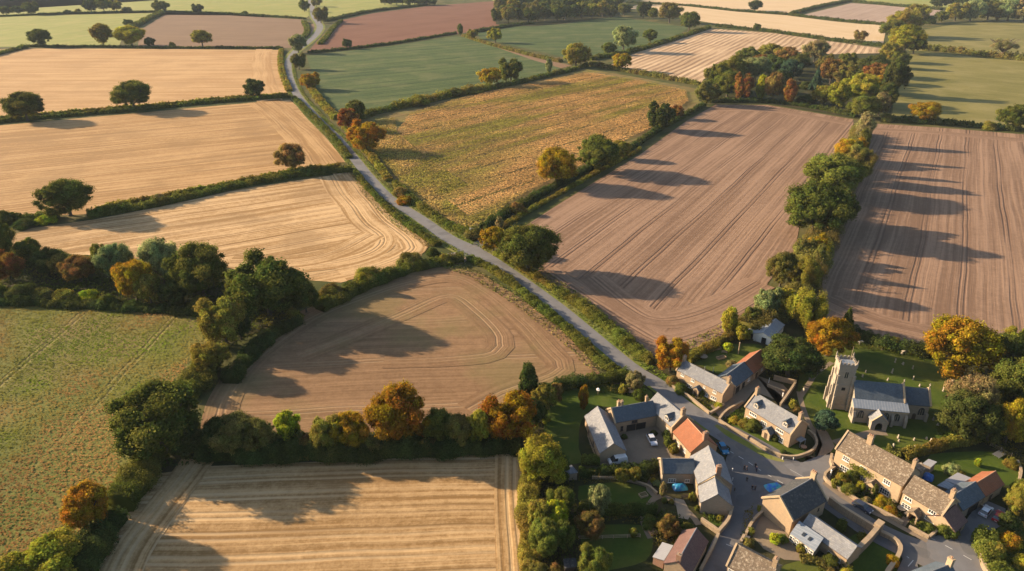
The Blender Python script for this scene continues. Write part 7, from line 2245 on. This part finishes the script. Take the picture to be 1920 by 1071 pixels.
# ---------------------------------------------------------------- gravestones
GS = [
    (1672, 700, 1.3, .6, 'tall headstone at the left of the pair beyond the nave roof'), (1673.5, 695.5, .8, .5, 'slab above the small left headstone'),
    (1692.5, 684, .9, .7, 'small bright headstone north of the nave'), (1711, 692, 1.3, .5, 'narrow pale headstone right of the small bright one'), (1653, 656, 1.1, .5, 'headstone under the rear churchyard hedge'),
    (1678, 680, 1.6, .5, 'tall leaning headstone catching the sun north of the nave'), (1617, 707, 1.0, .5, 'dim headstone close to the tower'), (1623, 699, 1.0, .4, 'thin dim headstone above the one by the tower'),
    (1664, 714, 1.1, .5, 'headstone just above the nave ridge'), (1712, 712, 1.5, .5, 'pale headstone between nave and golden tree'), (1724, 725, .9, .5, 'dim headstone behind the chancel gable'),
    (1768, 734, 1.7, .5, 'tall slim headstone right of the chancel gable'), (1683.5, 822, 1.2, .6, 'tall headstone above the little one south of the porch'), (1685, 828, .6, .5, 'little headstone beneath the tall one south of the porch'),
    (1713.5, 826, .8, .6, 'leaning small headstone in the middle of the south churchyard'), (1737, 824, .7, .6, 'short headstone left of the bulky one'), (1745, 830, 1.2, 1.0, 'bulky rounded headstone in the south churchyard'),
    (1739, 836, 1.0, .5, 'narrow headstone below the bulky one'), (1777, 825, 1.2, .6, 'headstone nearest the dark tree in the south churchyard'), (1714.5, 841, .9, .6, 'headstone beside the clipped churchyard hedge'),
    (1674.5, 838, 1.0, .6, 'headstone shaded by the roof of the largest house'), (1749, 788, 1.0, .6, 'headstone at the right corner of the chancel'), (1758, 799, .9, .6, 'dim headstone right of the chancel buttress'),
    (1506, 735, 1.3, .8, 'white headstone beside the church path'),
]
for i, (u, v, h, w, lb) in enumerate(GS):
    p = P(u, v); rr = random.Random(i)
    e = empty('gravestone', (p.x, p.y, .1), rr.uniform(-.25, .25) + 1.45); e.rotation_euler = (rr.uniform(-.08, .08), rr.uniform(-.09, .09), e.rotation_euler.z); tag(e, lb, 'gravestone')
    w *= .9; h *= .95
    pts = [(-w / 2, -.2), (w / 2, -.2), (w / 2, h * .8)] + [(w / 2 * math.cos(t * math.pi / 6), h * .8 + w * .42 * math.sin(t * math.pi / 6)) for t in range(1, 6)] + [(-w / 2, h * .8)]
    b = MB(); b.prism(pts, 'y', -.09, .09); b.build('slab', M['headstone'], e)
    b = MB(); b.box(-w / 2 - .12, w / 2 + .12, -.2, .2, -.1, .12); b.build('plinth', M['church'], e)
p = P(1694, 665); e = empty('chest_tomb', (p.x, p.y, .1), .2); tag(e, 'low arched stone monument at the back of the churchyard', 'tomb')
b = MB(); b.box(-1.3, -.75, -.5, .5, -.1, 1.3); b.box(.75, 1.3, -.5, .5, -.1, 1.3); b.build('pier', M['headstone'], e)
b = MB(); b.prism([(-1.4, 1.301), (1.4, 1.301), (1.2, 1.7), (0, 2.1), (-1.2, 1.7)], 'y', -.55, .55); b.build('top_slab', M['headstone'], e); e.scale = (.7, .7, .75)
p = P(1784, 722); e = empty('chest_tomb', (p.x, p.y, .1), .4); tag(e, 'rounded stone urn monument under the great golden tree', 'tomb')
b = MB(); b.box(-.6, .6, -.6, .6, -.1, .5); b.build('plinth', M['headstone'], e); b = MB(); b.tube([(0, 0, .501), (0, 0, .9), (0, 0, 1.5), (0, 0, 1.8)], [.3, .5, .42, .15], 12); b.build('urn', M['headstone'], e)
p = P(1613, 645); e = empty('chest_tomb', (p.x, p.y, .1), .3); tag(e, 'white table tomb in the shade behind the tower', 'tomb')
b = MB(); b.box(-.8, .8, -.4, .4, -.1, .8); b.build('chest', M['headstone'], e); b = MB(); b.box(-.95, .95, -.5, .5, .801, .95); b.build('top_slab', M['headstone'], e)

# ---------------------------------------------------------------- small things
def tarp(u, v, rx, ry, h, c1, c2, label, ang=0):
    """slack blue cover stretched over a hump"""
    p = P(u, v); rr = random.Random(int(u)); k = NT('tarpaulin', .45, .4); n = k.noise(k.obj(), .9, 3); k.l(k.mix(k.ramp(n, .4, .6), c1, c2), k.b.inputs['Base Color'])
    N = 18; vs, fs = [], []
    for i in range(N + 1):
        for j in range(N + 1):
            a, b_ = i / N * 2 - 1, j / N * 2 - 1
            r = max(abs(a), abs(b_)); q = (1 - r ** 2.4)
            z = h * q * (.85 + .25 * noise.noise((a * 2.3, b_ * 2.3, u))) + .06 + .12 * noise.noise((a * 6, b_ * 6, u)) * q
            vs.append((a * rx * (1 - .12 * b_ * b_), b_ * ry * (1 - .12 * a * a), max(.02, z)))
    for i in range(N):
        for j in range(N): a = i * (N + 1) + j; fs.append((a, a + N + 1, a + N + 2, a + 1))
    b = MB(); b.add(vs, fs); o = b.build('tarpaulin', k.m, smooth=True); o.location = (p.x, p.y, .24); o.rotation_euler = (0, 0, ang); tag(o, label, 'tarpaulin')
tarp(1450, 916, 2.2, 1.5, 1.0, (.02, .12, .5), (.03, .33, .36), 'bright blue and green tarpaulin over a heap at the roadside', .25)
tarp(1274.5, 916, 1.9, 1.3, 1.3, (.015, .12, .30), (.03, .28, .38), 'round blue-covered tub beneath the white windows', .1)
tarp(1740, 897, 1.6, 1.2, 1.2, (.03, .10, .34), (.05, .16, .42), 'blue cover folded behind the gable of the largest house', .9)

def table(u, v, label, round_=False, col='white', r=1.0, h=.72):
    p = P(u, v); e = empty('garden_table', (p.x, p.y, .1), .5); tag(e, label, 'table')
    b = MB()
    if round_: b.tube([(0, 0, h), (0, 0, h + .06)], r, 24)
    else: b.box(-r, r, -r * .55, r * .55, h, h + .06)
    b.build('table_top', M[col], e)
    for x, y in ((-.6, -.35), (.6, -.35), (.6, .35), (-.6, .35)):
        b = MB(); b.tube([(x * r, y * r, -.05), (x * r * .9, y * r * .9, h)], .035, 6); b.build('leg', M[col], e)
table(1183, 736, 'round cream garden table beside the lane bushes', True, 'stone_pale', 1.5)
table(1318, 672, 'round pale garden table on the back lawn of the long cottage', True, 'wood', 1.4)
table(1302, 673, 'grey rectangular table near the round one behind the long cottage', False, 'steel', 1.7)
table(1872, 856, 'grey garden table by the rail fence at right', False, 'steel', 1.7)
table(1689, 958, 'round stone-coloured garden table before the smaller house', True, 'headstone', .9)
table(1701, 967, 'small oblong pale table right of the round stone-coloured one', False, 'headstone', .9)
table(1506, 842, 'yellowish round table in the end garden of the dormer cottage', True, 'pot', .8)
def bench(u, v, ang, label, col='wood', L=1.8):
    p = P(u, v); e = empty('bench', (p.x, p.y, .1), ang); tag(e, label, 'bench')
    b = MB(); [b.box(-L / 2, L / 2, y, y + .11, .42, .46) for y in (-.2, -.06, .08)]; b.build('seat', M[col], e)
    b = MB(); [b.box(-L / 2, L / 2, .22, .26, z, z + .1) for z in (.55, .7, .85)]; b.build('backrest', M[col], e)
    for x in (-L / 2 + .05, L / 2 - .05):
        b = MB(); b.box(x - .04, x + .04, -.2, -.12, -.05, .419); b.box(x - .04, x + .04, .2, .27, -.05, .54); b.build('leg', M[col], e)
bench(1358, 663, -.3, 'bleached bench on the upper back lawn'); bench(1326, 662, .6, 'long weathered bench by the garden hedge', 'wood', 2.6); bench(1284, 935, .3, 'bench beside the patio below the slate wing', 'timber')
def post(u, v, h, label, name='post', col='white', r=.08, cat='post'):
    p = P(u, v); b = MB(); b.tube([(0, 0, -.1), (0, 0, h)], [r, r * .85], 8); b.tube([(0, 0, h), (0, 0, h + r)], [r * 1.25, .01], 8); o = b.build(name, M[col]); o.location = (p.x, p.y, .15); tag(o, label, cat); return o
post(1384, 664, 4.2, 'leaning-looking pale timber post on the upper back lawn', 'timber_post', 'wood', .2); post(1321, 694, 1.3, 'left white post on the shaded back lawn', col='white'); post(1337, 698, 1.6, 'right white post on the shaded back lawn', col='white')
post(1441, 719, 1.8, 'slanting white post in the yard under the yew', col='white'); post(1467, 834 - 88, 1.5, 'white stub post at the yard corner', col='white', r=.2)
post(1557, 892, 1.6, 'white statue-like post in the end of the largest house garden', 'garden_statue', 'white', .2, 'statue'); post(1599, 909, 1.2, 'white statue-like post among the bushes of the largest house', 'garden_statue', 'white', .18, 'statue')
post(1216, 760, 2.2, 'thin pale post beside the courtyard chimney', col='wood'); post(1268, 848, 1.0, 'pale dustbin by the orange-roofed house', 'dustbin', 'stone_pale', .28, 'bin')
for i, (u, v, lb) in enumerate([(1373, 884, 'upper white bollard along the kerb of the slate house'), (1373, 902, 'lower white bollard along the kerb of the slate house'), (1377, 921, 'dark bollard by the gable corner at the fork'), (1467, 863, 'left low bollard before the curved wall'), (1487, 864, 'right low bollard before the curved wall')]):
    post(u, v, .8, lb, 'bollard', 'white' if 'dark' not in lb else 'timber', .13, 'bollard')
# seesaw-like flat boards and compost bins in the long cottage garden
for u, v, s, lb in ((1344, 655, 1.4, 'grey raised bed nearest the yellow clipped bush'), (1352, 672, 1.6, 'brown raised bed beside the bleached bench'), (1206, 930, 1.0, 'wooden compost box beside the upper garden lawn'), (1224, 1000, .9, 'orange-red crate on the lower garden lawn')):
    p = P(u, v); e = empty('planter', (p.x, p.y, .1), .4); tag(e, lb, 'planter'); m_ = 'pot' if 'orange' in lb else 'wood'
    b = MB(); b.box(-s, s, -.7, -.6, 0, .5); b.box(-s, s, .6, .7, 0, .5); b.box(-s, -s + .1, -.599, .599, 0, .5); b.box(s - .1, s, -.599, .599, 0, .5); b.build('side_boards', M[m_], e)
    b = MB(); b.box(-s + .1, s - .1, -.6, .6, 0, .4); b.build('soil', M['soil'] if m_ == 'wood' else M['pot'], e)
# bird table on the courtyard lawn
p = P(1121, 741); e = empty('bird_table', (p.x, p.y, .1)); tag(e, 'small white-topped bird table on the courtyard lawn', 'bird table')
b = MB(); b.tube([(0, 0, -.1), (0, 0, 1.6)], .06, 6); b.build('stand', M['wood'], e); b = MB(); b.box(-.45, .45, -.35, .35, 1.6, 1.68); b.prism([(-.5, 2.0), (.5, 2.0), (0, 2.3)], 'y', -.35, .35); [b.box(x, x + .05, y, y + .05, 1.68, 2.0) for x in (-.4, .35) for y in (-.3, .25)]; b.build('tray', M['white'], e)
# finger post and notice at the crossroads
p = P(882, 447); e = empty('finger_post', (p.x, p.y, 0), .2); tag(e, 'white-armed signpost on the verge at the crossroads', 'signpost')
b = MB(); b.tube([(0, 0, -.1), (0, 0, 5.2)], .11, 8); b.build('pole', M['white'], e)
b = MB(); b.prism([(0.08, 4.6), (1.9, 4.6), (2.2, 4.8), (1.9, 5.0), (.08, 5.0)], 'y', -.04, .04); b.build('sign_arm', M['white'], e)
b = MB(); b.prism([(0.06, 4.1), (1.5, 4.1), (1.8, 4.3), (1.5, 4.5), (.06, 4.5)], 'x', -.04, .04); b.build('sign_arm', M['white'], e)
p = P(874, 443); e = empty('notice_board', (p.x, p.y, 0), .1); tag(e, 'small low notice board left of the signpost', 'sign')
for x in (-.9, .9): b = MB(); b.box(x - .05, x + .05, -.05, .05, -.1, 1.6); b.build('post', M['wood'], e)
b = MB(); b.box(-1.1, 1.1, -.12, -.06, .9, 2.0); b.build('board', M['stone_pale'], e)
# field gates
def gate(u, v, u2, v2, label):
    a, b_ = P(u, v), P(u2, v2); d = b_ - a; L = d.length; e = empty('field_gate', a, math.atan2(d.y, d.x)); tag(e, label, 'gate')
    b = MB(); [b.box(0.12, L - .12, -.03, .03, z, z + .09) for z in (.25, .5, .75, 1.0, 1.2)]; b.tube([(0.1, 0, .3), (L - .1, 0, 1.2)], .04, 4); b.build('bars', M['wood'], e)
    for x in (0, L): b = MB(); b.box(x - .11, x + .11, -.11, .11, -.2, 1.5); b.build('gate_post', M['wood'], e)
gate(849, 489, 862, 491, 'five-bar gate into the brown field at the crossroads'); gate(270, 878, 288, 892, 'five-bar gate between meadow and golden stubble')

# ---------------------------------------------------------------- air
hz = bpy.data.materials.new('haze_air'); hz.use_nodes = True; t_ = hz.node_tree; t_.nodes.clear()
ho = t_.nodes.new('ShaderNodeOutputMaterial'); pv = t_.nodes.new('ShaderNodeVolumePrincipled')
pv.inputs['Color'].default_value = (.74, .86, 1.0, 1); pv.inputs['Density'].default_value = 0.000035; pv.inputs['Anisotropy'].default_value = .0
t_.links.new(pv.outputs[0], ho.inputs['Volume'])
b = MB(); b.box(-5400, 5400, -3500, 7500, -1.2, 124); o = b.build('haze', hz); o['kind'] = 'stuff'; o['label'] = 'thin warm-blue haze over the far fields'
